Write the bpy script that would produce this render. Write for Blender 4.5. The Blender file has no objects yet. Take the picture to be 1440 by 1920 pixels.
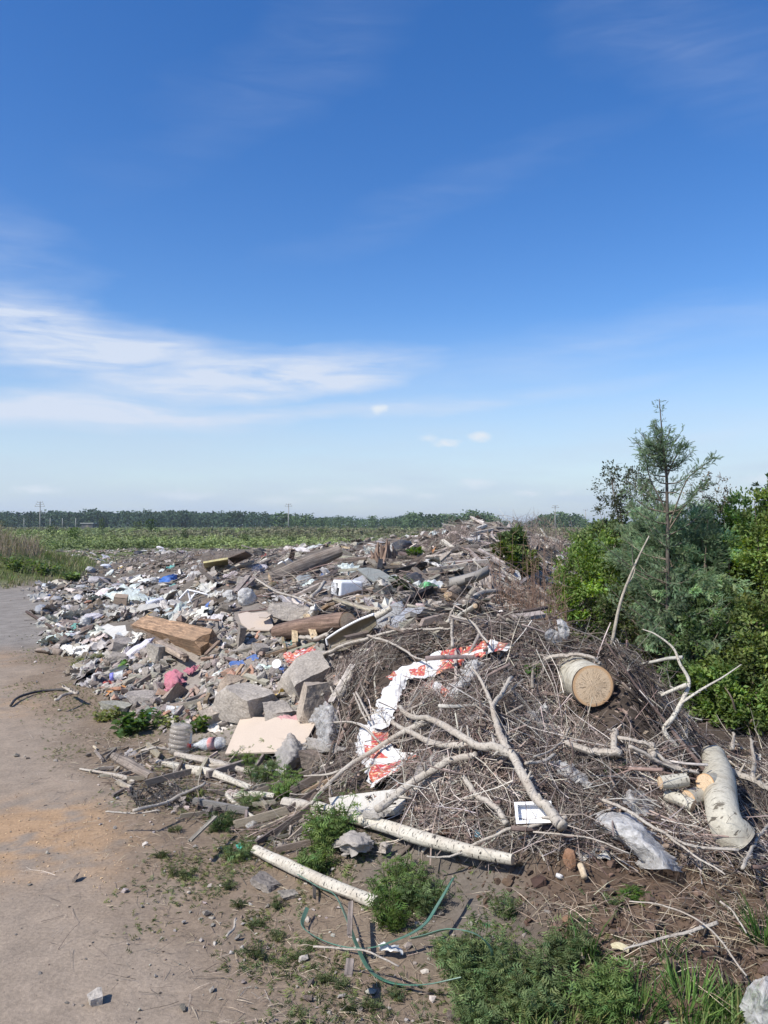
import bpy, bmesh, math, random
import numpy as np
from mathutils import Vector, Matrix

# ------------------------------------------------------------------ camera, sky, sun, exposure
sc = bpy.context.scene
FOC = 1478.0                       # focal length in pixels of the 1440x1920 photograph
CAMZ = 1.6
TILT = math.atan(25 / FOC)
cam_d = bpy.data.cameras.new('camera')
cam = bpy.data.objects.new('camera', cam_d)
sc.collection.objects.link(cam)
cam_d.sensor_fit = 'VERTICAL'
cam_d.sensor_height = 24.0
cam_d.lens = 24.0 * FOC / 1920
cam_d.clip_end = 6000
cam_d.clip_start = 0.05
cam.location = (0, 0, CAMZ)
cam.rotation_euler = (math.pi / 2 + TILT, 0, 0)
sc.camera = cam

SUN = Vector((-0.68, -0.52, 0.92)).normalized()
sun_d = bpy.data.lights.new('sun', 'SUN')
sun_d.energy = 4.6
sun_d.angle = math.radians(0.55)
sun_d.color = (1.0, 0.955, 0.88)
sun = bpy.data.objects.new('sun', sun_d)
sc.collection.objects.link(sun)
sun.rotation_euler = SUN.to_track_quat('Z', 'Y').to_euler()

SKY_STRENGTH = 0.122
world = bpy.data.worlds.new('World')
sc.world = world
world.use_nodes = True
wn, wl = world.node_tree.nodes, world.node_tree.links
wn.clear()
def wnode(t, **k):
    n = wn.new(t)
    for a, b in k.items():
        setattr(n, a, b)
    return n
w_out = wnode('ShaderNodeOutputWorld')
w_bg = wnode('ShaderNodeBackground')
w_bg.inputs['Strength'].default_value = SKY_STRENGTH
w_sky = wnode('ShaderNodeTexSky', sky_type='NISHITA')
w_sky.sun_disc = False
w_sky.sun_elevation = math.asin(SUN.z)
w_sky.sun_rotation = math.atan2(SUN.x, SUN.y)
w_sky.altitude = 100
w_sky.air_density = 1.0
w_sky.dust_density = 0.6
w_sky.ozone_density = 1.6
w_hsv = wnode('ShaderNodeHueSaturation')
w_hsv.inputs['Saturation'].default_value = 1.38
w_hsv.inputs['Value'].default_value = 1.1
w_hsv.inputs['Hue'].default_value = 0.511
wl.new(w_sky.outputs[0], w_hsv.inputs['Color'])
w_tc = wnode('ShaderNodeTexCoord')
w_sep = wnode('ShaderNodeSeparateXYZ')
wl.new(w_tc.outputs['Generated'], w_sep.inputs[0])
def wmath(op, a, b=None, c=None, clamp=False):
    n = wnode('ShaderNodeMath', operation=op, use_clamp=clamp)
    for i, v in enumerate((a, b, c)):
        if v is None:
            continue
        if isinstance(v, (int, float)):
            n.inputs[i].default_value = v
        else:
            wl.new(v, n.inputs[i])
    return n.outputs[0]
az = wmath('ARCTAN2', w_sep.outputs['X'], w_sep.outputs['Y'])
el = wmath('ARCSINE', w_sep.outputs['Z'])
w_comb = wnode('ShaderNodeCombineXYZ')
wl.new(az, w_comb.inputs[0]); wl.new(el, w_comb.inputs[1])
def wnoise(vec, scale3, detail, rough=0.55, rot=0.0, dist=0.0):
    mp = wnode('ShaderNodeMapping')
    mp.inputs['Scale'].default_value = scale3
    mp.inputs['Rotation'].default_value = (0, 0, rot)
    wl.new(vec, mp.inputs[0])
    nz = wnode('ShaderNodeTexNoise')
    nz.inputs['Scale'].default_value = 1.0
    nz.inputs['Detail'].default_value = detail
    nz.inputs['Roughness'].default_value = rough
    nz.inputs['Distortion'].default_value = dist
    wl.new(mp.outputs[0], nz.inputs['Vector'])
    return nz
# bend the cloud coordinates a little so that no cloud is a clean ellipse
warp = wnoise(w_comb.outputs[0], (5, 16, 1), 5)
wsub = wnode('ShaderNodeVectorMath', operation='SUBTRACT')
wl.new(warp.outputs['Color'], wsub.inputs[0]); wsub.inputs[1].default_value = (0.5, 0.5, 0.5)
wmul = wnode('ShaderNodeVectorMath', operation='MULTIPLY')
wl.new(wsub.outputs[0], wmul.inputs[0]); wmul.inputs[1].default_value = (0.22, 0.035, 0)
wadd = wnode('ShaderNodeVectorMath', operation='ADD')
wl.new(w_comb.outputs[0], wadd.inputs[0]); wl.new(wmul.outputs[0], wadd.inputs[1])
warp2 = wnoise(w_comb.outputs[0], (70, 110, 1), 4)
wsub2 = wnode('ShaderNodeVectorMath', operation='SUBTRACT')
wl.new(warp2.outputs['Color'], wsub2.inputs[0]); wsub2.inputs[1].default_value = (0.5, 0.5, 0.5)
wmul2 = wnode('ShaderNodeVectorMath', operation='MULTIPLY')
wl.new(wsub2.outputs[0], wmul2.inputs[0]); wmul2.inputs[1].default_value = (0.02, 0.012, 0)
wadd2 = wnode('ShaderNodeVectorMath', operation='ADD')
wl.new(w_comb.outputs[0], wadd2.inputs[0]); wl.new(wmul2.outputs[0], wadd2.inputs[1])
def azel(px, py):
    u, v = (px - 720) / FOC, -(py - 985) / FOC
    return math.atan(u), math.atan(v / math.hypot(1, u))
def cloud(px, py, rx, ry, rot, vec):
    a, e = azel(px, py)
    mp = wnode('ShaderNodeMapping', vector_type='TEXTURE')
    mp.inputs['Location'].default_value = (a, e, 0)
    mp.inputs['Rotation'].default_value = (0, 0, math.radians(rot))
    mp.inputs['Scale'].default_value = (rx / FOC, ry / FOC, 1)
    wl.new(vec, mp.inputs[0])
    g = wnode('ShaderNodeTexGradient', gradient_type='SPHERICAL')
    wl.new(mp.outputs[0], g.inputs[0])
    return g.outputs['Fac']
# long cirrus streaks: (pixel centre, radii, tilt, strength)
cirrus = [(180, 655, 420, 62, -2, 1.2), (560, 702, 290, 55, 6, 1.3), (90, 768, 440, 40, -1, 1.25), (60, 590, 320, 50, -5, .6),
          (330, 735, 330, 42, 3, .8), (0, 500, 200, 120, -30, .22), (900, 750, 420, 22, 5, .42),
          (1290, 70, 330, 120, -28, .11), (820, 370, 420, 50, 18, .07), (1150, 640, 560, 60, 8, .22),
          (520, 780, 430, 16, 3, .5), (1330, 820, 360, 40, 8, .22), (560, 110, 500, 90, 30, .07)]
acc = None
for px, py, rx, ry, rot, st in cirrus:
    m = wmath('MULTIPLY', cloud(px, py, rx, ry, rot, wadd.outputs[0]), st)
    acc = m if acc is None else wmath('ADD', acc, m)
fib = wnoise(w_comb.outputs[0], (7, 46, 1), 8, 0.6, rot=math.radians(-4), dist=0.6)
fibm = wnode('ShaderNodeMapRange'); wl.new(fib.outputs['Fac'], fibm.inputs[0])
fibm.inputs['From Min'].default_value = 0.31; fibm.inputs['From Max'].default_value = 0.68
fibm.inputs['To Min'].default_value = 0.28; fibm.inputs['To Max'].default_value = 1.35
cir = wmath('MULTIPLY', acc, fibm.outputs[0], clamp=True)
cir = wmath('MULTIPLY', cir, 0.92)
puffs = [(711, 766, 17, 9, 0, .8), (836, 830, 26, 7, 0, .7), (803, 822, 18, 8, 0, .45), (900, 819, 22, 9, 0, .8), (70, 918, 40, 8, 0, .5),
         (345, 929, 60, 9, 0, .4), (715, 920, 60, 9, 0, .45), (895, 906, 34, 9, 0, .5), (990, 924, 22, 6, 0, .5), (652, 934, 34, 7, 0, .4),
         (520, 938, 50, 8, 0, .3), (1430, 898, 30, 8, 0, .4), (580, 922, 30, 6, 0, .3), (800, 930, 26, 7, 0, .35), (1060, 925, 20, 6, 0, .3)]
acc = None
for px, py, rx, ry, rot, st in puffs:
    m = wmath('MULTIPLY', cloud(px, py, rx * 1.25, ry * 1.3, rot, wadd2.outputs[0]), st * 1.9)
    acc = m if acc is None else wmath('MAXIMUM', acc, m)
puf = wmath('MULTIPLY', acc, 0.85, clamp=True)
# thin even veil that thickens to the horizon all the way round
veil = wnode('ShaderNodeMapRange'); wl.new(el, veil.inputs[0])
veil.inputs['From Min'].default_value = 0.0; veil.inputs['From Max'].default_value = 0.27
veil.inputs['To Min'].default_value = 0.90; veil.inputs['To Max'].default_value = 0.0
veil.interpolation_type = 'SMOOTHSTEP'
vn = wnoise(w_comb.outputs[0], (4, 24, 1), 5)
vnm = wnode('ShaderNodeMapRange'); wl.new(vn.outputs['Fac'], vnm.inputs[0])
vnm.inputs['From Min'].default_value = 0.3; vnm.inputs['From Max'].default_value = 0.7
vnm.inputs['To Min'].default_value = 0.8; vnm.inputs['To Max'].default_value = 1.15
veilv = wmath('MULTIPLY', veil.outputs[0], vnm.outputs[0], clamp=True)
def wmix(fac, a, col):
    n = wnode('ShaderNodeMix', data_type='RGBA')
    n.clamp_result = False
    wl.new(fac, n.inputs['Factor'])
    wl.new(a, n.inputs[6])
    n.inputs[7].default_value = (*[c / SKY_STRENGTH for c in col], 1)
    return n.outputs[2]
c = wmix(veilv, w_hsv.outputs[0], (0.45, 0.54, 0.66))
c = wmix(cir, c, (0.55, 0.61, 0.72))
c = wmix(puf, c, (0.60, 0.66, 0.73))
wl.new(c, w_bg.inputs['Color'])
wl.new(w_bg.outputs[0], w_out.inputs[0])

sc.view_settings.view_transform = 'Standard'
sc.view_settings.look = 'None'
sc.view_settings.gamma = 1.0
sc.view_settings.use_curve_mapping = False
sc.view_settings.exposure = 0.36
sc.cycles.transparent_max_bounces = 12

# ------------------------------------------------------------------ helpers
rng = np.random.default_rng(7)
rnd = random.Random(11)
COL = sc.collection

def hash3(ix, iy, iz):
    n = (ix * 374761393 + iy * 668265263 + iz * 2147483647) & 0xFFFFFFFF
    n = ((n ^ (n >> 13)) * 1274126177) & 0xFFFFFFFF
    n = (n ^ (n >> 16)) & 0xFFFFFFFF
    return n / 4294967295.0
def vnoise(x, y, z=0.0):
    x, y, z = np.broadcast_arrays(np.asarray(x, float), np.asarray(y, float), np.asarray(z, float))
    ix, iy, iz = np.floor(x).astype(np.int64), np.floor(y).astype(np.int64), np.floor(z).astype(np.int64)
    fx, fy, fz = x - ix, y - iy, z - iz
    fx, fy, fz = fx * fx * (3 - 2 * fx), fy * fy * (3 - 2 * fy), fz * fz * (3 - 2 * fz)
    def g(a, b, c): return hash3(ix + a, iy + b, iz + c)
    x00 = g(0, 0, 0) * (1 - fx) + g(1, 0, 0) * fx
    x10 = g(0, 1, 0) * (1 - fx) + g(1, 1, 0) * fx
    x01 = g(0, 0, 1) * (1 - fx) + g(1, 0, 1) * fx
    x11 = g(0, 1, 1) * (1 - fx) + g(1, 1, 1) * fx
    return ((x00 * (1 - fy) + x10 * fy) * (1 - fz) + (x01 * (1 - fy) + x11 * fy) * fz) * 2 - 1
def fbm(x, y, z=0.0, o=4):
    s, a, f = 0, 0.5, 1.0
    for i in range(o):
        s = s + a * vnoise(x * f + 17.3 * i, y * f - 9.1 * i, z * f + 3.7 * i)
        a *= 0.5; f *= 2.03
    return s
def sstep(a, b, x):
    t = np.clip((x - a) / (b - a), 0, 1)
    return t * t * (3 - 2 * t)

def ray(px, py):
    v = -(np.asarray(py, float) - 960) / FOC
    u = (np.asarray(px, float) - 720) / FOC
    c, s = math.cos(TILT), math.sin(TILT)
    d = np.stack([u + 0 * v, c - s * v + 0 * u, s + c * v + 0 * u], -1)
    return d
def W(px, py, depth):                       # the point `depth` metres ahead seen at a photo position
    d = ray(px, py)
    return np.array([0, 0, CAMZ]) + d * (depth / d[..., 1:2])

# ------------------------------------------------------------------ the lie of the land
CP = [  # (px, py, height)
    # road and verge
    (-200, 1110, 0), (0, 1120, 0), (-100, 1200, 0), (0, 1300, 0), (0, 1500, 0), (-300, 1500, 0), (0, 1900, 0), (200, 1400, 0), (60, 1230, 0),
    (150, 1330, 0), (300, 1600, 0), (400, 1900, 0), (700, 1915, 0), (200, 1900, 0), (250, 1500, 0), (420, 1620, 0), (560, 1750, 0),
    (60, 1150, 0), (-300, 1900, 0), (380, 1480, .02), (560, 1600, .05), (700, 1700, .06), (800, 1800, .03),
    # front of the heap, right foreground
    (900, 1850, .03), (1100, 1880, .06), (1400, 1880, .10), (1300, 1750, .20), (1100, 1720, .20), (960, 1660, .18), (850, 1620, .16),
    (1060, 1550, .33), (1000, 1600, .26), (1200, 1640, .25), (1400, 1640, .20), (1250, 1560, .28), (1440, 1760, .14), (1600, 1800, .1),
    (800, 1520, .28), (900, 1450, .46), (1000, 1450, .45), (1100, 1480, .38), (900, 1300, .72), (800, 1300, .60), (720, 1350, .45),
    (950, 1225, .86), (1030, 1215, .90), (1100, 1212, .92), (1180, 1240, .84), (860, 1235, .82), (760, 1260, .68), (700, 1300, .55),
    (1150, 1395, .22), (1120, 1350, .38), (1185, 1350, .36), (1060, 1370, .52), (1230, 1370, .30), (1350, 1385, .18), (1440, 1390, .16), (1600, 1380, .12),
    (1345, 1470, .20), (1420, 1560, .16),
    # left flank of the brush heap and the rubble
    (640, 1440, .20), (660, 1360, .34), (690, 1440, .30), (430, 1412, .04), (590, 1352, .14), (540, 1410, .10), (620, 1290, .44), (570, 1290, .38),
    (480, 1310, .26), (400, 1350, .12), (330, 1300, .12), (260, 1330, .04), (330, 1250, .26), (420, 1220, .42), (250, 1210, .22), (180, 1210, .10),
    (330, 1185, .42), (480, 1170, .60), (560, 1190, .56), (650, 1210, .62), (720, 1180, .78), (800, 1165, .84), (870, 1160, .84),
    (700, 1140, .80), (640, 1110, .84), (760, 1120, .88), (550, 1130, .70), (440, 1130, .62), (350, 1125, .40), (240, 1140, .16), (120, 1140, .05),
    (400, 1070, .70), (480, 1060, .88), (600, 1060, 1.0), (700, 1080, .96), (860, 1092, .98), (900, 1100, .92), (550, 1042, 1.02),
    (720, 1036, 1.12), (640, 1036, 1.10), (820, 1040, 1.16), (860, 1010, 1.40), (910, 993, 1.52), (960, 1002, 1.44), (1010, 1012, 1.35), (1080, 1016, 1.25),
    (960, 1050, 1.1), (1050, 1050, .95), (1000, 1100, .72), (1080, 1150, .42), (1200, 1060, .60), (1300, 1100, .3), (1440, 1080, .3),
    (320, 1085, .20), (200, 1100, .10), (100, 1112, .04), (250, 1062, .30), (380, 1042, .72), (440, 1036, .82),
]
XYZ = []
for px, py, z in CP:
    d = ray(px, py)
    t = (z - CAMZ) / d[2]
    XYZ.append((d[0] * t, d[1] * t, z))
XYZ += [(.55, 6.9, .62), (1.6, 6.4, .45), (2.6, 6.4, .25), (3.4, 7.5, .2), (1.3, 7.6, .5), (-2.5, 1.5, 0), (0, 1.5, 0), (2, 1.5, .06), (4, 2, .1),
        (-9, 3, 0), (8, 5, .1), (-14, 8, 0), (9, 12, .1), (-20, 15, 0), (14, 20, .1), (-14, 19.0, 0), (-8.6, 19.0, 0),
        (-25, 30, .3), (-12, 33, .4), (-6, 34, .4), (0, 30, .5), (6, 30, .4), (-16, 43, .2), (-8, 43, .25), (0, 43, .15), (10, 43, .1), (25, 40, .1),
        (-40, 60, 0), (-10, 60, 0), (10, 60, 0), (40, 60, 0), (-4, 24, .75), (1, 21, 1.0), (4, 21, .9), (-9, 25, .2)]
XYZ = np.array(XYZ)
def warpxy(x, y):
    y = np.maximum(y, 1.5)
    return np.stack([x / (y + 1.5) * 1.6, np.log(y + 1.0)], -1)
def tps(r2):
    return 0.5 * r2 * np.log(r2 + 1e-9)
_P = warpxy(XYZ[:, 0], XYZ[:, 1])
_n = len(_P)
_K = tps(((_P[:, None] - _P[None]) ** 2).sum(-1)) + np.eye(_n) * 0.0015
_A = np.zeros((_n + 3, _n + 3)); _A[:_n, :_n] = _K; _A[:_n, _n] = 1; _A[:_n, _n + 1:] = _P; _A[_n, :_n] = 1; _A[_n + 1:, :_n] = _P.T
_w = np.linalg.solve(_A, np.concatenate([XYZ[:, 2], [0, 0, 0]]))
EDGE_Y = np.array([0.0, 2.0, 2.6, 3.3, 4.3, 5.7, 6.7, 8.3, 10.0, 14.0, 18.9, 25, 32, 45])
EDGE_X = np.array([0.9, 0.5, 0.1, -.36, -.85, -1.54, -2.35, -3.3, -4.2, -6.4, -8.6, -10.5, -14, -22])
def edge(y): return np.interp(y, EDGE_Y, EDGE_X)
def inside(x, y):                            # metres inside the dump, measured from the road's edge
    return (x - edge(y)) * 0.85 + 0.35 * fbm(x * .9, y * .9, 4.2, 3) * np.clip(y / 6, .5, 2)
def berm(x, y):
    yy = (y - 24.0 - 0.04 * (x + 12) ** 2 * 0) / 4.2
    return 1.15 * np.exp(-yy ** 2 * 1.3) * sstep(-7.6, -12.5, x + (y - 22) * 0.25) * (1 + .12 * fbm(x * .6, y * .6, 1, 3))
def hbase(x, y):
    x = np.asarray(x, float); y = np.asarray(y, float)
    xc = np.clip(x, -0.8 * (np.maximum(y, 1.5) + 8), 0.8 * (np.maximum(y, 1.5) + 8))
    sh = xc.shape
    P = warpxy(xc.ravel(), y.ravel())
    out = np.empty(len(P))
    for i in range(0, len(P), 20000):
        q = P[i:i + 20000]
        out[i:i + 20000] = tps(((q[:, None] - _P[None]) ** 2).sum(-1)) @ _w[:_n] + _w[_n] + q @ _w[_n + 1:]
    z = out.reshape(sh)
    z = np.clip(z, -0.02, 1.62)
    z = z * sstep(58, 44, y)
    z = z * (1 - sstep(6, 14, x - 0.35 * y) * .8)
    road = sstep(-0.1, -1.2, inside(x, y)) * sstep(24, 18, y)
    z = z * (1 - road)
    return z
def height(x, y):
    x = np.asarray(x, float); y = np.asarray(y, float)
    z = hbase(x, y)
    d = inside(x, y)
    w = sstep(0, 1.0, d) * sstep(50, 42, y)
    near = 1 / (1 + (y / 12) ** 2)
    z = z + w * (0.07 * fbm(x * 1.6, y * 1.6, 0, 4) + 0.035 * near * fbm(x * 9, y * 9, 5, 3))
    sw = w * sstep(.3, .8, x) * sstep(4.2, 3.4, y)
    z = z + sw * (.035 * fbm(x * 7, y * 7, 15, 3) + .022 * fbm(x * 22, y * 22, 16, 3))
    bw = w * sstep(-.35, .1, x + .12 * (y - 4)) * sstep(3.4, 3.9, y) * sstep(7.2, 6.4, y)
    z = z + bw * (.125 * fbm(x * 2.6, y * 2.6, 33, 3) + .04 * fbm(x * 8, y * 8, 34, 2))
    z = z + w * sstep(7, 11, y) * 0.16 * fbm(x * .55, y * .55, 9, 4)
    rut = sstep(0.3, -0.8, d) * sstep(60, 40, y)
    z = z + rut * (0.018 * fbm(x * .8, y * .5, 2, 3) + 0.004 * fbm(x * 14, y * 14, 7, 2) * near)
    z = z + berm(x, y)
    z = z + sstep(40, 70, y) * 0.22 * fbm(x * .05, y * .05, 3, 4)
    return z
# lookup grid for placing things: graded like the ground sheet
def axis_y():
    ys = [-60, -30, -12, -5, -2, -.5, .5, 1.0]
    y = 1.3
    while y < 2600:
        ys.append(y)
        y += max(.022, .0078 * y) if y < 60 else 0.03 * y
    return np.array(ys)
def axis_x():
    xs = [0.0]
    while xs[-1] < 2600:
        x = xs[-1]
        xs.append(x + max(.024, .0175 * x ** 1.05 if x < 14 else .075 * x))
    xs = np.array(xs)
    return np.concatenate([-xs[:0:-1], xs])
AX, AY = axis_x(), axis_y()
GX, GY = np.meshgrid(AX, AY)
GZ = height(GX, GY)
def H(x, y):
    x = np.asarray(x, float); y = np.asarray(y, float)
    i = np.clip(np.searchsorted(AX, x) - 1, 0, len(AX) - 2); j = np.clip(np.searchsorted(AY, y) - 1, 0, len(AY) - 2)
    fx = np.clip((x - AX[i]) / (AX[i + 1] - AX[i]), 0, 1); fy = np.clip((y - AY[j]) / (AY[j + 1] - AY[j]), 0, 1)
    return (GZ[j, i] * (1 - fx) + GZ[j, i + 1] * fx) * (1 - fy) + (GZ[j + 1, i] * (1 - fx) + GZ[j + 1, i + 1] * fx) * fy
def NRM(x, y, e=0.12):
    dx = (H(x + e, y) - H(x - e, y)) / (2 * e); dy = (H(x, y + e) - H(x, y - e)) / (2 * e)
    n = np.stack([-dx, -dy, np.ones_like(dx)], -1)
    return n / np.linalg.norm(n, axis=-1, keepdims=True)
_T = np.exp(np.linspace(math.log(1.6), math.log(120), 3000))
def Q(px, py, dz=0.0):                       # where the line of sight first meets the land raised by dz
    d = ray(px, py)
    p = np.array([0, 0, CAMZ]) + d[None] / d[1] * _T[:, None]
    hit = np.nonzero(p[:, 2] <= H(p[:, 0], p[:, 1]) + dz)[0]
    k = hit[0] if len(hit) else len(_T) - 1
    return p[k]
def proj(p):
    p = np.asarray(p, float)
    c, s = math.cos(TILT), math.sin(TILT)
    x, y, z = p[..., 0], p[..., 1], p[..., 2] - CAMZ
    f = y * c + z * s; v = z * c - y * s
    return 720 + FOC * x / f, 960 - FOC * v / f

def mesh_np(name, V, F, smooth=False, col=None, uv=None):
    V = np.asarray(V, np.float32); F = np.asarray(F, np.int32)
    k = F.shape[1]
    me = bpy.data.meshes.new(name)
    me.vertices.add(len(V)); me.vertices.foreach_set('co', V.ravel())
    me.loops.add(F.size); me.loops.foreach_set('vertex_index', F.ravel())
    me.polygons.add(len(F))
    me.polygons.foreach_set('loop_start', np.arange(0, F.size, k, dtype=np.int32))
    me.polygons.foreach_set('loop_total', np.full(len(F), k, np.int32))
    me.polygons.foreach_set('use_smooth', np.full(len(F), bool(smooth)))
    if col is not None:
        a = me.attributes.new('col', 'FLOAT_COLOR', 'POINT')
        c4 = np.ones((len(V), 4), np.float32); c4[:, :3] = col
        a.data.foreach_set('color', c4.ravel())
    if uv is not None:
        l = me.uv_layers.new(name='UVMap')
        l.data.foreach_set('uv', np.asarray(uv, np.float32)[F.ravel()].ravel())
    me.update(calc_edges=True)
    me.validate(verbose=False)
    return me
def add(name, me, mat=None, parent=None, loc=None, rot=None, scale=None, color=None):
    o = bpy.data.objects.new(name, me)
    COL.objects.link(o)
    if mat is not None and me is not None and len(me.materials) == 0:
        me.materials.append(mat)
    if parent is not None:
        o.parent = parent
    if loc is not None: o.location = [float(v) for v in loc]
    if rot is not None: o.rotation_euler = rot
    if scale is not None: o.scale = [float(v) for v in scale] if hasattr(scale, '__len__') else (scale,) * 3
    if color is not None: o.color = (*[float(v) for v in color], 1)
    return o
def tag(o, label=None, cat=None, group=None, kind=None):
    if label: o['label'] = label
    if cat: o['category'] = cat
    if group: o['group'] = group
    if kind: o['kind'] = kind
    return o
def thing(name, loc, label, cat, group=None, rotz=0):
    o = bpy.data.objects.new(name, None)
    COL.objects.link(o); o.location = [float(v) for v in loc]; o.rotation_euler = (0, 0, rotz)
    o.empty_display_size = .1
    return tag(o, label, cat, group)
class MB:                                    # gathers pieces of one mesh, triangles only
    def __init__(s): s.V = []; s.F = []; s.C = []; s.U = []; s.n = 0
    def add(s, V, F, col=(1, 1, 1), uv=None):
        V = np.asarray(V, float).reshape(-1, 3); F = np.asarray(F, int)
        if F.shape[1] == 4:
            F = np.concatenate([F[:, [0, 1, 2]], F[:, [0, 2, 3]]])
        s.V.append(V); s.F.append(F + s.n); s.n += len(V)
        c = np.asarray(col, float); s.C.append(np.broadcast_to(c, (len(V), 3)))
        s.U.append(np.zeros((len(V), 2)) if uv is None else np.asarray(uv, float))
    def mesh(s, name, smooth=False, off=(0, 0, 0)):
        return mesh_np(name, np.concatenate(s.V) - np.asarray(off), np.concatenate(s.F), smooth, np.concatenate(s.C), np.concatenate(s.U))
def bake(T, pos, R, S, col=None):            # many placed copies of one template as plain arrays
    V, F = T
    pos = np.asarray(pos, float); N = len(pos)
    S = np.asarray(S, float)
    if S.ndim == 1: S = S[:, None] * np.ones(3)
    X = np.einsum('nij,nvj->nvi', R, V[None] * S[:, None, :]) + pos[:, None]
    FF = F[None] + (np.arange(N) * len(V))[:, None, None]
    C = None if col is None else np.repeat(np.asarray(col, float), len(V), axis=0)
    return X.reshape(-1, 3), FF.reshape(-1, F.shape[1]), C
def rotz(a):
    a = np.asarray(a, float); c, s, o, i = np.cos(a), np.sin(a), 0 * a, 0 * a + 1
    return np.stack([np.stack([c, -s, o], -1), np.stack([s, c, o], -1), np.stack([o, o, i], -1)], -2)
def rotx(a):
    a = np.asarray(a, float); c, s, o, i = np.cos(a), np.sin(a), 0 * a, 0 * a + 1
    return np.stack([np.stack([i, o, o], -1), np.stack([o, c, -s], -1), np.stack([o, s, c], -1)], -2)
def roty(a):
    a = np.asarray(a, float); c, s, o, i = np.cos(a), np.sin(a), 0 * a, 0 * a + 1
    return np.stack([np.stack([c, o, s], -1), np.stack([o, i, o], -1), np.stack([-s, o, c], -1)], -2)
def frame(n):                                # rotation that lays +Z on n
    n = np.asarray(n, float)
    x = np.stack([n[:, 2], 0 * n[:, 0], -n[:, 0]], -1); x /= np.linalg.norm(x, axis=-1, keepdims=True)
    y = np.cross(n, x)
    return np.stack([x, y, n], -1)
def aim(d, roll=None):                       # rotation that lays +X on d
    d = np.asarray(d, float); d = d / np.linalg.norm(d, axis=-1, keepdims=True)
    up = np.where(np.abs(d[:, 2:3]) > .95, np.array([[1., 0, 0]]), np.array([[0, 0, 1.]]))
    y = np.cross(up, d); y /= np.linalg.norm(y, axis=-1, keepdims=True)
    z = np.cross(d, y)
    R = np.stack([d, y, z], -1)
    return R if roll is None else R @ rotx(roll)
def catmull(P, n):
    P = np.asarray(P, float)
    if len(P) < 3:
        t = np.linspace(0, 1, n)[:, None]
        return P[0] * (1 - t) + P[-1] * t
    E = np.concatenate([[2 * P[0] - P[1]], P, [2 * P[-1] - P[-2]]])
    out = []
    for t in np.linspace(0, len(P) - 1, n):
        i = min(int(t), len(P) - 2); f = t - i
        a, b, c, d = E[i], E[i + 1], E[i + 2], E[i + 3]
        out.append(.5 * ((2 * b) + (-a + c) * f + (2 * a - 5 * b + 4 * c - d) * f * f + (-a + 3 * b - 3 * c + d) * f ** 3))
    return np.array(out)
def tube(P, R, sides=8, cap=True, knob=0.0, seed=0):
    P = np.asarray(P, float); n = len(P); R = np.broadcast_to(np.asarray(R, float), (n,))
    T = np.gradient(P, axis=0); T /= np.linalg.norm(T, axis=1, keepdims=True) + 1e-9
    u = np.cross(T[0], [0, 0, 1.0] if abs(T[0][2]) < .9 else [1.0, 0, 0]); u /= np.linalg.norm(u)
    V, U = [], []
    L = np.concatenate([[0], np.cumsum(np.linalg.norm(np.diff(P, axis=0), axis=1))])
    a = np.linspace(0, 2 * math.pi, sides + 1)
    for i in range(n):
        u = u - T[i] * (u @ T[i]); u /= np.linalg.norm(u) + 1e-9
        w = np.cross(T[i], u)
        rr = R[i] * (1 + knob * vnoise(np.cos(a) * 1.3 + seed, np.sin(a) * 1.3, L[i] / max(R.max(), .004) * .16))
        V.append(P[i] + rr[:, None] * (np.cos(a)[:, None] * u + np.sin(a)[:, None] * w))
        U.append(np.stack([a / (2 * math.pi), a * 0 + L[i]], -1))
    m = sides + 1
    V = np.concatenate(V); U = np.concatenate(U)
    F = []
    for i in range(n - 1):
        for k in range(sides):
            F.append((i * m + k, i * m + k + 1, (i + 1) * m + k + 1)); F.append((i * m + k, (i + 1) * m + k + 1, (i + 1) * m + k))
    F = np.array(F)
    if cap:
        b = len(V)
        V = np.concatenate([V, P[:1], P[-1:]]); U = np.concatenate([U, U[:1], U[-1:]])
        F = np.concatenate([F, [(b, k + 1, k) for k in range(sides)], [(b + 1, (n - 1) * m + k, (n - 1) * m + k + 1) for k in range(sides)]])
    return V, F, U

# ------------------------------------------------------------------ materials
def new_mat(name):
    m = bpy.data.materials.new(name); m.use_nodes = True
    nt = m.node_tree
    b = nt.nodes['Principled BSDF']
    return m, nt, b
def N(nt, t, **k):
    n = nt.nodes.new(t)
    for a, b in k.items(): setattr(n, a, b)
    return n
def noise_n(nt, vec, scale, detail=5, rough=.6, scale3=None, dist=0.0):
    if scale3 is not None:
        mp = N(nt, 'ShaderNodeMapping'); mp.inputs['Scale'].default_value = scale3
        nt.links.new(vec, mp.inputs[0]); vec = mp.outputs[0]
    n = N(nt, 'ShaderNodeTexNoise'); n.inputs['Scale'].default_value = scale
    n.inputs['Detail'].default_value = detail; n.inputs['Roughness'].default_value = rough; n.inputs['Distortion'].default_value = dist
    nt.links.new(vec, n.inputs['Vector'])
    return n.outputs['Fac']
def rangev(nt, v, a, b, c, d, clamp=True):
    n = N(nt, 'ShaderNodeMapRange'); n.clamp = clamp
    nt.links.new(v, n.inputs[0])
    for i, x in enumerate((a, b, c, d)): n.inputs[i + 1].default_value = x
    return n.outputs[0]
def mixc(nt, fac, a, b):
    n = N(nt, 'ShaderNodeMix', data_type='RGBA')
    for s, v in ((n.inputs[0], fac), (n.inputs[6], a), (n.inputs[7], b)):
        if isinstance(v, (int, float)): s.default_value = v
        elif isinstance(v, tuple): s.default_value = (*v, 1)
        else: nt.links.new(v, s)
    return n.outputs[2]
def scalec(nt, c, f):
    n = N(nt, 'ShaderNodeVectorMath', operation='SCALE')
    nt.links.new(c, n.inputs[0]); nt.links.new(f, n.inputs['Scale'])
    return n.outputs[0]
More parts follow.
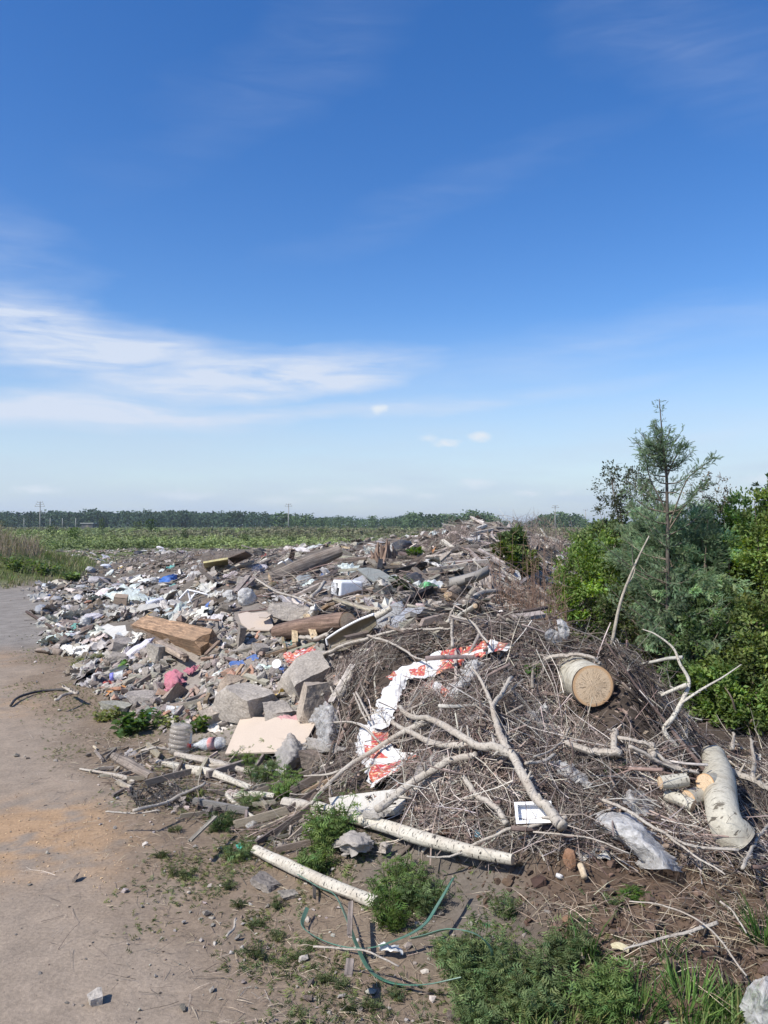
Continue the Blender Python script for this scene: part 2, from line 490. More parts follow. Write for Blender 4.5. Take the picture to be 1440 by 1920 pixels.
def mth(nt, op, a, b=None, clamp=False):
    n = N(nt, 'ShaderNodeMath', operation=op, use_clamp=clamp)
    for i, v in enumerate((a, b)):
        if v is None: continue
        if isinstance(v, (int, float)): n.inputs[i].default_value = v
        else: nt.links.new(v, n.inputs[i])
    return n.outputs[0]
def bump_n(nt, b, h, strength=.5, dist=.01):
    n = N(nt, 'ShaderNodeBump'); n.inputs['Strength'].default_value = strength; n.inputs['Distance'].default_value = dist
    nt.links.new(h, n.inputs['Height']); nt.links.new(n.outputs[0], b.inputs['Normal'])
def source(nt, src, base):
    if src == 'obj':
        return N(nt, 'ShaderNodeObjectInfo').outputs['Color']
    if src == 'attr':
        return N(nt, 'ShaderNodeAttribute', attribute_name='col').outputs['Color']
    n = N(nt, 'ShaderNodeRGB'); n.outputs[0].default_value = (*base, 1)
    return n.outputs[0]
def mat(name, base=(.5, .5, .5), src='base', rough=.85, var=.3, nscale=6, s3=None, fine=60, finevar=.15, bump=.4, bdist=.01, spec=.25,
        dust=None, dustamt=.5, metal=0.0, coord='Object'):
    m, nt, b = new_mat(name)
    vec = N(nt, 'ShaderNodeTexCoord').outputs[coord]
    c = source(nt, src, base)
    n1 = noise_n(nt, vec, nscale, 6, .6, s3)
    n2 = noise_n(nt, vec, fine, 3, .6, s3)
    c = scalec(nt, c, rangev(nt, n1, .3, .7, 1 - var, 1 + var))
    c = scalec(nt, c, rangev(nt, n2, .3, .7, 1 - finevar, 1 + finevar))
    if dust:
        n3 = noise_n(nt, vec, nscale * .7, 5, .65)
        c = mixc(nt, rangev(nt, n3, .5 - dustamt * .25, .72, 0, dustamt), c, dust)
    nt.links.new(c, b.inputs['Base Color'])
    b.inputs['Roughness'].default_value = rough; b.inputs['Specular IOR Level'].default_value = spec; b.inputs['Metallic'].default_value = metal
    h = mth(nt, 'ADD', n1, mth(nt, 'MULTIPLY', n2, .5))
    bump_n(nt, b, h, bump, bdist)
    return m
def leaf_mat(name, src='attr', base=(.06, .1, .03), trans=.35, rough=.55, spec=.3):
    m, nt, b = new_mat(name)
    c = source(nt, src, base)
    geo = N(nt, 'ShaderNodeNewGeometry')
    nz = noise_n(nt, geo.outputs['Position'], 2.2, 3)
    c = scalec(nt, c, rangev(nt, nz, .3, .7, .75, 1.25))
    nt.links.new(c, b.inputs['Base Color']); b.inputs['Roughness'].default_value = rough; b.inputs['Specular IOR Level'].default_value = spec
    tr = N(nt, 'ShaderNodeBsdfTranslucent')
    hs = N(nt, 'ShaderNodeHueSaturation'); hs.inputs['Hue'].default_value = .485; hs.inputs['Saturation'].default_value = 1.38; hs.inputs['Value'].default_value = 1.5
    nt.links.new(c, hs.inputs['Color']); nt.links.new(hs.outputs[0], tr.inputs['Color'])
    mx = N(nt, 'ShaderNodeMixShader'); mx.inputs[0].default_value = trans
    nt.links.new(b.outputs[0], mx.inputs[1]); nt.links.new(tr.outputs[0], mx.inputs[2])
    nt.links.new(mx.outputs[0], nt.nodes['Material Output'].inputs[0])
    return m
def film_mat(name, col=(.7, .72, .74), alpha=.5, rough=.22, src='base', fold=14):
    m, nt, b = new_mat(name)
    vec = N(nt, 'ShaderNodeTexCoord').outputs['Object']
    c = source(nt, src, col)
    n1 = noise_n(nt, vec, fold, 6, .65, dist=.8)
    n2 = noise_n(nt, vec, 4, 3)
    c = mixc(nt, rangev(nt, n2, .5, .75, 0, .45), c, (.28, .25, .21))
    nt.links.new(c, b.inputs['Base Color'])
    b.inputs['Roughness'].default_value = rough; b.inputs['Specular IOR Level'].default_value = .28
    nt.links.new(rangev(nt, n1, .35, .65, max(alpha - .2, .15), min(alpha + .25, 1)), b.inputs['Alpha'])
    bump_n(nt, b, n1, .9, .02)
    return m
def bark_mat(name, pale=(.56, .52, .44), dark=(.05, .042, .036), marks=1.0, brown=(.30, .23, .16), brownamt=.35):
    m, nt, b = new_mat(name)
    uv = N(nt, 'ShaderNodeTexCoord').outputs['UV']
    vec = N(nt, 'ShaderNodeTexCoord').outputs['Object']
    a = noise_n(nt, uv, 1, 3, .55, (7, 110, 1))
    mask = rangev(nt, a, .60, .65, 0, marks)
    big = noise_n(nt, uv, 1, 5, .6, (3, 16, 1))
    eye = rangev(nt, big, .63, .67, 0, marks)
    t = noise_n(nt, vec, 9, 5, .6)
    f = noise_n(nt, vec, 70, 4, .6)
    c = mixc(nt, rangev(nt, t, .45, .75, 0, brownamt), pale, brown)
    c = scalec(nt, c, rangev(nt, f, .3, .7, .82, 1.15))
    c = mixc(nt, mth(nt, 'MAXIMUM', mask, eye), c, dark)
    nt.links.new(c, b.inputs['Base Color']); b.inputs['Roughness'].default_value = .75; b.inputs['Specular IOR Level'].default_value = .25
    gr = noise_n(nt, uv, 1, 5, .6, (26, 3.5, 1))
    if marks == 0:
        c = scalec(nt, c, rangev(nt, gr, .35, .65, .45, 1.35)); nt.links.new(c, b.inputs['Base Color'])
    h = mth(nt, 'ADD', mth(nt, 'MULTIPLY', mth(nt, 'MAXIMUM', mask, eye), -.8), mth(nt, 'ADD', f, mth(nt, 'MULTIPLY', gr, 3.0 if marks == 0 else .2)))
    bump_n(nt, b, h, .6, .004)
    return m
def wood_mat(name, base=(.3, .22, .15), src='base', var=.45, s3=(1.5, 16, 16), rough=.8, bump=.7, dust=None, dustamt=.4, fine=9):
    return mat(name, base, src, rough, var, 2.2, s3, fine, .3, bump, .008, .2, dust, dustamt)

M = {}
M['concrete'] = mat('concrete', src='obj', var=.30, nscale=6, fine=60, finevar=.34, bump=1.0, bdist=.012, dust=(.30, .26, .21), dustamt=.55)
M['concrete_s'] = mat('concrete_pieces', src='attr', var=.22, nscale=5, fine=40, finevar=.2, bump=.6, dust=(.28, .25, .21), dustamt=.4)
M['brick'] = mat('brick', src='obj', var=.3, nscale=12, fine=70, finevar=.2, bump=.6, dust=(.34, .29, .24), dustamt=.7)
M['wood'] = wood_mat('weathered_wood', src='obj')
M['wood_s'] = wood_mat('weathered_wood_pieces', src='attr', s3=(3, 3, 3))
M['rotten'] = wood_mat('rotten_timber', (.34, .215, .13), var=.75, s3=(1.5, 16, 16), bump=1.0, dust=(.20, .14, .09), dustamt=.8)
M['stick'] = mat('dry_stick', src='obj', var=.35, nscale=14, fine=90, finevar=.2, bump=.5, bdist=.004)
M['stick_s'] = mat('dry_twigs', src='attr', var=.3, nscale=7, fine=60, bump=.0)
M['birch'] = bark_mat('birch_bark', (.50, .465, .39), brownamt=.5)
M['old_wood'] = bark_mat('furrowed_old_wood', (.24, .20, .165), (.05, .04, .032), 0, (.15, .11, .085), .8)
M['red_wood'] = bark_mat('furrowed_brown_wood', (.20, .135, .10), (.05, .04, .032), 0, (.13, .08, .06), .8)
M['aspen'] = bark_mat('pale_aspen_bark', (.46, .43, .35), (.09, .075, .055), .9, (.27, .225, .16), .75)
M['branch_bark'] = bark_mat('branch_bark', (.40, .36, .305), (.08, .065, .05), .75, (.24, .18, .13), .6)
M['scrap'] = mat('paper_and_plastic', src='obj', rough=.55, var=.12, nscale=7, fine=50, finevar=.08, bump=.5, bdist=.01, dust=(.30, .26, .21), dustamt=.45)
M['scrap_s'] = mat('litter_pieces', src='attr', rough=.6, var=.15, nscale=4, fine=30, bump=.3, dust=(.30, .26, .21), dustamt=.35)
M['white_plastic'] = mat('white_plastic', (.80, .80, .80), rough=.35, var=.05, nscale=5, fine=40, finevar=.04, bump=.15, spec=.4, dust=(.5, .46, .40), dustamt=.3)
M['film'] = film_mat('clear_film', (.60, .59, .57), .45, .3, fold=22)
M['film_white'] = film_mat('milky_film', (.60, .59, .57), .66, .5, fold=34)
M['film_grey'] = film_mat('grey_dirty_film', (.34, .315, .285), .9, .5, fold=20)
M['film_obj'] = film_mat('coloured_bag', alpha=.95, rough=.4, src='obj')
M['board'] = mat('beige_fibreboard', (.49, .405, .325), rough=.7, var=.06, nscale=2.5, fine=120, finevar=.05, bump=.15, bdist=.002, dust=(.42, .35, .27), dustamt=.35)
M['metal_grey'] = mat('dull_sheet_metal', src='obj', rough=.5, var=.2, nscale=6, metal=.25, bump=.2, dust=(.25, .2, .15), dustamt=.5)
M['leaf'] = leaf_mat('leaves', trans=.42, rough=.6, spec=.18)
M['needle'] = leaf_mat('larch_needles', trans=.35, rough=.65, spec=.15)
M['grass'] = leaf_mat('grass_blades', trans=.3, rough=.7, spec=.12)
M['straw'] = mat('dry_straw', src='attr', var=.2, nscale=8, bump=0, rough=.8)
M['rubber'] = mat('black_rubber', (.03, .03, .032), rough=.6, var=.3, dust=(.2, .17, .14), dustamt=.4)
M['strap'] = mat('green_strapping', (.05, .14, .095), rough=.38, var=.3, nscale=9, bump=.2, spec=.5, dust=(.25, .24, .18), dustamt=.35)
M['soil_s'] = mat('soil_clods', src='attr', var=.3, nscale=9, bump=.6)
M['cloth'] = mat('rag_cloth', src='obj', rough=.9, var=.2, nscale=10, fine=150, bump=.7, bdist=.01, dust=(.3, .26, .22), dustamt=.35)

# ------------------------------------------------------------------ ground sheet, split into the road, the dump floor, the grass bank and the meadow
def ground_colour(x, y):
    d = inside(x, y)
    c = np.zeros(x.shape + (3,))
    n1 = fbm(x * .7, y * .7, 1, 4); n2 = fbm(x * 3.5, y * 3.5, 2, 4); n3 = fbm(x * 12, y * 12, 8, 3)
    road = np.array([.282, .226, .172]); road2 = np.array([.238, .193, .150])
    k = (sstep(-.3, .3, n1 + .5 * n3) * .75 + .25 * sstep(-.2, .2, fbm((x + .45 * y) * 3.0, y * .35, 14, 3)))[..., None]
    rc = road * k + road2 * (1 - k)
    orange = np.array([.36, .235, .135])
    # sawdust spilt over the road
    def blob(cx, cy, rx, ry): return np.exp(-((x - cx) / rx) ** 2 - ((y - cy) / ry) ** 2)
    om = blob(-1.55, 4.15, .95, .42) + .8 * blob(-2.1, 4.0, .5, .35) + .75 * blob(-4.5, 10.2, .75, .9) + .6 * blob(-3.2, 7.6, .5, .8) + .35 * blob(-.75, 3.6, .3, .35) + .3 * blob(-.3, 3.0, .25, .3)
    om = np.clip(om * (1.0 + 1.8 * n2 + 2.2 * n3), 0, 1)[..., None]
    rc = rc * (1 - om * .85) + orange * om * .85
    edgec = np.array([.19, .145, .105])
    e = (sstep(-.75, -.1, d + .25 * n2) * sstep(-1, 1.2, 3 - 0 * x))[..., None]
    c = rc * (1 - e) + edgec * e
    pile = np.array([.135, .115, .095])
    e = sstep(0, .5, d + .2 * n2)[..., None]
    c = c * (1 - e) + pile * (1 + .3 * n2[..., None]) * e
    soil = np.array([.105, .072, .050])
    s = (sstep(.35, .8, x + .15 * n2 - .12 * (y - 3)) * sstep(4.4, 3.6, y + .3 * n2) * sstep(.1, .4, d))[..., None]
    c = c * (1 - s) + soil * (1 + .35 * n3[..., None]) * s
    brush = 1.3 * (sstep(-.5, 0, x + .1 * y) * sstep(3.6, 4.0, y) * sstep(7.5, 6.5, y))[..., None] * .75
    brush = np.clip(brush, 0, 1); c = c * (1 - brush) + np.array([.06, .047, .038]) * brush  # dark brown floor under the brush, deepened to paint in the shade of its gaps
    rub = (sstep(5.2, 5.8, y) * sstep(10, 8.5, y) * sstep(.0, .4, d) * sstep(-.3, -.8, x + .08 * (y - 6)))[..., None]
    c = c * (1 - rub) + np.array([.24, .21, .18]) * (1 + .3 * n3[..., None]) * rub
    lit = (sstep(9, 11, y) * sstep(22, 18, y) * sstep(-3.4, -5, x))[..., None] * .8
    c = c * (1 - lit) + np.array([.22, .205, .185]) * (1 + .5 * n3[..., None]) * lit
    rt_ = (sstep(.9, 1.7, x - .30 * y + .3 * n1 + .2 * n2) * sstep(4.2, 5.2, y))[..., None]
    c = c * (1 - rt_) + np.array([.12, .135, .065]) * (1 + .35 * n2[..., None]) * rt_
    g = (sstep(41, 47, y + 5 * n1 + 2.5 * n2))[..., None]
    mg = np.array([.145, .165, .085]) * (1 + .25 * fbm(x * .05, y * .03, 6, 4)[..., None]); 
    far = sstep(90, 200, y)[..., None]
    mg = mg * (1 - far) + np.array([.12, .15, .07]) * far
    c = c * (1 - g) + mg * g
    b = (sstep(.06, .3, berm(x, y)))[..., None]
    bc = np.array([.10, .12, .045])
    c = c * (1 - b) + bc * (1 + .3 * n2[..., None]) * b
    left = (sstep(18.5, 20, y) * sstep(-9.0, -10.0, x + .3 * n1))[..., None] * (y < 47)[..., None]
    c = c * (1 - left) + bc * left
    return np.clip(c, .01, 1)
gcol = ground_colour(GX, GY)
m, nt, b = new_mat('earth')
vec = N(nt, 'ShaderNodeNewGeometry').outputs['Position']
c = source(nt, 'attr', None)
n1 = noise_n(nt, vec, 7, 8, .65); n2 = noise_n(nt, vec, 60, 5, .65); n3 = noise_n(nt, vec, 260, 3, .6)
c = scalec(nt, c, rangev(nt, n1, .3, .7, .86, 1.14)); c = scalec(nt, c, rangev(nt, n2, .3, .7, .80, 1.2))
c = scalec(nt, c, rangev(nt, n3, .3, .7, .90, 1.10))
vo = N(nt, 'ShaderNodeTexVoronoi'); vo.inputs['Scale'].default_value = 26; nt.links.new(vec, vo.inputs['Vector'])
c = mixc(nt, rangev(nt, vo.outputs['Distance'], .05, .10, .55, 0), c, (.14, .115, .095))
nt.links.new(c, b.inputs['Base Color']); b.inputs['Roughness'].default_value = .95; b.inputs['Specular IOR Level'].default_value = .12
h = mth(nt, 'ADD', n1, mth(nt, 'ADD', mth(nt, 'MULTIPLY', n2, .6), mth(nt, 'MULTIPLY', n3, .25)))
bump_n(nt, b, h, .55, .012)
M['earth'] = m
nx, ny = len(AX), len(AY)
idx = np.arange(nx * ny).reshape(ny, nx)
quads = np.stack([idx[:-1, :-1], idx[:-1, 1:], idx[1:, 1:], idx[1:, :-1]], -1).reshape(-1, 4)
qx = (GX.ravel()[quads[:, 0]] + GX.ravel()[quads[:, 2]]) / 2; qy = (GY.ravel()[quads[:, 0]] + GY.ravel()[quads[:, 2]]) / 2
qd = inside(qx, qy)
isberm = ((berm(qx, qy) > .05) | ((qx < -10) & (qy > 19.5))) & (qy < 47) & (qy > 18)
ismead = (qy > 45)
isroad = (qd < -.15) & ~isberm & ~ismead
GV = np.stack([GX, GY, GZ], -1).reshape(-1, 3)
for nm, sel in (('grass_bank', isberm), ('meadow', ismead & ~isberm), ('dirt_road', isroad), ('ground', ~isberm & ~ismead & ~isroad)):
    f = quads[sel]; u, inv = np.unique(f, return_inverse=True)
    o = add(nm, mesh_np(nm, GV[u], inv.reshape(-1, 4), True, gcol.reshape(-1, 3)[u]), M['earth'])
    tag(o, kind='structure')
print('ground', nx, ny, len(quads))

# ------------------------------------------------------------------ piece templates
def hull_T(seed, n=11, sq=(1, 1, 1), boxy=.5):
    r = random.Random(seed)
    bm = bmesh.new()
    for i in range(n):
        v = [r.uniform(-1, 1) for _ in range(3)]
        mx = max(abs(a) for a in v); l = math.sqrt(sum(a * a for a in v))
        k = boxy / mx + (1 - boxy) / l
        k *= r.uniform(.75, 1)
        bm.verts.new([a * k * .5 * s for a, s in zip(v, sq)])
    res = bmesh.ops.convex_hull(bm, input=bm.verts)
    bmesh.ops.delete(bm, geom=list({g for g in list(res['geom_interior']) + list(res['geom_unused']) if isinstance(g, bmesh.types.BMVert)}), context='VERTS')
    bmesh.ops.triangulate(bm, faces=bm.faces)
    bm.verts.index_update()
    V = np.array([v.co[:] for v in bm.verts]); F = np.array([[v.index for v in f.verts] for f in bm.faces])
    bm.free()
    return V, F
def hard(T):                                 # split vertices so that stones keep crisp edges when baked smooth-free
    return T
def plank_T(seed, st=4, jag=.25, bend=.03, sq=.12):
    r = random.Random(seed)
    V, F = [], []
    for i in range(st + 1):
        x = i / st - .5
        off = bend * math.sin((x + .5) * math.pi)
        w = .5 * (1 - sq * r.random()); h = .5 * (1 - sq * r.random())
        for cy, cz in ((-1, -1), (1, -1), (1, 1), (-1, 1)):
            xx = x
            if i in (0, st): xx += (1 if i == 0 else -1) * r.random() * jag * .25
            V.append((xx, cy * w, cz * h + off * 3))
    for i in range(st):
        for k in range(4):
            a, b2 = i * 4 + k, i * 4 + (k + 1) % 4
            F += [(a, b2, b2 + 4), (a, b2 + 4, a + 4)]
    F += [(0, 2, 1), (0, 3, 2)]
    e = st * 4
    F += [(e, e + 1, e + 2), (e, e + 2, e + 3)]
    return np.array(V, float), np.array(F)
def scrap_T(seed, n=5, amp=.28):
    r = np.random.default_rng(seed)
    g = np.linspace(-.5, .5, n)
    X, Y = np.meshgrid(g, g)
    Z = amp * (fbm(X * 3 + seed, Y * 3, seed, 3) + .25 * r.normal(size=X.shape) * .5)
    X = X * (1 + .3 * r.normal(size=X.shape) * .4); Y = Y * (1 + .3 * r.normal(size=X.shape) * .4)
    V = np.stack([X, Y, Z + .05], -1).reshape(-1, 3)
    i = np.arange(n * n).reshape(n, n)
    q = np.stack([i[:-1, :-1], i[:-1, 1:], i[1:, 1:], i[1:, :-1]], -1).reshape(-1, 4)
    return V, np.concatenate([q[:, [0, 1, 2]], q[:, [0, 2, 3]]])
def branch_T(seed, n=9, sides=5, twigs=3, r0=.016, wig=.05, curve=.25):
    r = random.Random(seed)
    mb = MB()
    def walk(p, d, L, n, wig):
        P = [np.array(p, float)]
        cv = np.array([r.gauss(0, 1), r.gauss(0, 1), r.gauss(0, .22)]) * curve / n
        for i in range(n - 1):
            d = d + cv + np.array([r.gauss(0, wig), r.gauss(0, wig), r.gauss(0, wig * .35)])
            d = d / np.linalg.norm(d)
            P.append(P[-1] + d * L / (n - 1))
        return np.array(P)
    P = walk((-.5, 0, 0), np.array([1., 0, 0]), 1, n, wig * 2)
    V, F, U = tube(P, np.linspace(r0, r0 * .3, n), sides, True); mb.add(V, F, uv=U)
    for k in range(twigs):
        i = r.randrange(2, n - 1)
        d = P[i] - P[i - 1]; d /= np.linalg.norm(d)
        s = np.array([r.gauss(0, 1), r.gauss(0, 1), r.gauss(0, .3)]); s -= d * (s @ d); s /= np.linalg.norm(s)
        Q2 = walk(P[i], d * .75 + s * .7, r.uniform(.2, .5), max(4, n // 2), wig * 2.5)
        rr = r0 * (1 - i / n * .7) * .55
        V, F, U = tube(Q2, np.linspace(rr, rr * .3, len(Q2)), max(3, sides - 1), False); mb.add(V, F, uv=U)
    V = np.concatenate(mb.V); F = np.concatenate(mb.F); U = np.concatenate(mb.U)
    return V, F, U
def bag_T(seed, sub=3, amp=.3):
    bm = bmesh.new(); bmesh.ops.create_icosphere(bm, subdivisions=sub, radius=.5)
    bm.verts.index_update()
    V = np.array([v.co[:] for v in bm.verts]); F = np.array([[v.index for v in f.verts] for f in bm.faces]); bm.free()
    s = seed * 3.1
    a = 1 - np.abs(fbm(V[:, 0] * 3 + s, V[:, 1] * 3, V[:, 2] * 3 + s, 3)) * 2.2
    b2 = fbm(V[:, 0] * 7 + s, V[:, 1] * 7 - s, V[:, 2] * 7, 3)
    c2 = fbm(V[:, 0] * 1.3 + s, V[:, 1] * 1.3 - s, V[:, 2] * 1.3, 2)
    d2 = np.abs(fbm(V[:, 0] * 11 + s, V[:, 1] * 11 - s, V[:, 2] * 11, 2))
    V = V * (1 + amp * (a - .6) + amp * .45 * b2 + c2 * .8 - amp * .9 * d2)[:, None]
    return V, F
CH = [hull_T(i, rnd.choice([9, 11, 13]), (1, rnd.uniform(.6, 1), rnd.uniform(.4, .9)), rnd.uniform(.3, .8)) for i in range(14)]
BR = [hull_T(50 + i, 14, (1, .5, .28), .9) for i in range(5)]
PL = [plank_T(i, jag=rnd.uniform(.1, .5), bend=rnd.uniform(-.02, .03)) for i in range(10)]
SC = [scrap_T(i, 5, rnd.uniform(.15, .4)) for i in range(12)]
SCH = [scrap_T(40 + i, 9, rnd.uniform(.2, .4)) for i in range(12)]
BN = [branch_T(i, 10, 6, rnd.choice([2, 3, 4]), rnd.uniform(.010, .017), .06, .35) for i in range(16)]
TW = [branch_T(100 + i, 6, 3, rnd.choice([1, 2]), rnd.uniform(.006, .010), .09, .5)[:2] for i in range(14)]
BG = [bag_T(i) for i in range(8)]

# ------------------------------------------------------------------ zones of the dump
def inpoly(px, py, poly):
    r = np.zeros(px.shape, bool); n = len(poly)
    for i in range(n):
        x1, y1 = poly[i]; x2, y2 = poly[(i + 1) % n]
        c = ((y1 > py) != (y2 > py)) & (px < (x2 - x1) * (py - y1) / (y2 - y1 + 1e-9) + x1)
        r ^= c
    return r
ZONES = {
    'brush': [(650, 1215), (700, 1180), (850, 1145), (960, 1190), (1180, 1215), (1290, 1400), (1500, 1400), (1560, 1640), (1200, 1620), (980, 1590), (660, 1520), (640, 1330), (620, 1270)],
    'rubble': [(180, 1180), (330, 1110), (450, 1130), (640, 1180), (650, 1330), (590, 1370), (440, 1360), (340, 1385), (170, 1330)],
    'litter': [(60, 1100), (330, 1065), (480, 1100), (440, 1160), (240, 1240), (90, 1240)],
    'wood': [(370, 1050), (450, 1030), (850, 1015), (960, 1040), (1010, 1160), (850, 1185), (640, 1190), (480, 1140)],
    'mound': [(800, 1060), (880, 980), (1100, 1000), (1110, 1100), (950, 1105)],
    'edge': [(180, 1395), (440, 1422), (640, 1440), (640, 1530), (560, 1600), (420, 1560), (250, 1500), (170, 1440)],
    'far': [(110, 1030), (440, 1016), (470, 1062), (330, 1078), (140, 1095)],
}
NC = 340000
cy_ = np.exp(rng.uniform(math.log(2.2), math.log(44), NC)); cx_ = rng.uniform(-.72, .72, NC) * cy_
cd_ = inside(cx_, cy_); cz_ = H(cx_, cy_)
cpx, cpy = proj(np.stack([cx_, cy_, cz_], -1))
zone = np.full(NC, 'rest', dtype='U8')
bm_ = berm(cx_, cy_)
for k, poly in ZONES.items():
    zone[inpoly(cpx, cpy, poly)] = k
zone[((cd_ < .1) | (bm_ > .08)) & (zone != 'edge')] = 'verge'
right = (cx_ > .42 * cy_ - .55) & (cy_ > 5.3)
zone[right & (zone != 'mound')] = 'bush'
zone[(zone == 'verge') & (cd_ < -.9)] = 'road'
zone[(zone == 'verge') & (bm_ > .08)] = 'bank'
zone[(cy_ > 6.6) & (zone == 'brush')] = 'wood'
zone[(zone == 'rest') & (cy_ < 7)] = 'soil'
HEROES = [[(415, 1420), (445, 1335), (600, 1345), (585, 1385), (540, 1415)], [(438, 1160), (448, 1142), (515, 1140), (522, 1175), (500, 1195), (455, 1195)],
          [(250, 1165), (285, 1155), (402, 1205), (395, 1232), (335, 1250), (240, 1180)], [(530, 1300), (530, 1240), (610, 1235), (625, 1290), (590, 1330)],
          [(415, 1290), (505, 1290), (505, 1345), (440, 1355), (380, 1365)], [(610, 1225), (608, 1190), (700, 1145), (720, 1180), (650, 1240)],
          [(612, 1125), (614, 1100), (660, 1090), (690, 1105), (690, 1130)], [(500, 1200), (500, 1165), (655, 1150), (665, 1190), (560, 1215)],
          [(310, 1420), (310, 1360), (440, 1370), (440, 1420)], [(300, 1310), (300, 1255), (380, 1235), (380, 1300)], [(505, 1260), (505, 1232), (535, 1232), (535, 1260)],
          [(660, 1095), (660, 1060), (750, 1060), (760, 1100)], [(405, 1140), (405, 1100), (485, 1100), (490, 1145)], [(375, 1068), (378, 1045), (470, 1028), (476, 1050), (400, 1070)],
          [(290, 1100), (295, 1076), (335, 1074), (335, 1100)], [(312, 1135), (345, 1100), (400, 1108), (400, 1135)], [(280, 1190), (230, 1205), (184, 1185), (200, 1165), (255, 1168)],
          [(700, 1290), (720, 1255), (850, 1205), (970, 1200), (965, 1225), (880, 1250), (780, 1285), (745, 1350), (700, 1375), (740, 1400), (800, 1415), (760, 1445), (700, 1490), (680, 1450), (665, 1400), (660, 1350), (690, 1340)],
          [(1030, 1235), (1110, 1225), (1165, 1270), (1175, 1400), (1110, 1400), (1070, 1330)], [(1080, 1300), (1170, 1290), (1240, 1370), (1230, 1410), (1100, 1405)], [(1225, 1445), (1390, 1400), (1410, 1610), (1340, 1610), (1300, 1540), (1230, 1520)],
          [(955, 1560), (955, 1505), (1045, 1505), (1045, 1560)], [(1095, 1560), (1100, 1510), (1200, 1515), (1300, 1640), (1190, 1645)], [(610, 1540), (610, 1480), (780, 1470), (780, 1540)],
          [(520, 1440), (520, 1365), (650, 1310), (660, 1400), (620, 1440)], [(475, 1085), (600, 1030), (650, 1025), (640, 1060), (510, 1100)], [(835, 1100), (835, 1070), (930, 1060), (930, 1090)]]
heromask = np.zeros(NC, bool)
for poly in HEROES: heromask |= inpoly(cpx, cpy, poly)
zone[heromask] = 'hero'
zone[(zone == 'brush') & (cpx > 640) & (rng.random(NC) < .0)] = 'hero'
LM = [('the beige board', 500, 1380), ('the cream board', 480, 1165), ('the rotting timber', 330, 1190), ('the largest concrete block', 573, 1272), ('the wide concrete block', 462, 1318),
      ('the metal trough', 655, 1190), ('the white appliance', 650, 1110), ('the strapped brown log', 600, 1175), ('the water bottle', 335, 1390), ('the pink cloth', 325, 1278),
      ('the white round lid', 519, 1245), ('the corrugated sheet', 706, 1076), ('the pair of clear bags', 446, 1123), ('the yellow crate', 405, 1055), ('the blue sack', 314, 1087),
      ('the white chair frame', 355, 1118), ('the pale foil sheet', 215, 1184), ('the printed wrapping sheet', 840, 1245), ('the folded end of the wrapping', 720, 1430), ('the sawn log', 1110, 1286),
      ('the fallen trunk', 1350, 1500), ('the foam tray', 998, 1530), ('the bubble-wrap', 1190, 1575), ('the foam slab', 690, 1505), ('the dark grey bag', 545, 1410), ('the large weathered trunk', 570, 1060),
      ('the car bumper', 880, 1085), ('the splintered stump', 720, 1030), ('the two-lobed bag', 1045, 1188), ('the round mound bush', 962, 1030), ('the green bag', 803, 1098), ('the mound summit', 905, 992),
      ('the white verge cloth', 150, 1218), ('the wooden box', 226, 1130), ('the dark rod', 95, 1172), ('the grass bank', 150, 1080), ('the pale green sheet', 240, 1112), ('the big forked branch', 960, 1410),
      ('the dry brown weeds', 990, 1160), ('the charred beam', 780, 1118), ('the far meadow edge', 300, 1030), ('the dry left scrub', 410, 1030), ('the leaning sapling', 1175, 1110), ('the long birch pole', 800, 1570), ('the plastic cup', 218, 1275), ('the orange sawdust', 100, 1580), ('the black hose', 75, 1300), ('the pale road stone', 180, 1870), ('the green straps', 700, 1800), ('the lower birch pole', 590, 1640), ('the big mugwort mass', 900, 1800), ('the soil heap', 1250, 1750), ('the teal rag', 452, 1588), ('the dark netting', 300, 1495), ('the split stump', 250, 1436)]
USED = {}
def autolabel(kind, px, py, size_rank, col, state='lying'):
    d = [math.hypot(px - a, (py - b3) * 1.6) for _, a, b3 in LM]
    j = int(np.argmin(d)); nm, a, b3 = LM[j]
    dx, dy = px - a, (py - b3) * 1.6
    if d[j] < 14: rel = 'close against'
    elif abs(dx) > 2 * abs(dy): rel = 'left of' if dx < 0 else 'right of'
    elif abs(dy) > 2 * abs(dx): rel = 'behind' if dy < 0 else 'in front of'
    else: rel = ('behind-' if dy < 0 else 'front-') + ('left of' if dx < 0 else 'right of')
    v = float(np.mean(col)); r_, g_, b_ = col
    hue = 'reddish' if r_ > 1.7 * b_ and r_ > 1.5 * g_ else 'blue' if b_ > 1.6 * r_ else 'green' if g_ > 1.5 * r_ and g_ > 1.1 * b_ else 'brown' if r_ > 1.35 * b_ else 'white' if v > .56 else 'pale grey' if v > .32 else 'grey' if v > .2 else 'dark grey' if v > .09 else 'blackish'
    sz = ('largest', 'large', 'medium', 'small', 'tiny')[min(4, size_rank)] if size_rank > 0 else 'large'
    base = '%s %s %s %s %s' % (sz, hue, kind, rel, nm)
    if base in USED:
        d[j] = 1e9; nm2 = LM[int(np.argmin(d))][0]
        b2 = base + ', toward ' + nm2
        if len(b2.split()) <= 16: base = b2
        if base in USED:
            b2 = base + (', upper' if dy < USED[base] else ', lower')
            if len(b2.split()) <= 16: base = b2
    USED[base] = dy
    return base
POOL = {k: np.nonzero(zone == k)[0] for k in set(zone)}
print({k: len(v) for k, v in POOL.items()})
PTR = {k: 0 for k in POOL}
def take(k, n):
    p = POOL.get(k, [])
    s = PTR[k] if k in PTR else 0
    out = p[s:s + n]
    PTR[k] = s + len(out)
    if len(out) < n and len(p):
        PTR[k] = 0
    return out
def spots(spec):
    ids = np.concatenate([take(k, n) for k, n in spec.items() if n and k in POOL]).astype(int)
    return ids
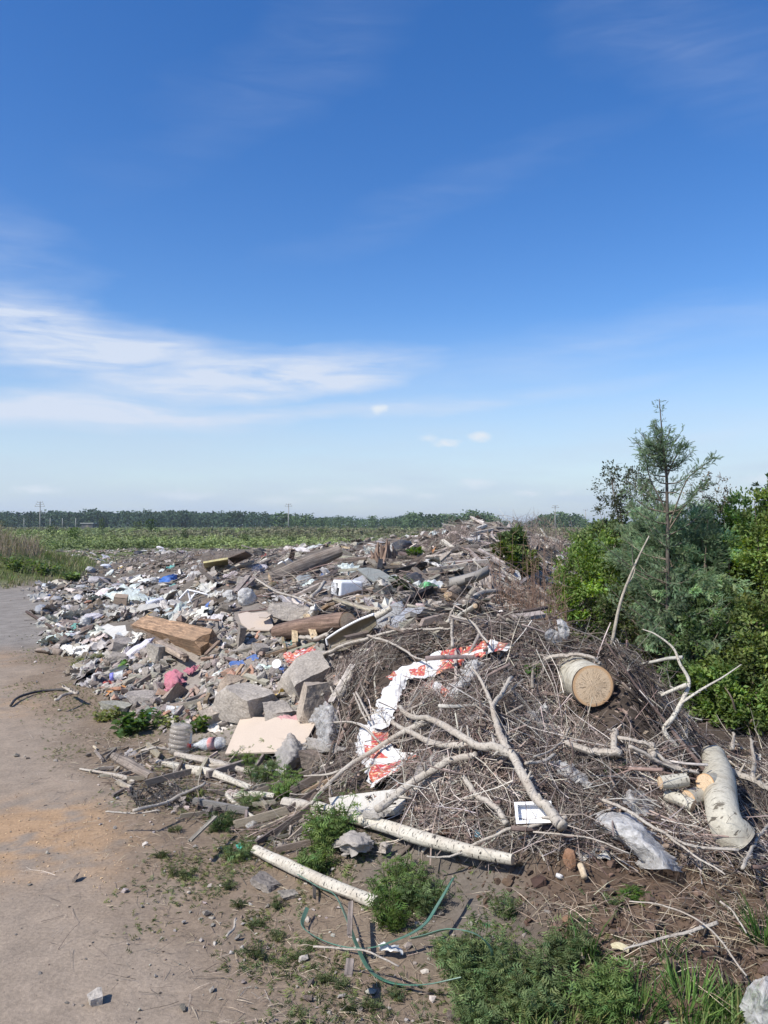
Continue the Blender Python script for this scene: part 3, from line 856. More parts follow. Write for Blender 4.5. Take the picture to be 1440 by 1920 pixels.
def pick(pal, n, jit=.12):
    pal = np.array(pal)
    c = pal[rng.integers(0, len(pal), n)]
    return np.clip(c * (1 + rng.normal(0, jit, (n, 1))) * (1 + rng.normal(0, .03, (n, 3))), .01, .9)

def emit(name, Ts, ids, size, S3, colors, mo, ms, label, cat, group, tilt=.35, lift=.3, maxind=300, stuff_name=None, Ts_ind=None, uvs=None, smooth=False, flat=True, skip=0):
    """scatter pieces: the ones that show largest become things of their own, the rest one stuff mesh"""
    n = len(ids)
    if n == 0: return
    x, y = cx_[ids], cy_[ids]
    z = H(x, y)
    nr = NRM(x, y, .1)
    yaw = rng.uniform(0, 6.283, n)
    R = frame(nr) @ rotz(yaw) @ rotx(rng.normal(0, tilt, n)) @ roty(rng.normal(0, tilt, n))
    S = size[:, None] * S3
    pos = np.stack([x, y, z], -1) + nr * (lift * S[:, 2:3])
    ti = rng.integers(0, len(Ts), n)
    ppx, ppy = proj(pos)
    vis = (ppx > -20) & (ppx < 1460) & (ppy < 1940)
    app = np.where(vis, S[:, 0] / y, 0)
    order = np.argsort(-app)
    ind = order[:maxind]; ind = ind[app[ind] > 0]
    rest = np.setdiff1d(np.arange(n), ind)
    TI = Ts_ind or Ts
    cache = {}
    big1 = set(ind[:len(ind) // 6].tolist()); big2 = set(ind[len(ind) // 6:len(ind) // 2].tolist())
    for i in ind:
        t = int(ti[i]) % len(TI)
        if t not in cache:
            tv = TI[t]
            cache[t] = mesh_np(name, tv[0], tv[1], smooth, None, tv[2] if len(tv) > 2 else None)
            cache[t].materials.append(mo)
        o = bpy.data.objects.new(name, cache[t]); COL.objects.link(o)
        o.matrix_world = Matrix.Translation(Vector(pos[i])) @ Matrix(R[i].tolist()).to_4x4() @ Matrix.Diagonal((*S[i], 1))
        o.color = (*colors[i], 1)
        rank = 1 if i in big1 else 2 if i in big2 else 3
        tag(o, autolabel(label, float(ppx[i]), float(ppy[i]), rank, colors[i]), cat, group)
    if len(rest):
        mb = MB()
        for t in range(len(Ts)):
            k = rest[ti[rest] == t]
            if len(k):
                V, F, C = bake(Ts[t][:2], pos[k], R[k], S[k], colors[k])
                mb.add(V, F, C)
        o = add(stuff_name or name + '_litter', mb.mesh(name, smooth), ms)
        tag(o, 'mass of smaller pieces: ' + group, None, None, 'stuff')

def powsize(n, a, b, p=2.2):
    u = rng.random(n)
    return (a ** (1 - p) + u * (b ** (1 - p) - a ** (1 - p))) ** (1 / (1 - p))
greys = [(.34, .30, .26), (.30, .265, .23), (.38, .34, .30), (.26, .235, .21), (.42, .385, .34), (.33, .29, .24), (.24, .20, .165)]
# concrete and mortar pieces
def chunks(spec, lo, hi, p, pal, maxind, label, group, sname, tilt=.5):
    ids = spots(spec); n = len(ids)
    sz = powsize(n, lo, hi, p) * np.clip(cy_[ids] / 7, .9, 1.25)
    emit('concrete_chunk', CH, ids, sz, np.stack([np.ones(n), rng.uniform(.7, 1.1, n), rng.uniform(.6, 1.1, n)], -1), pick(pal, n),
         M['concrete'], M['concrete_s'], label, 'rubble', group, tilt, .25, maxind, sname)
chunks({'rubble': 7000}, .022, .15, 2.5, greys, 200, 'lump of broken concrete', 'concrete lumps in the rubble slope', 'fine_rubble')
chunks({'litter': 1300, 'wood': 1100, 'rest': 1100, 'mound': 600, 'far': 1500}, .035, .2, 2.6, greys + [(.20, .16, .12), (.16, .12, .09), (.2, .15, .11)], 100,
       'lump of earth or concrete', 'lumps among the dumped rubbish', 'scattered_rubble')
ids = spots({'rubble': 60, 'litter': 20, 'wood': 25})
n = len(ids)
emit('brick_fragment', BR, ids, powsize(n, .07, .17, 1.6), np.ones((n, 3)) * [1, 1, 1.1], pick([(.36, .16, .09), (.32, .18, .12), (.42, .22, .13), (.34, .22, .17)], n),
     M['brick'], M['brick'], 'broken brick', 'brick', 'broken bricks in the rubble', .5, .3, 300)
# planks and splinters
greyw = [(.26, .22, .18), (.20, .165, .135), (.31, .27, .22), (.15, .12, .10), (.36, .32, .26), (.11, .09, .075), (.30, .22, .15), (.23, .205, .18)]
def planks(spec, lo, hi, maxind, pal, label, group, sname, p=1.9, wlo=.05, whi=.12, tl=.16):
    ids = spots(spec); n = len(ids)
    L = powsize(n, lo, hi, p)
    w = rng.uniform(wlo, whi, n) * np.sqrt(L / .6) / L * .7
    h = np.minimum(rng.uniform(.012, .045, n) / L, .16)
    emit('plank', PL, ids, L, np.stack([np.ones(n), w, h], -1), pick(pal, n), M['wood'], M['wood_s'], label, 'plank', group, tl, 1.2, maxind, sname)
planks({'wood': 850}, .18, 1.0, 150, greyw + [(.42, .37, .31), (.38, .33, .27)], 'weathered plank', 'planks in the wood pile', 'broken_planks')
planks({'mound': 460}, .25, 1.1, 70, [(.40, .36, .31), (.33, .29, .25), (.46, .42, .36), (.24, .20, .17)], 'slat on the mound', 'slats on the tall back mound', 'broken_slats')
planks({'rubble': 200, 'litter': 260, 'rest': 500, 'far': 320}, .10, .55, 80, greyw, 'wood splinter', 'wood splinters in the rubbish', 'wood_splinters', 2.0, .03, .09)
# scraps of paper, plastic and sheet
pal_l = [(.50, .475, .44), (.62, .605, .58), (.42, .39, .355), (.30, .265, .225), (.50, .48, .45), (.42, .395, .36), (.55, .52, .47), (.36, .34, .31), (.27, .24, .21), (.47, .52, .50), (.20, .17, .15), (.50, .42, .37), (.25, .215, .18), (.60, .57, .52), (.33, .29, .25)]
def scraps(spec, lo, hi, maxind, pal, label, group, sname, p=1.9):
    ids = spots(spec); n = len(ids)
    L = powsize(n, lo, hi, p)
    emit('litter_scrap', SC, ids, L, np.stack([np.ones(n), rng.uniform(.4, 1, n), rng.uniform(.4, 1.1, n)], -1), pick(pal, n, .1), M['scrap'], M['scrap_s'],
         label, 'litter', group, .35, .12, maxind, sname, Ts_ind=SCH, smooth=False)
scraps({'litter': 900}, .06, .45, 85, pal_l, 'crumpled scrap', 'crumpled scraps by the road', 'crumpled_litter')
scraps({'wood': 420, 'mound': 160, 'rest': 300, 'far': 330}, .08, .42, 75, pal_l, 'crumpled scrap', 'crumpled scraps further back', 'far_litter')
scraps({'rubble': 110, 'brush': 50}, .05, .2, 40, pal_l[:5] + [(.45, .42, .38)], 'crumpled front scrap', 'small scraps near the front', 'small_litter')
scraps({'wood': 30, 'litter': 20, 'far': 16, 'rubble': 12, 'mound': 8}, .08, .25, 100, [(.42, .08, .06), (.06, .14, .38), (.10, .35, .32), (.45, .20, .06), (.5, .35, .08), (.45, .16, .2), (.03, .03, .04)],
       'scrap of plastic or cloth', 'coloured scraps in the rubbish', 'coloured_litter')
planks({'edge': 110}, .08, .4, 45, greyw + [(.40, .34, .26), (.45, .38, .28)], 'wood splinter', 'wood splinters on the verge', 'verge_splinters', 1.8, .02, .05, .05)
chunks({'edge': 260, 'verge': 120}, .012, .07, 2.5, greys + [(.2, .15, .11)], 40, 'lump of stone or mortar', 'lumps along the verge', 'verge_lumps')
scraps({'edge': 26}, .03, .12, 15, pal_l, 'crumpled verge scrap', 'small scraps on the verge', 'verge_litter')
scraps({'rubble': 420, 'wood': 500}, .04, .16, 20, pal_l, 'small crumpled scrap', 'small scraps between the rubble', 'tiny_litter')
# plastic bags
ids = spots({'litter': 14, 'wood': 14, 'far': 8, 'rest': 4}); n = len(ids)
emit('plastic_bag', BG, ids, powsize(n, .25, .5, 1.5), np.stack([np.ones(n), rng.uniform(.5, .9, n), rng.uniform(.3, .55, n)], -1),
     pick([(.62, .63, .65), (.7, .7, .7), (.4, .4, .4), (.05, .05, .06)], n), M['film_obj'], M['film_obj'], 'crumpled plastic bag', 'bag', 'plastic bags in the heap further back', .3, .3, 300, smooth=True)
# branches and twigs
greyb = [(.27, .23, .195), (.36, .315, .27), (.17, .135, .115), (.45, .41, .355), (.11, .085, .07), (.22, .165, .14), (.14, .10, .085)]
def branches(spec, lo, hi, maxind, label, group, sname, pal=greyb, p=1.6, lift=.02, tilt=.09, thick=(.7, 1.3)):
    ids = spots(spec); n = len(ids)
    L = powsize(n, lo, hi, p); t = rng.uniform(*thick, n)
    x, y = cx_[ids], cy_[ids]
    S3 = np.stack([np.ones(n), t, t], -1)
    emit('branch', [b3[:2] for b3 in BN], ids, L, S3, pick(pal, n), M['stick'], M['stick_s'], label, 'branch', group, tilt, lift, maxind, sname, Ts_ind=BN, smooth=True)
branches({'brush': 560}, .25, .9, 200, 'bare branch', 'branches in the front brush heap', 'brush_branches', lift=.04, thick=(.6, 1.2))
branches({'wood': 600, 'mound': 140, 'far': 130, 'rest': 160}, .4, 1.3, 90, 'bare branch', 'branches in the heap further back', 'back_branches', thick=(.5, 1.0))
def twigs(spec, lo, hi, name, pal=greyb, lift=(0, .1), tilt=.25, label=None):
    ids = spots(spec); n = len(ids)
    L = powsize(n, lo, hi, 1.6)
    x = cx_[ids] + rng.normal(0, .03, n); y = cy_[ids] + rng.normal(0, .03, n)
    nr = NRM(x, y, .12)
    R = frame(nr) @ rotz(rng.uniform(0, 6.28, n)) @ roty(rng.normal(0, tilt, n)) @ rotx(rng.uniform(0, 6.28, n))
    pos = np.stack([x, y, H(x, y)], -1) + nr * rng.uniform(*lift, n)[:, None]
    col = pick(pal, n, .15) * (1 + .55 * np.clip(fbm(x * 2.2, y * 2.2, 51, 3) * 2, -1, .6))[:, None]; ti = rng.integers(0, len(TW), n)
    mb = MB()
    for t in range(len(TW)):
        k = ti == t
        if k.any():
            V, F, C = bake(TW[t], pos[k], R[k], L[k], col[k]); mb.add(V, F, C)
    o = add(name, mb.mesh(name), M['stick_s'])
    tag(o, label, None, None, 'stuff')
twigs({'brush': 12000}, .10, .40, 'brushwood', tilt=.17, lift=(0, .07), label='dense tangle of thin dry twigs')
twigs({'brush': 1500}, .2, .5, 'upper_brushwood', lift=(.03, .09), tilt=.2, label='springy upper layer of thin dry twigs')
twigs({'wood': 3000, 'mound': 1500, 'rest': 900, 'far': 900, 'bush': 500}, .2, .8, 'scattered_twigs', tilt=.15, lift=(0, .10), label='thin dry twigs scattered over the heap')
twigs({'edge': 700}, .08, .45, 'edge_twigs', pal=greyb + [(.40, .34, .26), (.14, .11, .09)], lift=(.002, .03), tilt=.08, label='small twigs lying in the weeds at the heap foot')
twigs({'verge': 1100, 'rubble': 60}, .03, .17, 'verge_twigs', pal=greyb + [(.12, .09, .07), (.4, .33, .25)], lift=(.002, .01), tilt=.05, label='small twigs lying along the road edge')
#SECTION_B

# ------------------------------------------------------------------ hero pieces: builders
def path3(pts, sink=.85):
    """photo polyline with heights above the land -> smooth 3D path lying over the land"""
    q = np.array([Q(a, b2, dz) for a, b2, dz in pts])
    d = q[:, 1]
    s = np.concatenate([[0], np.cumsum(np.hypot(*(np.diff(np.array([(a, b2) for a, b2, _ in pts]), axis=0).T)))])
    s = s / s[-1]
    deg = 1 if len(pts) < 5 else 2
    co = np.polyfit(s, d, deg); f = np.polyval(co, s)
    f = f / np.quantile(f / d, sink)
    return np.array([W(a, b2, k) for (a, b2, _), k in zip(pts, f)]), f
BRK_ = M['branch_bark']
def stubs(mb, P, R, count, seed):
    r = random.Random(seed); n = len(P)
    for q in range(count):
        i = r.randrange(1, n - 1); d = P[i + 1] - P[i - 1]; d /= np.linalg.norm(d) + 1e-9
        sd = np.array([r.gauss(0, 1), r.gauss(0, 1), r.gauss(.3, .8)]); sd -= d * (sd @ d); sd /= np.linalg.norm(sd)
        e = (sd * .85 + d * r.uniform(.1, .8)) * R[i] * r.uniform(1.6, 4.5)
        V, F, U = tube(np.array([P[i], P[i] + e * .5, P[i] + e]), [R[i] * .5, R[i] * .34, R[i] * .2], 6, True); mb.add(V, F, uv=U)
def rod(name, label, cat, pts, r0, r1, m, color=None, sides=10, n=None, knob=.12, group=None, twigs=0, parent=None, world=None):
    P, f = path3(pts) if world is None else (np.array(world, float), np.array(world, float)[:, 1])
    n = n or max(6, len(pts) * 6)
    P = catmull(P, n)
    if m is BRK_ and n > 8:
        j_ = np.random.default_rng(int(abs(P[0, 0]) * 1e4) % 99999).normal(0, 1, (n, 3)); j_ = sum(np.roll(j_, q_, 0) for q_ in range(5)) * .13 * r0 * P[:, 1:2] / FOC; j_[0] = j_[-1] = 0; P = P + j_
    dep = P[:, 1]
    R = np.linspace(r0, r1, n) * dep / FOC
    V, F, U = tube(P, R, sides, True, knob, rnd.random() * 50)
    mb = MB(); mb.add(V, F, uv=U)
    if m is BRK_: stubs(mb, P, R, 3 + n // 8, int(abs(P[0, 0]) * 1e4))
    for k in range(twigs):
        i = rnd.randrange(n // 4, n - 1)
        d = P[min(i + 1, n - 1)] - P[i - 1]; d /= np.linalg.norm(d)
        sd = np.array([rnd.gauss(0, 1), rnd.gauss(0, .7), rnd.gauss(.4, .7)]); sd -= d * (sd @ d); sd /= np.linalg.norm(sd)
        L = rnd.uniform(.12, .4); Qs = [P[i]]; dd = d * .6 + sd * .8
        for j in range(6):
            dd = dd + np.array([rnd.gauss(0, .15) for _ in range(3)]); dd /= np.linalg.norm(dd)
            Qs.append(Qs[-1] + dd * L / 6)
        V, F, U = tube(np.array(Qs), np.linspace(R[i] * .45, R[i] * .12, 7), 5, False, 0); mb.add(V, F, uv=U)
    base = P[0]
    o = add(name, mb.mesh(name, True, base), m, parent, base if parent is None else base - np.array(parent.location), color=color)
    if parent is None: tag(o, label, cat, group)
    return o
def grid_faces(n, m):
    i = np.arange(n * m).reshape(n, m)
    q = np.stack([i[:-1, :-1], i[:-1, 1:], i[1:, 1:], i[1:, :-1]], -1).reshape(-1, 4)
    return q
def sheet(name, label, cat, strips, m, amp=.02, fs=9, res=26, color=None, group=None, printmask=None, thick=.0, sharp=True, depth_fit=True):
    """strips: list of rows [(px,py,dz),(px,py,dz)...]; each strip becomes a creased sheet lying over the land"""
    mb = MB()
    for si, rows in enumerate(strips):
        G = np.array([[Q(*p) for p in row] for row in rows])
        dflat = G[..., 1]
        a = np.arange(len(rows))
        if depth_fit and len(rows) > 2:            # keep the sheet's depth smooth from row to row
            for j in range(G.shape[1]):
                co = np.polyfit(a, dflat[:, j], 2); ff = np.polyval(co, a); ff = ff / np.quantile(ff / dflat[:, j], .8)
                for i in range(len(rows)):
                    G[i, j] = W(rows[i][j][0], rows[i][j][1], ff[i])
        nr_ = res if not isinstance(res, (tuple, list)) else res[0]
        nc_ = res // 1 if not isinstance(res, (tuple, list)) else res[1]
        A = np.stack([catmull(G[:, j], nr_) for j in range(G.shape[1])], 1)
        B = np.stack([catmull(A[i], nc_) for i in range(nr_)], 0)
        if nr_ > 20:
            s_ = np.linspace(-1, 1, nc_)[None, :, None] ** 3; ctr_ = B.mean(1, keepdims=True); ii = np.arange(nr_)[:, None, None]
            e_ = vnoise(ii * .45 + si * 9, np.sign(s_) * 5.0) * .16 + vnoise(ii * 1.1, np.sign(s_) * 7.0 + si) * .08
            B = B + (B - ctr_) * np.abs(s_) * e_
        du = np.gradient(B, axis=0); dv = np.gradient(B, axis=1)
        nn = np.cross(du, dv); nn /= np.linalg.norm(nn, axis=-1, keepdims=True) + 1e-9
        nn *= np.sign(nn[..., 2:3] + 1e-6)
        x, y, z = B[..., 0] * fs, B[..., 1] * fs, B[..., 2] * fs
        k = fbm(x + si * 7, y, z, 4) - .9 * np.abs(vnoise(x * 2.3, y * 2.3, z * 2.3)) - .5 * np.abs(vnoise(x * 4.9, y * 4.9, z * 4.9))
        rdg = (1 - 2 * np.abs(fbm(x * 1.3 + 9, y * 1.3, z + si, 3)) * 1.6) if sharp else 0
        B = B + nn * (amp * (k + .8 * rdg))[..., None]
        uu, vv = np.meshgrid(np.linspace(0, 1, nr_), np.linspace(0, 1, nc_), indexing='ij')
        c = np.ones((nr_ * nc_, 3))
        if printmask is not None:
            c = np.repeat(printmask(si, uu, vv).reshape(-1, 1), 3, 1)
        mb.add(B.reshape(-1, 3), grid_faces(nr_, nc_), c, np.stack([uu * 4 + si * 7, vv], -1).reshape(-1, 2))
    V0 = np.concatenate(mb.V); base = V0.mean(0); base[2] = V0[:, 2].min()
    me = mb.mesh(name, True, base)
    o = add(name, me, m, None, base, color=color)
    if thick:
        md = o.modifiers.new('solid', 'SOLIDIFY'); md.thickness = thick
    return tag(o, label, cat, group)
def prism(name, label, cat, pxs, plane, th, m, color=None, dz=.02, group=None, parent=None, wob=0.0):
    """flat panel: outline seen at pxs, plane through three Q points, real thickness"""
    p0, p1, p2 = [Q(*p) for p in plane]
    n = np.cross(p1 - p0, p2 - p0); n /= np.linalg.norm(n)
    if n[2] < 0: n = -n
    out = []
    for a, b2 in pxs:
        d = ray(a, b2); o = np.array([0, 0, CAMZ])
        out.append(o + d * ((p0 - o) @ n / (d @ n)))
    top = np.array(out); bot = top - n * th
    k = len(top); ctr = top.mean(0)
    V = np.concatenate([top, bot, [ctr, ctr - n * th]])
    F = []
    for i in range(k):
        j = (i + 1) % k
        F += [(2 * k, i, j), (2 * k + 1, k + j, k + i), (i, k + i, k + j), (i, k + j, j)]
    mb = MB(); mb.add(V, F)
    base = bot.mean(0)
    o = add(name, mb.mesh(name, False, base), m, parent, base, color=color)
    bm = bmesh.new(); bm.from_mesh(o.data); bmesh.ops.recalc_face_normals(bm, faces=bm.faces); bm.to_mesh(o.data); bm.free()
    if parent is None: tag(o, label, cat, group)
    return o
def block(name, label, cat, px, py, size, yaw, tx, ty, color, m='concrete', seed=0, chips=5, rough=.06, cuts=9, dz=None, group=None):
    s = np.array(size, float)
    p = Q(px, py, .02); L = s * p[1] / FOC
    p = Q(px, py, L[2] * .45)
    bm = bmesh.new(); bmesh.ops.create_cube(bm, size=1)
    bmesh.ops.subdivide_edges(bm, edges=bm.edges, cuts=cuts, use_grid_fill=True)
    bm.verts.index_update()
    V = np.array([v.co[:] for v in bm.verts])
    r = np.random.default_rng(seed)
    cor = r.normal(0, rough * 1.4, (2, 2, 2, 3))
    t = V + .5
    D = 0
    for i in (0, 1):
        for j in (0, 1):
            for k in (0, 1):
                w = (t[:, 0] if i else 1 - t[:, 0]) * (t[:, 1] if j else 1 - t[:, 1]) * (t[:, 2] if k else 1 - t[:, 2])
                D = D + w[:, None] * cor[i, j, k]
    V = V + D
    for c in range(chips):
        nd = np.sign(r.normal(size=3)) * (.35 + r.random(3)) ; nd /= np.linalg.norm(nd)
        lim = (V @ nd).max() * r.uniform(.78, .93)
        e = V @ nd - lim; e[e < 0] = 0
        V = V - e[:, None] * nd * (.9 + .2 * r.random())
    V = V * L
    a = L.mean()
    V = V + (np.stack([fbm(V[:, 0] / a * 5 + 3, V[:, 1] / a * 5, V[:, 2] / a * 5, 4), fbm(V[:, 0] / a * 5, V[:, 1] / a * 5 + 9, V[:, 2] / a * 5, 4),
                       fbm(V[:, 0] / a * 5, V[:, 1] / a * 5, V[:, 2] / a * 5 + 20, 4)], -1)) * a * rough * .6
    for v, co in zip(bm.verts, V): v.co = co
    me = bpy.data.meshes.new(name); bm.to_mesh(me); bm.free()
    o = add(name, me, M[m], None, p, (tx, ty, yaw), color=color)
    return tag(o, label, cat, group)
def blob(name, label, cat, px, py, w, h, m, color=None, seed=0, yaw=0, dz=.3, flat=.55, deep=.8, amp=.3, tilt=(0, 0), group=None):
    p = Q(px, py, 0)
    k = p[1] / FOC
    V, F = bag_T(seed, 4, amp)
    ext = V.max(0) - V.min(0)
    V = V / ext * np.array([w * k, w * k * deep, h * k])
    p = Q(px, py + h * .25, 0) + np.array([0, 0, h * k * .35])
    o = add(name, mesh_np(name, V, F, True), m, None, p, (tilt[0], tilt[1], yaw), color=color)
    return tag(o, label, cat, group)

# ------------------------------------------------------------------ logs
def cut_mat():
    m, nt, b = new_mat('sawn_log_end')
    uv = N(nt, 'ShaderNodeTexCoord').outputs['UV']
    sp = N(nt, 'ShaderNodeSeparateXYZ'); nt.links.new(uv, sp.inputs[0])
    x, y = sp.outputs[0], sp.outputs[1]
    r = mth(nt, 'SQRT', mth(nt, 'ADD', mth(nt, 'MULTIPLY', x, x), mth(nt, 'MULTIPLY', y, y)))
    wob = noise_n(nt, uv, 2.5, 3)
    rr = mth(nt, 'ADD', r, mth(nt, 'MULTIPLY', wob, .12))
    ring = mth(nt, 'SINE', mth(nt, 'MULTIPLY', rr, 95))
    c = mixc(nt, rangev(nt, ring, -1, 1, 0, .5), (.66, .50, .33), (.50, .34, .19))
    c = mixc(nt, rangev(nt, noise_n(nt, uv, 3, 5), .35, .7, 0, .5), c, (.66, .52, .36))
    c = mixc(nt, rangev(nt, r, .80, .90, 0, .6), c, (.50, .27, .11))
    ang = mth(nt, 'ARCTAN2', y, x)
    ca, sa = mth(nt, 'COSINE', ang), mth(nt, 'SINE', ang)
    cb = N(nt, 'ShaderNodeCombineXYZ')
    nt.links.new(mth(nt, 'MULTIPLY', ca, 7), cb.inputs[0]); nt.links.new(mth(nt, 'MULTIPLY', sa, 7), cb.inputs[1]); nt.links.new(mth(nt, 'MULTIPLY', r, 1.3), cb.inputs[2])
    cn = noise_n(nt, cb.outputs[0], 1.0, 2)
    d = mth(nt, 'ABSOLUTE', mth(nt, 'SUBTRACT', cn, .5))
    crack = rangev(nt, d, .004, .016, 1, 0)
    crack = mth(nt, 'MULTIPLY', crack, rangev(nt, r, .88, .60, .0, .85))
    c = mixc(nt, crack, c, (.10, .06, .035))
    c = mixc(nt, rangev(nt, r, .955, .97, 0, 1), c, (.14, .10, .07))
    nt.links.new(c, b.inputs['Base Color']); b.inputs['Roughness'].default_value = .8; b.inputs['Specular IOR Level'].default_value = .2
    bump_n(nt, b, mth(nt, 'SUBTRACT', noise_n(nt, uv, 25, 4), crack), .6, .004)
    return m
M['cut'] = cut_mat()
def log(label, world, radii, bark='birch', caps=(True, True), name='log', sides=28, n=24, knob=.10, group=None, name_cat='log', bow=0):
    P = catmull(np.array(world), n)
    R = np.interp(np.linspace(0, 1, n), np.linspace(0, 1, len(radii)), radii)
    root = thing(name, P[-1], label, name_cat, group)
    V, F, U = tube(P, R, sides, False, knob, rnd.random() * 40)
    mb = MB(); mb.add(V, F, uv=U)
    add('bark', mb.mesh('bark', True, P[-1]), M[bark], root)
    for e, on in zip((0, -1), caps):
        if not on: continue
        ring = V[:sides] if e == 0 else V[-(sides + 1):-1]
        ctr = ring.mean(0); ax = P[0] - P[1] if e == 0 else P[-1] - P[-2]; ax /= np.linalg.norm(ax)
        ctr = ctr + ax * .002
        rings = [ctr + (ring - ctr) * s + ax * (.0015 * (1 - s)) for s in (1.0, .66, .33)]
        VV = np.concatenate(rings + [[ctr + ax * .003]])
        u = (ring[0] - ctr) / np.linalg.norm(ring[0] - ctr); w = np.cross(ax, u)
        rel = (VV - ctr); UU = np.stack([rel @ u, rel @ w], -1) / np.linalg.norm(ring - ctr, axis=1).mean()
        FF = []
        for a in range(2):
            for k in range(sides):
                j = (k + 1) % sides
                FF += [(a * sides + k, a * sides + j, (a + 1) * sides + j), (a * sides + k, (a + 1) * sides + j, (a + 1) * sides + k)]
        FF += [(2 * sides + k, 2 * sides + (k + 1) % sides, 3 * sides) for k in range(sides)]
        mb = MB(); mb.add(VV, FF, uv=UU)
        me = mb.mesh('cut_face', True, P[-1])
        bm = bmesh.new(); bm.from_mesh(me); bmesh.ops.recalc_face_normals(bm, faces=bm.faces)
        bm.to_mesh(me); bm.free()
        add('cut_face', me, M['cut'], root)
    return root, P, R
# the big sawn log sticking out of the brush heap
dcut = Q(1112, 1338, .02)[1]
kc = dcut / FOC
pA = W(1112, 1286, dcut); pB = W(1052, 1253, dcut + .55)
log('thick pale log with a freshly sawn round end sticking out of the brush heap', [W(1000, 1226, dcut + 1.05), pB, pA], [36 * kc, 38 * kc, 39 * kc], 'aspen', (False, True), name='sawn_log')
def stub(parent, a, b2, r0, r1, nm='stub'):
    V, F, U = tube(catmull([a, (a + b2) / 2, b2], 6), np.linspace(r0, r1, 6), 18, False, .08)
    mb = MB(); mb.add(V, F, uv=U); o = add(nm, mb.mesh(nm, True, np.array(parent.location)), M['aspen'], parent)
    ax = (b2 - a) / np.linalg.norm(b2 - a); ring = V[-19:-1]; c0 = ring.mean(0) + ax * .001
    u = (ring[0] - c0) / np.linalg.norm(ring[0] - c0); w = np.cross(ax, u); VV = np.concatenate([ring + ax * .001, [c0]])
    UU = np.stack([(VV - c0) @ u, (VV - c0) @ w], -1) / r1
    mb = MB(); mb.add(VV, [(k, (k + 1) % 18, 18) for k in range(18)], uv=UU)
    me = mb.mesh('cut_face', False, np.array(parent.location)); add('cut_face', me, M['cut'], o)
# two straight birch poles in front
def logpx(label, pts, rpx, bark='birch', caps=(True, True), name='birch_pole', n=28, knob=.1, sides=18, sink=.6):
    P, f = path3(pts, sink)
    k = np.interp(np.linspace(0, 1, len(rpx)), np.linspace(0, 1, len(f)), f) / FOC
    return log(label, P, np.array(rpx) * k, bark, caps, name=name, n=n, knob=knob, sides=sides)
rt, P, R = logpx('thick pale trunk with a flared base and sawn stubs lying at the right edge', [(1338, 1418, .15), (1348, 1455, .16), (1352, 1500, .16), (1360, 1540, .13), (1378, 1572, .10)],
               [23, 26, 27, 28, 30, 38], 'aspen', (False, True), name='fallen_trunk', knob=.12, sides=28)
kt = P[10][1] / FOC
stub(rt, P[9], W(1322, 1468, P[9][1] - 52 * kt), 21 * kt, 17 * kt)
logpx('short barkless log lying left of the fallen trunk, its dark end facing right', [(1238, 1468, .16), (1262, 1466, .17), (1288, 1462, .18)], [12, 13, 12], 'aspen', (True, True), name='short_log', sides=16, n=8)
logpx('short log half buried beneath the other short log beside the fallen trunk', [(1248, 1492, .10), (1275, 1500, .10), (1300, 1512, .10)], [11, 12, 12], 'aspen', (True, True), name='short_log', sides=16, n=8)
logpx('thick limb running from the short logs to the fallen trunk', [(1288, 1500, .10), (1312, 1495, .11), (1345, 1490, .12)], [17, 18, 20], 'aspen', (True, False), name='thick_limb', sides=16, n=8)
logpx('long straight birch pole lying across the front of the brush heap', [(595, 1510, .05), (660, 1532, .06), (760, 1562, .07), (860, 1590, .08), (962, 1611, .10)], [8, 12, 13, 12, 10], knob=.2)
logpx('shorter birch pole lying lower down beside the mugwort and green strap', [(478, 1594, .03), (520, 1612, .04), (560, 1632, .04), (620, 1660, .04), (705, 1692, .03)], [9, 11, 11, 12, 10], knob=.22)
logpx('pale rotting birch pole lying below the water bottle', [(295, 1428, .02), (340, 1440, .03), (400, 1452, .03), (470, 1478, .02)], [5, 7, 8, 5], 'birch', name='rotting_pole', knob=.45, sides=12)
logpx('mossy rotting pole lying just above the pale rotting pole', [(330, 1415, .03), (380, 1425, .03), (440, 1440, .03), (500, 1452, .02)], [6, 7, 6, 4], 'branch_bark', name='rotting_pole', knob=.35, sides=12)
logpx('split grey wood stump lying at the road edge', [(212, 1418, .02), (245, 1436, .03), (287, 1458, .04)], [8, 11, 9], 'old_wood', name='split_stump', knob=.4, sides=12)
logpx('broken birch stick lying beside the split stump', [(150, 1442, .01), (200, 1450, .02), (232, 1458, .02), (252, 1468, .02)], [2, 3, 5, 4.5], 'branch_bark', name='birch_stick', sides=10)
logpx('tan cardboard-coloured birch roll lying in the weeds', [(440, 1492, .03), (480, 1490, .04), (515, 1493, .03)], [6, 7, 6], 'birch', name='birch_roll', sides=14, n=10)
logpx('rotten birch end with peeling brown bark behind the tall mugwort', [(535, 1505, .03), (570, 1512, .03), (600, 1518, .03)], [9, 10, 8], 'branch_bark', name='birch_end', sides=14, n=10, knob=.3)
logpx('birch stick slanting down through the weeds under the birch roll', [(425, 1490, .02), (450, 1515, .03), (480, 1535, .02)], [4, 4, 3], name='birch_stick', sides=10, n=10)
logpx('mottled birch log lying behind the brown panel trough', [(690, 1165, .10), (715, 1155, .12), (745, 1140, .12)], [10, 11, 11], 'birch', name='birch_log', sides=16, n=10)
logpx('short white birch log poking out by the panel trough', [(703, 1158, .16), (718, 1150, .18), (733, 1140, .18)], [5, 5, 5], 'birch', name='birch_log', sides=12, n=8)
logpx('short white birch log leaning in the dark hollow behind the brush', [(860, 1155, .15), (875, 1146, .17), (891, 1136, .2)], [4, 4.5, 4.5], 'birch', name='birch_log', sides=12, n=8)
logpx('birch log lying in the hollow by the brown weeds', [(945, 1134, .1), (958, 1142, .1), (972, 1150, .1)], [6, 6, 5], 'birch', name='birch_log', sides=12, n=8)
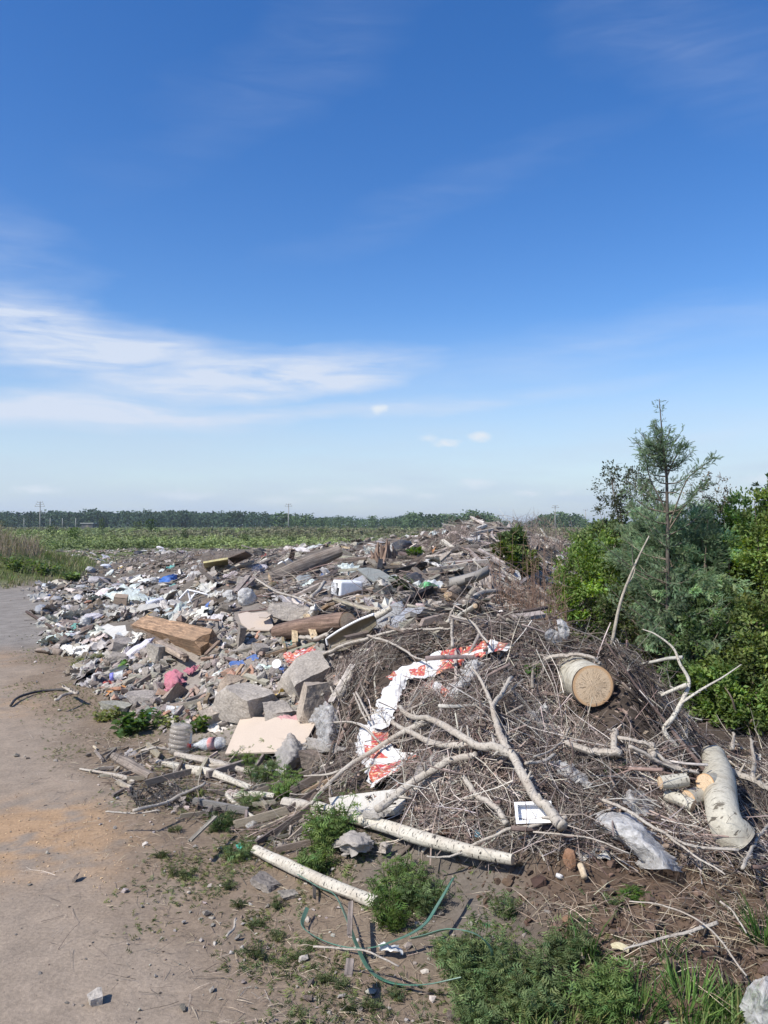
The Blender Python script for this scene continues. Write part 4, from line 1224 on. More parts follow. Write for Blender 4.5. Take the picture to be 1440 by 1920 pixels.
logpx('thick brown log strapped with dark bands lying across the rubble', [(520, 1186, .06), (560, 1178, .10), (610, 1170, .12), (652, 1166, .14)], [15, 18, 19, 19], 'red_wood', name='brown_log', sides=20, knob=.15)
logpx('large weathered tree trunk lying aslant across the wood pile', [(505, 1082, .1), (550, 1066, .15), (600, 1048, .2), (636, 1034, .25)], [9, 12, 13, 12], 'old_wood', name='weathered_trunk', sides=18, knob=.35)
logpx('thick short log on the left bank of the brown weeds, cut end dark', [(840, 1118, .1), (855, 1108, .12), (872, 1100, .12)], [9, 11, 12], 'old_wood', name='short_log', sides=14, n=8)

# ------------------------------------------------------------------ pale branches lying on the brush
BRK = M['branch_bark']
B = lambda label, pts, r0, r1, **k: rod('branch', label, 'branch', [(a, b2, k.pop('dz', .06) if len(c_) == 0 else c_[0]) for a, b2, *c_ in pts], r0, r1, k.pop('m', BRK), **k)
def YB(label, lines, m=None):                # one forked branch = one mesh
    mb = MB(); allP = []
    for pts, r0, r1 in lines:
        P, f = path3([(a, b2, .15) for a, b2 in pts]); allP.append(P)
    # share depth at the joint: shift side limbs onto the stem
    base = allP[0][0]
    for k, (pts, r0, r1) in enumerate(lines):
        P = allP[k]
        if k:
            j = P[0]; S = catmull(allP[0], 60); px0, py0 = proj(j); sx, sy = proj(S)
            q = S[np.argmin((sx - px0) ** 2 + (sy - py0) ** 2)]
            dd = q[1] - j[1]
            w = np.linspace(1, .35, len(P))
            P = np.array([W(a, b2, p[1] + dd * ww) for (a, b2), p, ww in zip(pts, P, w)])
        P = catmull(P, len(pts) * 6)
        j_ = np.random.default_rng(k + len(pts)).normal(0, 1, P.shape); j_ = sum(np.roll(j_, q_, 0) for q_ in range(5)) * .09 * r0 * P[:, 1:2] / FOC; j_[0] = j_[-1] = 0; P = P + j_
        RR = np.linspace(r0, r1, len(P)) * P[:, 1] / FOC
        V, F, U = tube(P, RR, 12, True, .07, k * 5); mb.add(V, F, uv=U); stubs(mb, P, RR, len(P) // 4, k + len(P))
    o = add('forked_branch', mb.mesh('forked_branch', True, base), m or BRK, None, base)
    return tag(o, label, 'branch')
YB('large pale forked branch sprawling over the middle of the brush heap', [
    ([(1055, 1550), (1030, 1522), (1000, 1487), (975, 1440), (955, 1405), (935, 1372), (925, 1345), (935, 1310), (960, 1270)], 11, 3.5),
    ([(962, 1412), (930, 1404), (890, 1395), (850, 1370), (815, 1350), (790, 1347), (765, 1342), (750, 1325)], 8.5, 4),
    ([(895, 1397), (850, 1395), (800, 1388), (765, 1370), (735, 1354)], 7, 4),
    ([(930, 1345), (915, 1300), (900, 1270), (885, 1252)], 4, 2)])
YB('long pale branch rising from the foam slab toward the middle of the brush', [([(708, 1516), (745, 1490), (785, 1462), (830, 1432), (860, 1420), (892, 1414)], 8, 6)])
YB('thin forked branch running under the printed wrapping sheet', [([(584, 1508), (605, 1480), (640, 1448), (680, 1420), (730, 1388), (770, 1366), (808, 1350)], 3, 6), ([(660, 1436), (620, 1450), (570, 1455)], 3, 1.5)])
dF = Q(1245, 1395, .03)[1]
fb = MB()
for pts, r0, r1, d0 in (([(1268, 1402), (1245, 1370), (1262, 1345), (1280, 1312), (1292, 1278), (1275, 1245), (1262, 1215), (1230, 1190), (1205, 1180)], 6, 1.0, 0), ([(1288, 1284), (1262, 1294), (1240, 1304)], 4.5, 3, .08), ([(1277, 1318), (1320, 1290), (1355, 1270), (1390, 1246)], 3, 1.0, .08)):
    PP = catmull([W(a_, b_, dF + d0 + .03 * i) for i, (a_, b_) in enumerate(pts)], len(pts) * 7); RR = np.linspace(r0, r1, len(PP)) * dF / FOC
    V, F, U = tube(PP, RR, 9, True, .08); fb.add(V, F, uv=U); stubs(fb, PP, RR, 4, len(pts))
bs = W(1268, 1402, dF)
tag(add('forked_branch', fb.mesh('forked_branch', True, bs), M['birch'], None, bs), 'crooked thin birch branch standing up against the bushes', 'branch')
for lab, pts, r0, r1 in [
    ('pale branch curving along the crest of the left brush', [(598, 1226), (640, 1214), (690, 1196), (740, 1184), (800, 1180), (850, 1176)], 4.5, 2),
    ('thin branch sloping over the left brush', [(690, 1192), (730, 1205), (770, 1228), (800, 1240)], 3, 1.5),
    ('short upright white stick at the crest of the left brush', [(848, 1212), (849, 1180), (849, 1155)], 3.2, 2.6),
    ('curved white stick dropping toward the printed sheet', [(846, 1155), (880, 1165), (900, 1185), (915, 1205)], 3, 2),
    ('pale crooked stick beside the left brush crest', [(840, 1168), (846, 1150), (858, 1130)], 3, 1.5),
    ('upright white stick among the timber behind the brush', [(729, 1165), (731, 1145), (733, 1130)], 2.2, 1.8),
    ('leaning split board edge at the left flank of the brush', [(625, 1310), (645, 1285), (660, 1262)], 8, 4),
    ('pair stick with red tips leaning on the brush by the sheet, nearer one', [(694, 1350), (680, 1322), (668, 1298)], 2.2, 2),
    ('pair stick leaning on the brush by the sheet, farther one', [(688, 1352), (675, 1326), (663, 1300)], 2, 1.8),
    ('dark bent twig crossing the wrapping sheet', [(608, 1357), (650, 1352), (680, 1362), (710, 1388), (722, 1400)], 2, 2.2),
    ('whitish limb lying right of the big sawn log', [(1020, 1238), (1060, 1228), (1105, 1232), (1125, 1245)], 5, 3),
    ('white limb curving below the big sawn log', [(1160, 1384), (1200, 1390), (1225, 1405), (1250, 1430), (1290, 1445)], 4.5, 3),
    ('pale limb crossing down to the fallen trunk', [(1180, 1400), (1230, 1425), (1270, 1442), (1310, 1450)], 4, 3),
    ('white limb right of the fallen trunk running off to the right edge', [(1362, 1440), (1400, 1458), (1445, 1482)], 7, 6),
    ('upright pale stub at the right edge above the trunk', [(1412, 1458), (1413, 1420), (1408, 1382)], 4.5, 2.5),
    ('long thin pale branch running over the soil to the clear sheet', [(1130, 1500), (1180, 1520), (1230, 1555), (1290, 1582), (1385, 1594)], 3.5, 3),
    ('thin straight stick over the soil below the fallen trunk', [(1255, 1570), (1310, 1610), (1360, 1640)], 2.5, 1.5),
    ('stick slanting up at the right edge below the trunk', [(1392, 1628), (1420, 1575), (1445, 1540)], 3.5, 2.5),
    ('branch curling left from the white tray across the soil', [(1062, 1532), (1020, 1545), (960, 1552), (900, 1580), (850, 1607), (800, 1605)], 4.5, 1.5),
    ('pale branch running left of the white tray', [(950, 1545), (925, 1512), (890, 1482), (870, 1455)], 6, 5),
    ('branch lying right of the big fork', [(1068, 1365), (1045, 1400), (1000, 1420)], 2.5, 2),
    ('short thick stub standing in the brush right of centre', [(1152, 1370), (1150, 1395), (1160, 1415)], 6, 6),
    ('thick pale limb under the brush at right centre', [(1060, 1395), (1110, 1408), (1165, 1414)], 7, 7),
    ('short brown stump leaning by the fallen trunk', [(1222, 1395), (1226, 1408), (1224, 1420)], 7, 7),
    ('white forked limb beside the clear film', [(985, 1432), (1015, 1428), (1040, 1415)], 3, 3),
    ('pointed pale stump standing under the bushes', [(1284, 1380), (1286, 1360), (1289, 1340)], 5, 2),
    ('pointed stump under the bushes at the right edge', [(1372, 1405), (1374, 1390), (1373, 1375)], 4, 2),
    ('thin dark root reaching out of the soil heap', [(1170, 1780), (1230, 1762), (1300, 1745), (1345, 1730)], 2, 4),
    ('thin twig arching over the soil heap', [(1180, 1690), (1250, 1700), (1330, 1740), (1400, 1830)], 1.5, 1.8),
    ('white forked root at the right of the soil heap', [(1350, 1690), (1375, 1710), (1400, 1750)], 2.2, 1.5),
    ('long stick lying over the earth below the tray', [(1000, 1560), (1100, 1570), (1180, 1600)], 2, 1.5),
    ('grey branch lying in the dark netting at the road edge', [(250, 1520), (310, 1505), (345, 1488), (385, 1468)], 3.5, 2.5),
    ('thin brown stick beneath the grey branch at the road edge', [(198, 1522), (250, 1524), (300, 1520)], 2, 1.5),
    ('curved stick by the road below the beige board', [(265, 1408), (290, 1402), (320, 1405)], 2.5, 2.5),
    ('short pale stick on the verge beside the black hose', [(118, 1287), (132, 1296), (146, 1300)], 3, 3),
    ('short brown stick lying on the verge beside the black hose', [(103, 1312), (120, 1304), (140, 1298)], 3, 3),
    ('brown stick lying on the bare verge near the bottom', [(425, 1755), (438, 1742), (443, 1722)], 2.5, 2),
    ('thin pale stick under the green straps', [(588, 1775), (640, 1778), (690, 1785), (748, 1812)], 2.2, 1.8),
    ('dark charred limb lying in the hollow', [(870, 1130), (900, 1115), (940, 1112), (985, 1128)], 6, 4),
    ('white stripped pole lying on the brown log by the trough', [(563, 1195), (590, 1195), (616, 1193)], 4.5, 4.5),
    ('pale stick leaning in the timber left of the appliance', [(584, 1120), (596, 1108), (610, 1092)], 4, 3),
    ('long pale pole lying over the timber at left', [(420, 1072), (445, 1062), (475, 1053)], 3.5, 3),
    ('long dark stick running down from the timber at left centre', [(480, 1085), (520, 1110), (570, 1125), (600, 1145)], 2, 2)]:
    rod('branch', lab, 'branch', [(a, b2, .12) for a, b2 in pts], r0, r1, BRK, knob=.08, sides=8)
# slim leaning sapling stem in front of the bushes
rod('leaning_stem', 'slim grey sapling stem leaning right in front of the bushes', 'stem', [], 3.6, 1.2, M['stick'], (.33, .29, .23), world=[W(1146, 1212, 5.7), W(1164, 1127, 5.75), W(1193, 1054, 5.8), W(1217, 1005, 5.85)], sides=7, n=14, twigs=2)
rod('dark_rod', 'long rusty dark rod lying at the road edge on the left', 'rod', [(50, 1147, .03), (90, 1172, .04), (137, 1202, .06)], 2.6, 3, M['stick'], (.08, .055, .045), knob=0)
rod('black_hose', 'bent black hose lying flat on the dirt road', 'hose', [(20, 1323, .015), (32, 1309, .015), (60, 1299, .015), (95, 1294, .015), (132, 1292, .015)], 2.4, 2.2, M['rubber'], knob=0, n=20)
rod('dead_stick', 'thick dark gnarled stick on the verge below the white cloth', 'branch', [(70, 1219, .03), (92, 1219, .04), (115, 1224, .03)], 5, 6, M['stick'], (.20, .16, .13), knob=.3)

# ------------------------------------------------------------------ timber
def beam(name, label, pts, w, h, color, m='wood', group=None, cat='beam', roll=0.0, jag=.4, seed=0, st=12):
    P, f = path3([(a, b2, .13) for a, b2 in pts], .5)
    a, b2 = P[0], P[-1]; L = np.linalg.norm(b2 - a); k = f.mean() / FOC
    r = np.random.default_rng(seed)
    V, F = [], []
    cs = [(-1, -1), (-.3, -1.04), (.4, -1), (1, -1), (1.03, 0), (1, 1), (.45, 1.04), (-.2, 1), (-1, 1), (-1.03, .1)]
    jit = 1 + r.normal(0, .07, (len(cs), 2))
    for i in range(st + 1):
        x = i / st - .5
        for j, (cy2, cz2) in enumerate(cs):
            xx = x
            if i in (0, st): xx += (1 if i == 0 else -1) * r.random() * jag * .12
            V.append((xx * L, cy2 * w / 2 * k * jit[j, 0] * (1 + r.normal(0, .025)), cz2 * h / 2 * k * jit[j, 1] * (1 + r.normal(0, .03))))
    n = len(cs)
    for i in range(st):
        for j in range(n):
            q = i * n + j; q2 = i * n + (j + 1) % n
            F += [(q, q2, q2 + n), (q, q2 + n, q + n)]
    V = np.array(V); c0 = V[:n].mean(0); c1 = V[-n:].mean(0)
    e = st * n
    F += [(len(V), (j + 1) % n, j) for j in range(n)] + [(len(V) + 1, e + j, e + (j + 1) % n) for j in range(n)]
    V = np.concatenate([V, [c0, c1]])
    R = aim((b2 - a)[None])[0] @ rotx(np.array([roll]))[0]
    o = add(name, mesh_np(name, V, np.array(F)), M[m], color=color)
    o.matrix_world = Matrix.Translation(Vector((a + b2) / 2)) @ Matrix(R.tolist()).to_4x4()
    return tag(o, label, cat, group)
beam('rotten_beam', 'massive rotting orange-brown timber lying on the rubble', [(262, 1172), (395, 1206)], 36, 28, None, 'rotten', roll=.5, seed=1)
beam('timber', 'narrow dark plank lying in front of the rotting timber', [(246, 1172), (352, 1236)], 8, 10, (.17, .13, .10), seed=2)
beam('timber', 'short brown timber end tucked under the rotting timber', [(296, 1205), (346, 1232)], 12, 10, (.34, .27, .21), seed=3)
beam('timber', 'flat tan board standing against the strapped brown log, right one', [(574, 1152), (590, 1196)], 12, 3, (.42, .32, .2), seed=4, roll=.2)
beam('timber', 'flat tan board against the strapped brown log, left one', [(552, 1168), (553, 1205)], 11, 3, (.40, .31, .19), seed=5, roll=.1)
beam('timber', 'charred black beam lying over the timber right of the appliance', [(752, 1134), (808, 1104)], 14, 12, (.022, .02, .02), seed=6)
beam('timber', 'charred black beam behind the grey sheet', [(738, 1072), (800, 1056)], 8, 8, (.03, .027, .025), seed=7)
beam('timber', 'charred upright post end behind the grey sheet', [(712, 1070), (714, 1052)], 9, 9, (.03, .027, .025), seed=8)
beam('timber', 'grey weathered board lying left of the grey sheet', [(636, 1070), (676, 1067)], 6, 5, (.26, .25, .20), seed=9)
beam('timber', 'dark plank leaning left at the left end of the wood pile', [(376, 1068), (402, 1090)], 6, 6, (.12, .10, .085), seed=10)
beam('timber', 'grey split plank leaning in the middle of the left wood pile', [(440, 1112), (466, 1080)], 9, 6, (.30, .25, .21), seed=11)
beam('timber', 'second plank leaning beside the split plank', [(446, 1114), (480, 1082)], 6, 4, (.22, .18, .15), seed=12)
beam('timber', 'long grey plank lying at the foot of the appliance', [(625, 1122), (700, 1146)], 8, 5, (.32, .28, .21), seed=13)
beam('timber', 'grey plank lying beside the long plank at the foot of the appliance', [(640, 1132), (712, 1142)], 6, 4, (.36, .31, .24), seed=14)
beam('timber', 'dark grooved beam on top of the back mound', [(843, 1030), (900, 1024)], 8, 8, (.24, .20, .17), seed=15)
beam('timber', 'pale beam lying on the upper back mound', [(880, 1002), (925, 992)], 5, 4, (.42, .38, .33), seed=16)
beam('timber', 'short pale beam at the summit of the back mound', [(893, 992), (912, 985)], 5, 5, (.5, .47, .42), seed=17)
beam('timber', 'white slat lying across the heap left of the back mound', [(775, 1062), (818, 1048)], 6, 4, (.62, .60, .56), seed=18)
beam('timber', 'second white slat across the heap left of the back mound', [(800, 1050), (826, 1062)], 5, 4, (.6, .58, .55), seed=19)
beam('timber', 'long pale pole lying right of the grey sheet', [(800, 1068), (850, 1062)], 5, 5, (.40, .33, .27), seed=20)
beam('timber', 'short grey pole stub leaning on the log in the hollow', [(915, 1065), (918, 1105)], 6, 5, (.24, .20, .17), seed=21)
beam('timber', 'weathered grey board edge leaning at the flank of the brush heap', [(620, 1318), (663, 1245)], 12, 5, (.38, .34, .30), seed=22)
beam('timber', 'flat grey plank lying on the verge below the straps', [(653, 1830), (657, 1798)], 15, 4, (.20, .165, .14), seed=23)
beam('timber', 'flat grey plank lying on the verge between the straps', [(655, 1755), (658, 1690)], 9, 4, (.22, .18, .15), seed=24)
beam('timber', 'split grey wood splinters lying on the weedy verge', [(355, 1578), (405, 1530)], 7, 4, (.28, .25, .20), seed=25)
beam('timber', 'brown stake poking from the rubble right of the rotting timber', [(385, 1228), (412, 1202)], 6, 5, (.22, .16, .12), seed=26)
beam('timber', 'thin brown stick lying flat in the rubble above the rotting timber', [(370, 1161), (415, 1163)], 3, 3, (.18, .12, .09), seed=27)

# the standing brown stump in the wood pile
sm = MB()
base = Q(720, 1050, 0)
for i in range(26):
    a = rnd.uniform(0, 6.28); r0 = rnd.uniform(0, .16); hh = rnd.uniform(.15, .42) * (1.1 - r0 * 2)
    p = base + np.array([r0 * math.cos(a), r0 * math.sin(a), -.1])
    q2 = p + np.array([rnd.gauss(0, .05), rnd.gauss(0, .05), hh])
    V, F, U = tube(catmull([p, (p + q2) / 2 + np.array([rnd.gauss(0, .02), 0, 0]), q2], 6), np.linspace(.07, .012, 6), 6, True, .3, i)
    sm.add(V, F, uv=U)
tag(add('splintered_stump', sm.mesh('splintered_stump', False, base), wood_mat('stump_wood', (.23, .16, .12), s3=(20, 20, 2)), None, base), 'splintered reddish-brown stump standing in the wood pile', 'stump')

# ------------------------------------------------------------------ concrete blocks
block('concrete_block', 'largest broken concrete block with a dark pitted face, beside the brush', 'block', 573, 1272, (78, 60, 58), .55, .45, -.30, (.33, .295, .255), seed=3, cuts=12, rough=.05)
block('concrete_block', 'wide concrete block with a dirty tan top above the beige board', 'block', 462, 1318, (92, 66, 56), -.55, .10, .14, (.36, .32, .275), seed=5, cuts=12, rough=.07)
block('concrete_block', 'upright brownish concrete block at the right corner of the beige board', 'block', 590, 1316, (44, 40, 62), .35, -.05, .12, (.36, .30, .24), seed=8, cuts=10)
block('concrete_block', 'tilted brown concrete block left of the wide one', 'block', 406, 1345, (50, 30, 30), .4, .3, -.25, (.33, .28, .23), seed=9)
block('concrete_block', 'grey concrete block under the rotting timber', 'block', 300, 1226, (30, 30, 34), .9, .1, .1, (.32, .29, .25), seed=11)
block('concrete_block', 'flat pale concrete slab lying at the verge above the nettles', 'block', 265, 1312, (58, 30, 22), .3, .1, .1, (.35, .31, .27), seed=13, rough=.1)
block('concrete_block', 'low mossy concrete lump at the verge left of the nettles', 'block', 225, 1330, (38, 26, 18), -.3, .1, .1, (.30, .29, .24), seed=14, rough=.12)
block('concrete_block', 'tilted brown slab leaning in the rubble below the pink cloth', 'block', 330, 1305, (40, 8, 34), 1.1, .3, .6, (.26, .20, .16), seed=15)
block('concrete_block', 'narrow brown slab lying under the tilted one', 'block', 340, 1325, (46, 20, 16), -.25, 0, -.15, (.25, .19, .15), seed=16)
block('concrete_block', 'upright flat slab behind the rubble above the white lid', 'block', 452, 1196, (12, 40, 40), .3, 0, .15, (.20, .175, .15), seed=17)
block('concrete_block', 'rough grey concrete lump behind the cream board', 'block', 545, 1150, (66, 40, 26), .1, .1, .1, (.36, .32, .275), seed=18, rough=.12)
block('concrete_block', 'concrete lump left of the white cloth', 'block', 235, 1213, (42, 34, 30), .5, .1, .2, (.33, .29, .255), seed=19, rough=.1)
block('concrete_block', 'rounded rough concrete lump beneath the lump by the foil sheet', 'block', 222, 1238, (38, 26, 22), .2, .1, .1, (.29, .255, .22), seed=20, rough=.12)
block('concrete_block', 'concrete lump left of the wide block', 'block', 436, 1285, (44, 30, 26), .2, .2, .1, (.27, .21, .16), seed=21, rough=.14)
block('concrete_block', 'small grey stone lump between the wide block and the upright one', 'block', 528, 1335, (48, 34, 28), .2, .1, -.2, (.28, .25, .22), seed=22, rough=.14)
block('concrete_block', 'grey broken slab standing behind the red and white wrapper', 'block', 610, 1238, (30, 12, 34), -.5, .1, .3, (.34, .31, .28), seed=23)
block('concrete_block', 'grey square block of rubble left of the wrapper', 'block', 487, 1222, (24, 20, 24), .5, .2, .1, (.28, .25, .22), seed=24)
block('brown_stone', 'smooth brown stone lying in the weeds right of the grey bag', 'stone', 590, 1425, (44, 34, 24), .1, .1, .3, (.22, .17, .135), seed=25, rough=.1)
block('white_block', 'small white plaster block at the verge of the rubble', 'block', 318, 1336, (16, 12, 20), .2, .1, .1, (.72, .71, .68), seed=26)
block('white_block', 'white foam lump beside the white plaster block', 'block', 283, 1337, (20, 10, 9), .1, .3, .1, (.70, .70, .68), seed=27, rough=.15)
block('white_block', 'white foam piece on the slab by the verge', 'block', 247, 1305, (20, 10, 6), .4, .1, .2, (.76, .76, .74), seed=28, rough=.15)
block('grey_stone', 'pale angular stone lying alone on the road', 'stone', 180, 1872, (24, 20, 20), .6, .2, -.1, (.42, .38, .33), seed=29, cuts=5, rough=.08)
block('brown_stone', 'round brown stone in the grass at the bottom', 'stone', 851, 1906, (24, 18, 12), .1, 0, 0, (.13, .10, .085), seed=30, cuts=6, chips=10)
block('grey_stone', 'flat grey stone by the lower birch pole', 'stone', 500, 1660, (44, 30, 16), -.5, 0, .1, (.17, .15, .135), seed=31, rough=.14)
block('grey_stone', 'small flat grey stone by the lower birch pole, nearer the grass', 'stone', 540, 1678, (30, 22, 12), .2, 0, 0, (.20, .18, .155), seed=32, rough=.14)
block('wooden_box', 'rusty brown box end among the litter', 'box', 226, 1130, (22, 40, 26), .25, .1, .1, (.34, .26, .19), m='wood', seed=33, chips=1, rough=.02)
block('wooden_box', 'small cardboard box in front of the white appliance', 'box', 682, 1126, (26, 20, 16), .2, .1, 0, (.36, .27, .18), m='wood', seed=34, chips=1, rough=.03)
block('brown_slab', 'flat pale slab end right of the wooden box', 'block', 240, 1140, (30, 16, 8), .05, 0, .05, (.40, .36, .31), seed=35)

# ------------------------------------------------------------------ boards and panels
prism('fibreboard', 'large clean beige fibreboard lying at the foot of the rubble', 'board', [(422, 1413), (436, 1380), (452, 1344), (520, 1345), (592, 1355), (582, 1374), (570, 1396), (556, 1390), (540, 1398), (534, 1409), (480, 1411)],
      [(422, 1413, .03), (590, 1356, .03), (452, 1344, .05)], .012, M['board'])
prism('fibreboard', 'smaller cream fibreboard lying on the rubble slope higher up', 'board', [(446, 1151), (463, 1147), (472, 1149), (500, 1147), (508, 1162), (513, 1175), (505, 1181), (466, 1180), (452, 1168)],
      [(446, 1151, .10), (508, 1150, .08), (466, 1180, .06)], .014, M['board'])
prism('fibreboard', 'cream splinter of board leaning on the smaller fibreboard', 'board', [(484, 1152), (510, 1145), (514, 1148), (500, 1158), (486, 1157)], [(484, 1153, .14), (512, 1146, .12), (500, 1158, .12)], .01, M['board'])
prism('foam_slab', 'ribbed off-white foam slab lying in front of the brush', 'slab', [(616, 1496), (640, 1492), (752, 1478), (760, 1500), (742, 1518), (706, 1524), (660, 1526), (622, 1516)],
      [(616, 1496, .06), (755, 1480, .07), (660, 1526, .04)], .03, mat('ribbed_foam', (.60, .57, .51), var=.1, nscale=3, s3=(60, 2, 2), bump=.9, bdist=.006, dust=(.4, .36, .3), dustamt=.4))
prism('roofing_sheet', 'flat grey-green corrugated sheet lying on the wood pile', 'sheet', [(668, 1066), (690, 1064), (712, 1068), (742, 1086), (700, 1090), (686, 1080)], [(668, 1066, .18), (742, 1086, .15), (690, 1064, .2)], .02, M['metal_grey'], (.28, .285, .24))
prism('roofing_sheet', 'thin bent grey sheet jutting right of the corrugated one', 'sheet', [(734, 1078), (742, 1077), (768, 1090), (764, 1094), (752, 1090)], [(734, 1078, .16), (768, 1090, .14), (742, 1077, .18)], .015, M['metal_grey'], (.33, .33, .31))
prism('crate', 'yellow printed crate side lying at the left of the wood pile', 'crate', [(381, 1053), (427, 1045), (428, 1056), (384, 1064)], [(384, 1064, .05), (428, 1056, .08), (427, 1045, .35)], .03,
      mat('yellow_paint', (.62, .55, .26), var=.3, nscale=9, dust=(.30, .27, .2), dustamt=.8))
prism('cardboard_box', 'dark brown flattened carton behind the yellow crate', 'box', [(427, 1045), (460, 1032), (474, 1040), (440, 1056)], [(427, 1045, .3), (474, 1040, .3), (440, 1056, .1)], .02, M['wood'], (.13, .10, .085))
prism('plasterboard', 'small white square panel on the heap under the red scraps', 'panel', [(521, 1056), (530, 1051), (538, 1058), (528, 1063)], [(521, 1056, .2), (538, 1058, .15), (530, 1051, .25)], .02, M['white_plastic'])
prism('plasterboard', 'second white square panel right of the first', 'panel', [(534, 1050), (541, 1046), (550, 1053), (540, 1057)], [(534, 1050, .2), (550, 1053, .15), (541, 1046, .25)], .02, M['white_plastic'])
prism('plasterboard', 'bright white panel on the face of the back mound', 'panel', [(872, 1008), (888, 999), (902, 1001), (898, 1012), (880, 1012)], [(872, 1008, .1), (902, 1001, .1), (880, 1012, .1)], .03, M['scrap'], (.62, .60, .56))
prism('grey_sheet', 'jagged pale foil sheet lying over the rubble at left', 'sheet', [(190, 1176), (202, 1169), (213, 1174), (235, 1172), (237, 1183), (250, 1185), (232, 1193), (217, 1199), (205, 1190), (196, 1184)],
      [(190, 1176, .12), (250, 1185, .10), (217, 1199, .06)], .006, M['scrap'], (.55, .53, .48))
prism('asphalt_slab', 'flat dark slab leaning left of the chair frame', 'slab', [(252, 1135), (290, 1131), (300, 1137), (262, 1146)], [(252, 1135, .12), (300, 1137, .1), (262, 1146, .05)], .03, M['concrete'], (.33, .33, .32))
# concave metal trough with a white rolled edge
tr = thing('metal_trough', Q(612, 1213, 0), 'olive-brown curved metal panel with a white rolled edge leaning on the brush', 'panel')
A0 = np.array([Q(612, 1198, .12), Q(640, 1180, .16), Q(672, 1163, .2), Q(700, 1152, .22)]); f = np.polyval(np.polyfit(range(4), A0[:, 1], 1), range(4)) * .97
top = catmull([W(a, b2, k) for (a, b2), k in zip([(612, 1198), (640, 1180), (672, 1163), (700, 1152)], f)], 24)
bot = catmull([W(a, b2, k) for (a, b2), k in zip([(616, 1222), (648, 1219), (682, 1196), (706, 1172)], f * .99)], 24)
G = []
for t in np.linspace(0, 1, 12):
    mid = top * (1 - t) + bot * t
    mid = mid + np.array([.01, .09, -.01]) * math.sin(t * math.pi)
    G.append(mid)
G = np.array(G)
mb = MB(); mb.add(G.reshape(-1, 3), grid_faces(12, 24))
o = add('panel', mb.mesh('panel', True, np.array(tr.location)), M['metal_grey'], tr, color=(.15, .13, .09)); md = o.modifiers.new('solid', 'SOLIDIFY'); md.thickness = .006
V, F, U = tube(np.concatenate([[bot[0] * .5 + top[0] * .5], top]), .010, 8, True)
mb = MB(); mb.add(V, F, uv=U); add('rim', mb.mesh('rim', True, np.array(tr.location)), M['white_plastic'], tr)

# ------------------------------------------------------------------ sheets, cloths and bags
def print_mat():
    m, nt, b = new_mat('printed_wrapping')
    uv = N(nt, 'ShaderNodeTexCoord').outputs['UV']
    k = N(nt, 'ShaderNodeAttribute', attribute_name='col').outputs['Fac']
    mp = N(nt, 'ShaderNodeMapping'); mp.inputs['Scale'].default_value = (15, 13, 1); nt.links.new(uv, mp.inputs[0])
    vo = N(nt, 'ShaderNodeTexVoronoi'); vo.inputs['Scale'].default_value = 1; nt.links.new(mp.outputs[0], vo.inputs['Vector'])
    rampn = N(nt, 'ShaderNodeValToRGB'); e = rampn.color_ramp.elements
    rampn.color_ramp.interpolation = 'CONSTANT'
    e[0].position = 0; e[0].color = (.42, .07, .05, 1); e[1].position = .42; e[1].color = (.50, .20, .11, 1)
    for p, c in ((.62, (.40, .05, .07, 1)), (.78, (.62, .38, .22, 1)), (.90, (.72, .7, .68, 1))):
        x = e.new(p); x.color = c
    nt.links.new(vo.outputs['Color'], rampn.inputs[0])
    nz = noise_n(nt, uv, 1, 4, .6, (7, 5, 1))
    on = rangev(nt, mth(nt, 'MULTIPLY', rangev(nt, nz, .36, .48, .2, 1), k), .44, .50, 0, 1)
    c = mixc(nt, on, (.60, .59, .575), rampn.outputs[0])
    vec = N(nt, 'ShaderNodeTexCoord').outputs['Object']
    d = noise_n(nt, vec, 12, 6)
    c = mixc(nt, rangev(nt, d, .5, .75, 0, .35), c, (.45, .42, .38))
    nt.links.new(c, b.inputs['Base Color']); b.inputs['Roughness'].default_value = .42; b.inputs['Specular IOR Level'].default_value = .4
    n1 = noise_n(nt, vec, 16, 5, .6, dist=1.0)
    bump_n(nt, b, n1, .8, .012)
    return m
M['print'] = print_mat()
def pm(si, u, v):
    if si == 0:                               # far strip, u from the tip back
        k = np.where((u > .05) & (u < .12), 1., 0.) + np.where((u > .20) & (u < .62) & ((v < .45) | (v > .62)), 1., 0.) + np.where((u > .50) & (u < .60), 1., 0.) * (v < .7)
        k = k + np.where((u > .70) & (u < .84) & (v > .30) & (v < .85), .8, 0)
        k = k + np.where((u > .92), .6, 0)
        return np.clip(k, 0, 1)
    if si == 1:
        return np.zeros_like(u)
    if si == 2:
        return np.clip(np.where((u > .05) & (u < .28) & (v > .5), 1, 0.) + np.where((u > .28) & (u < .5) & (v > .25) & (v < .7), 1, 0) + np.where((u > .6) & (u < .92) & (v > .22) & (v < .80), 1, 0) + np.where((u > .55) & (v > .84) & (v < .95), 1, 0), 0, 1)
    return np.where((u < .35) | (u > .6), .8, 0)
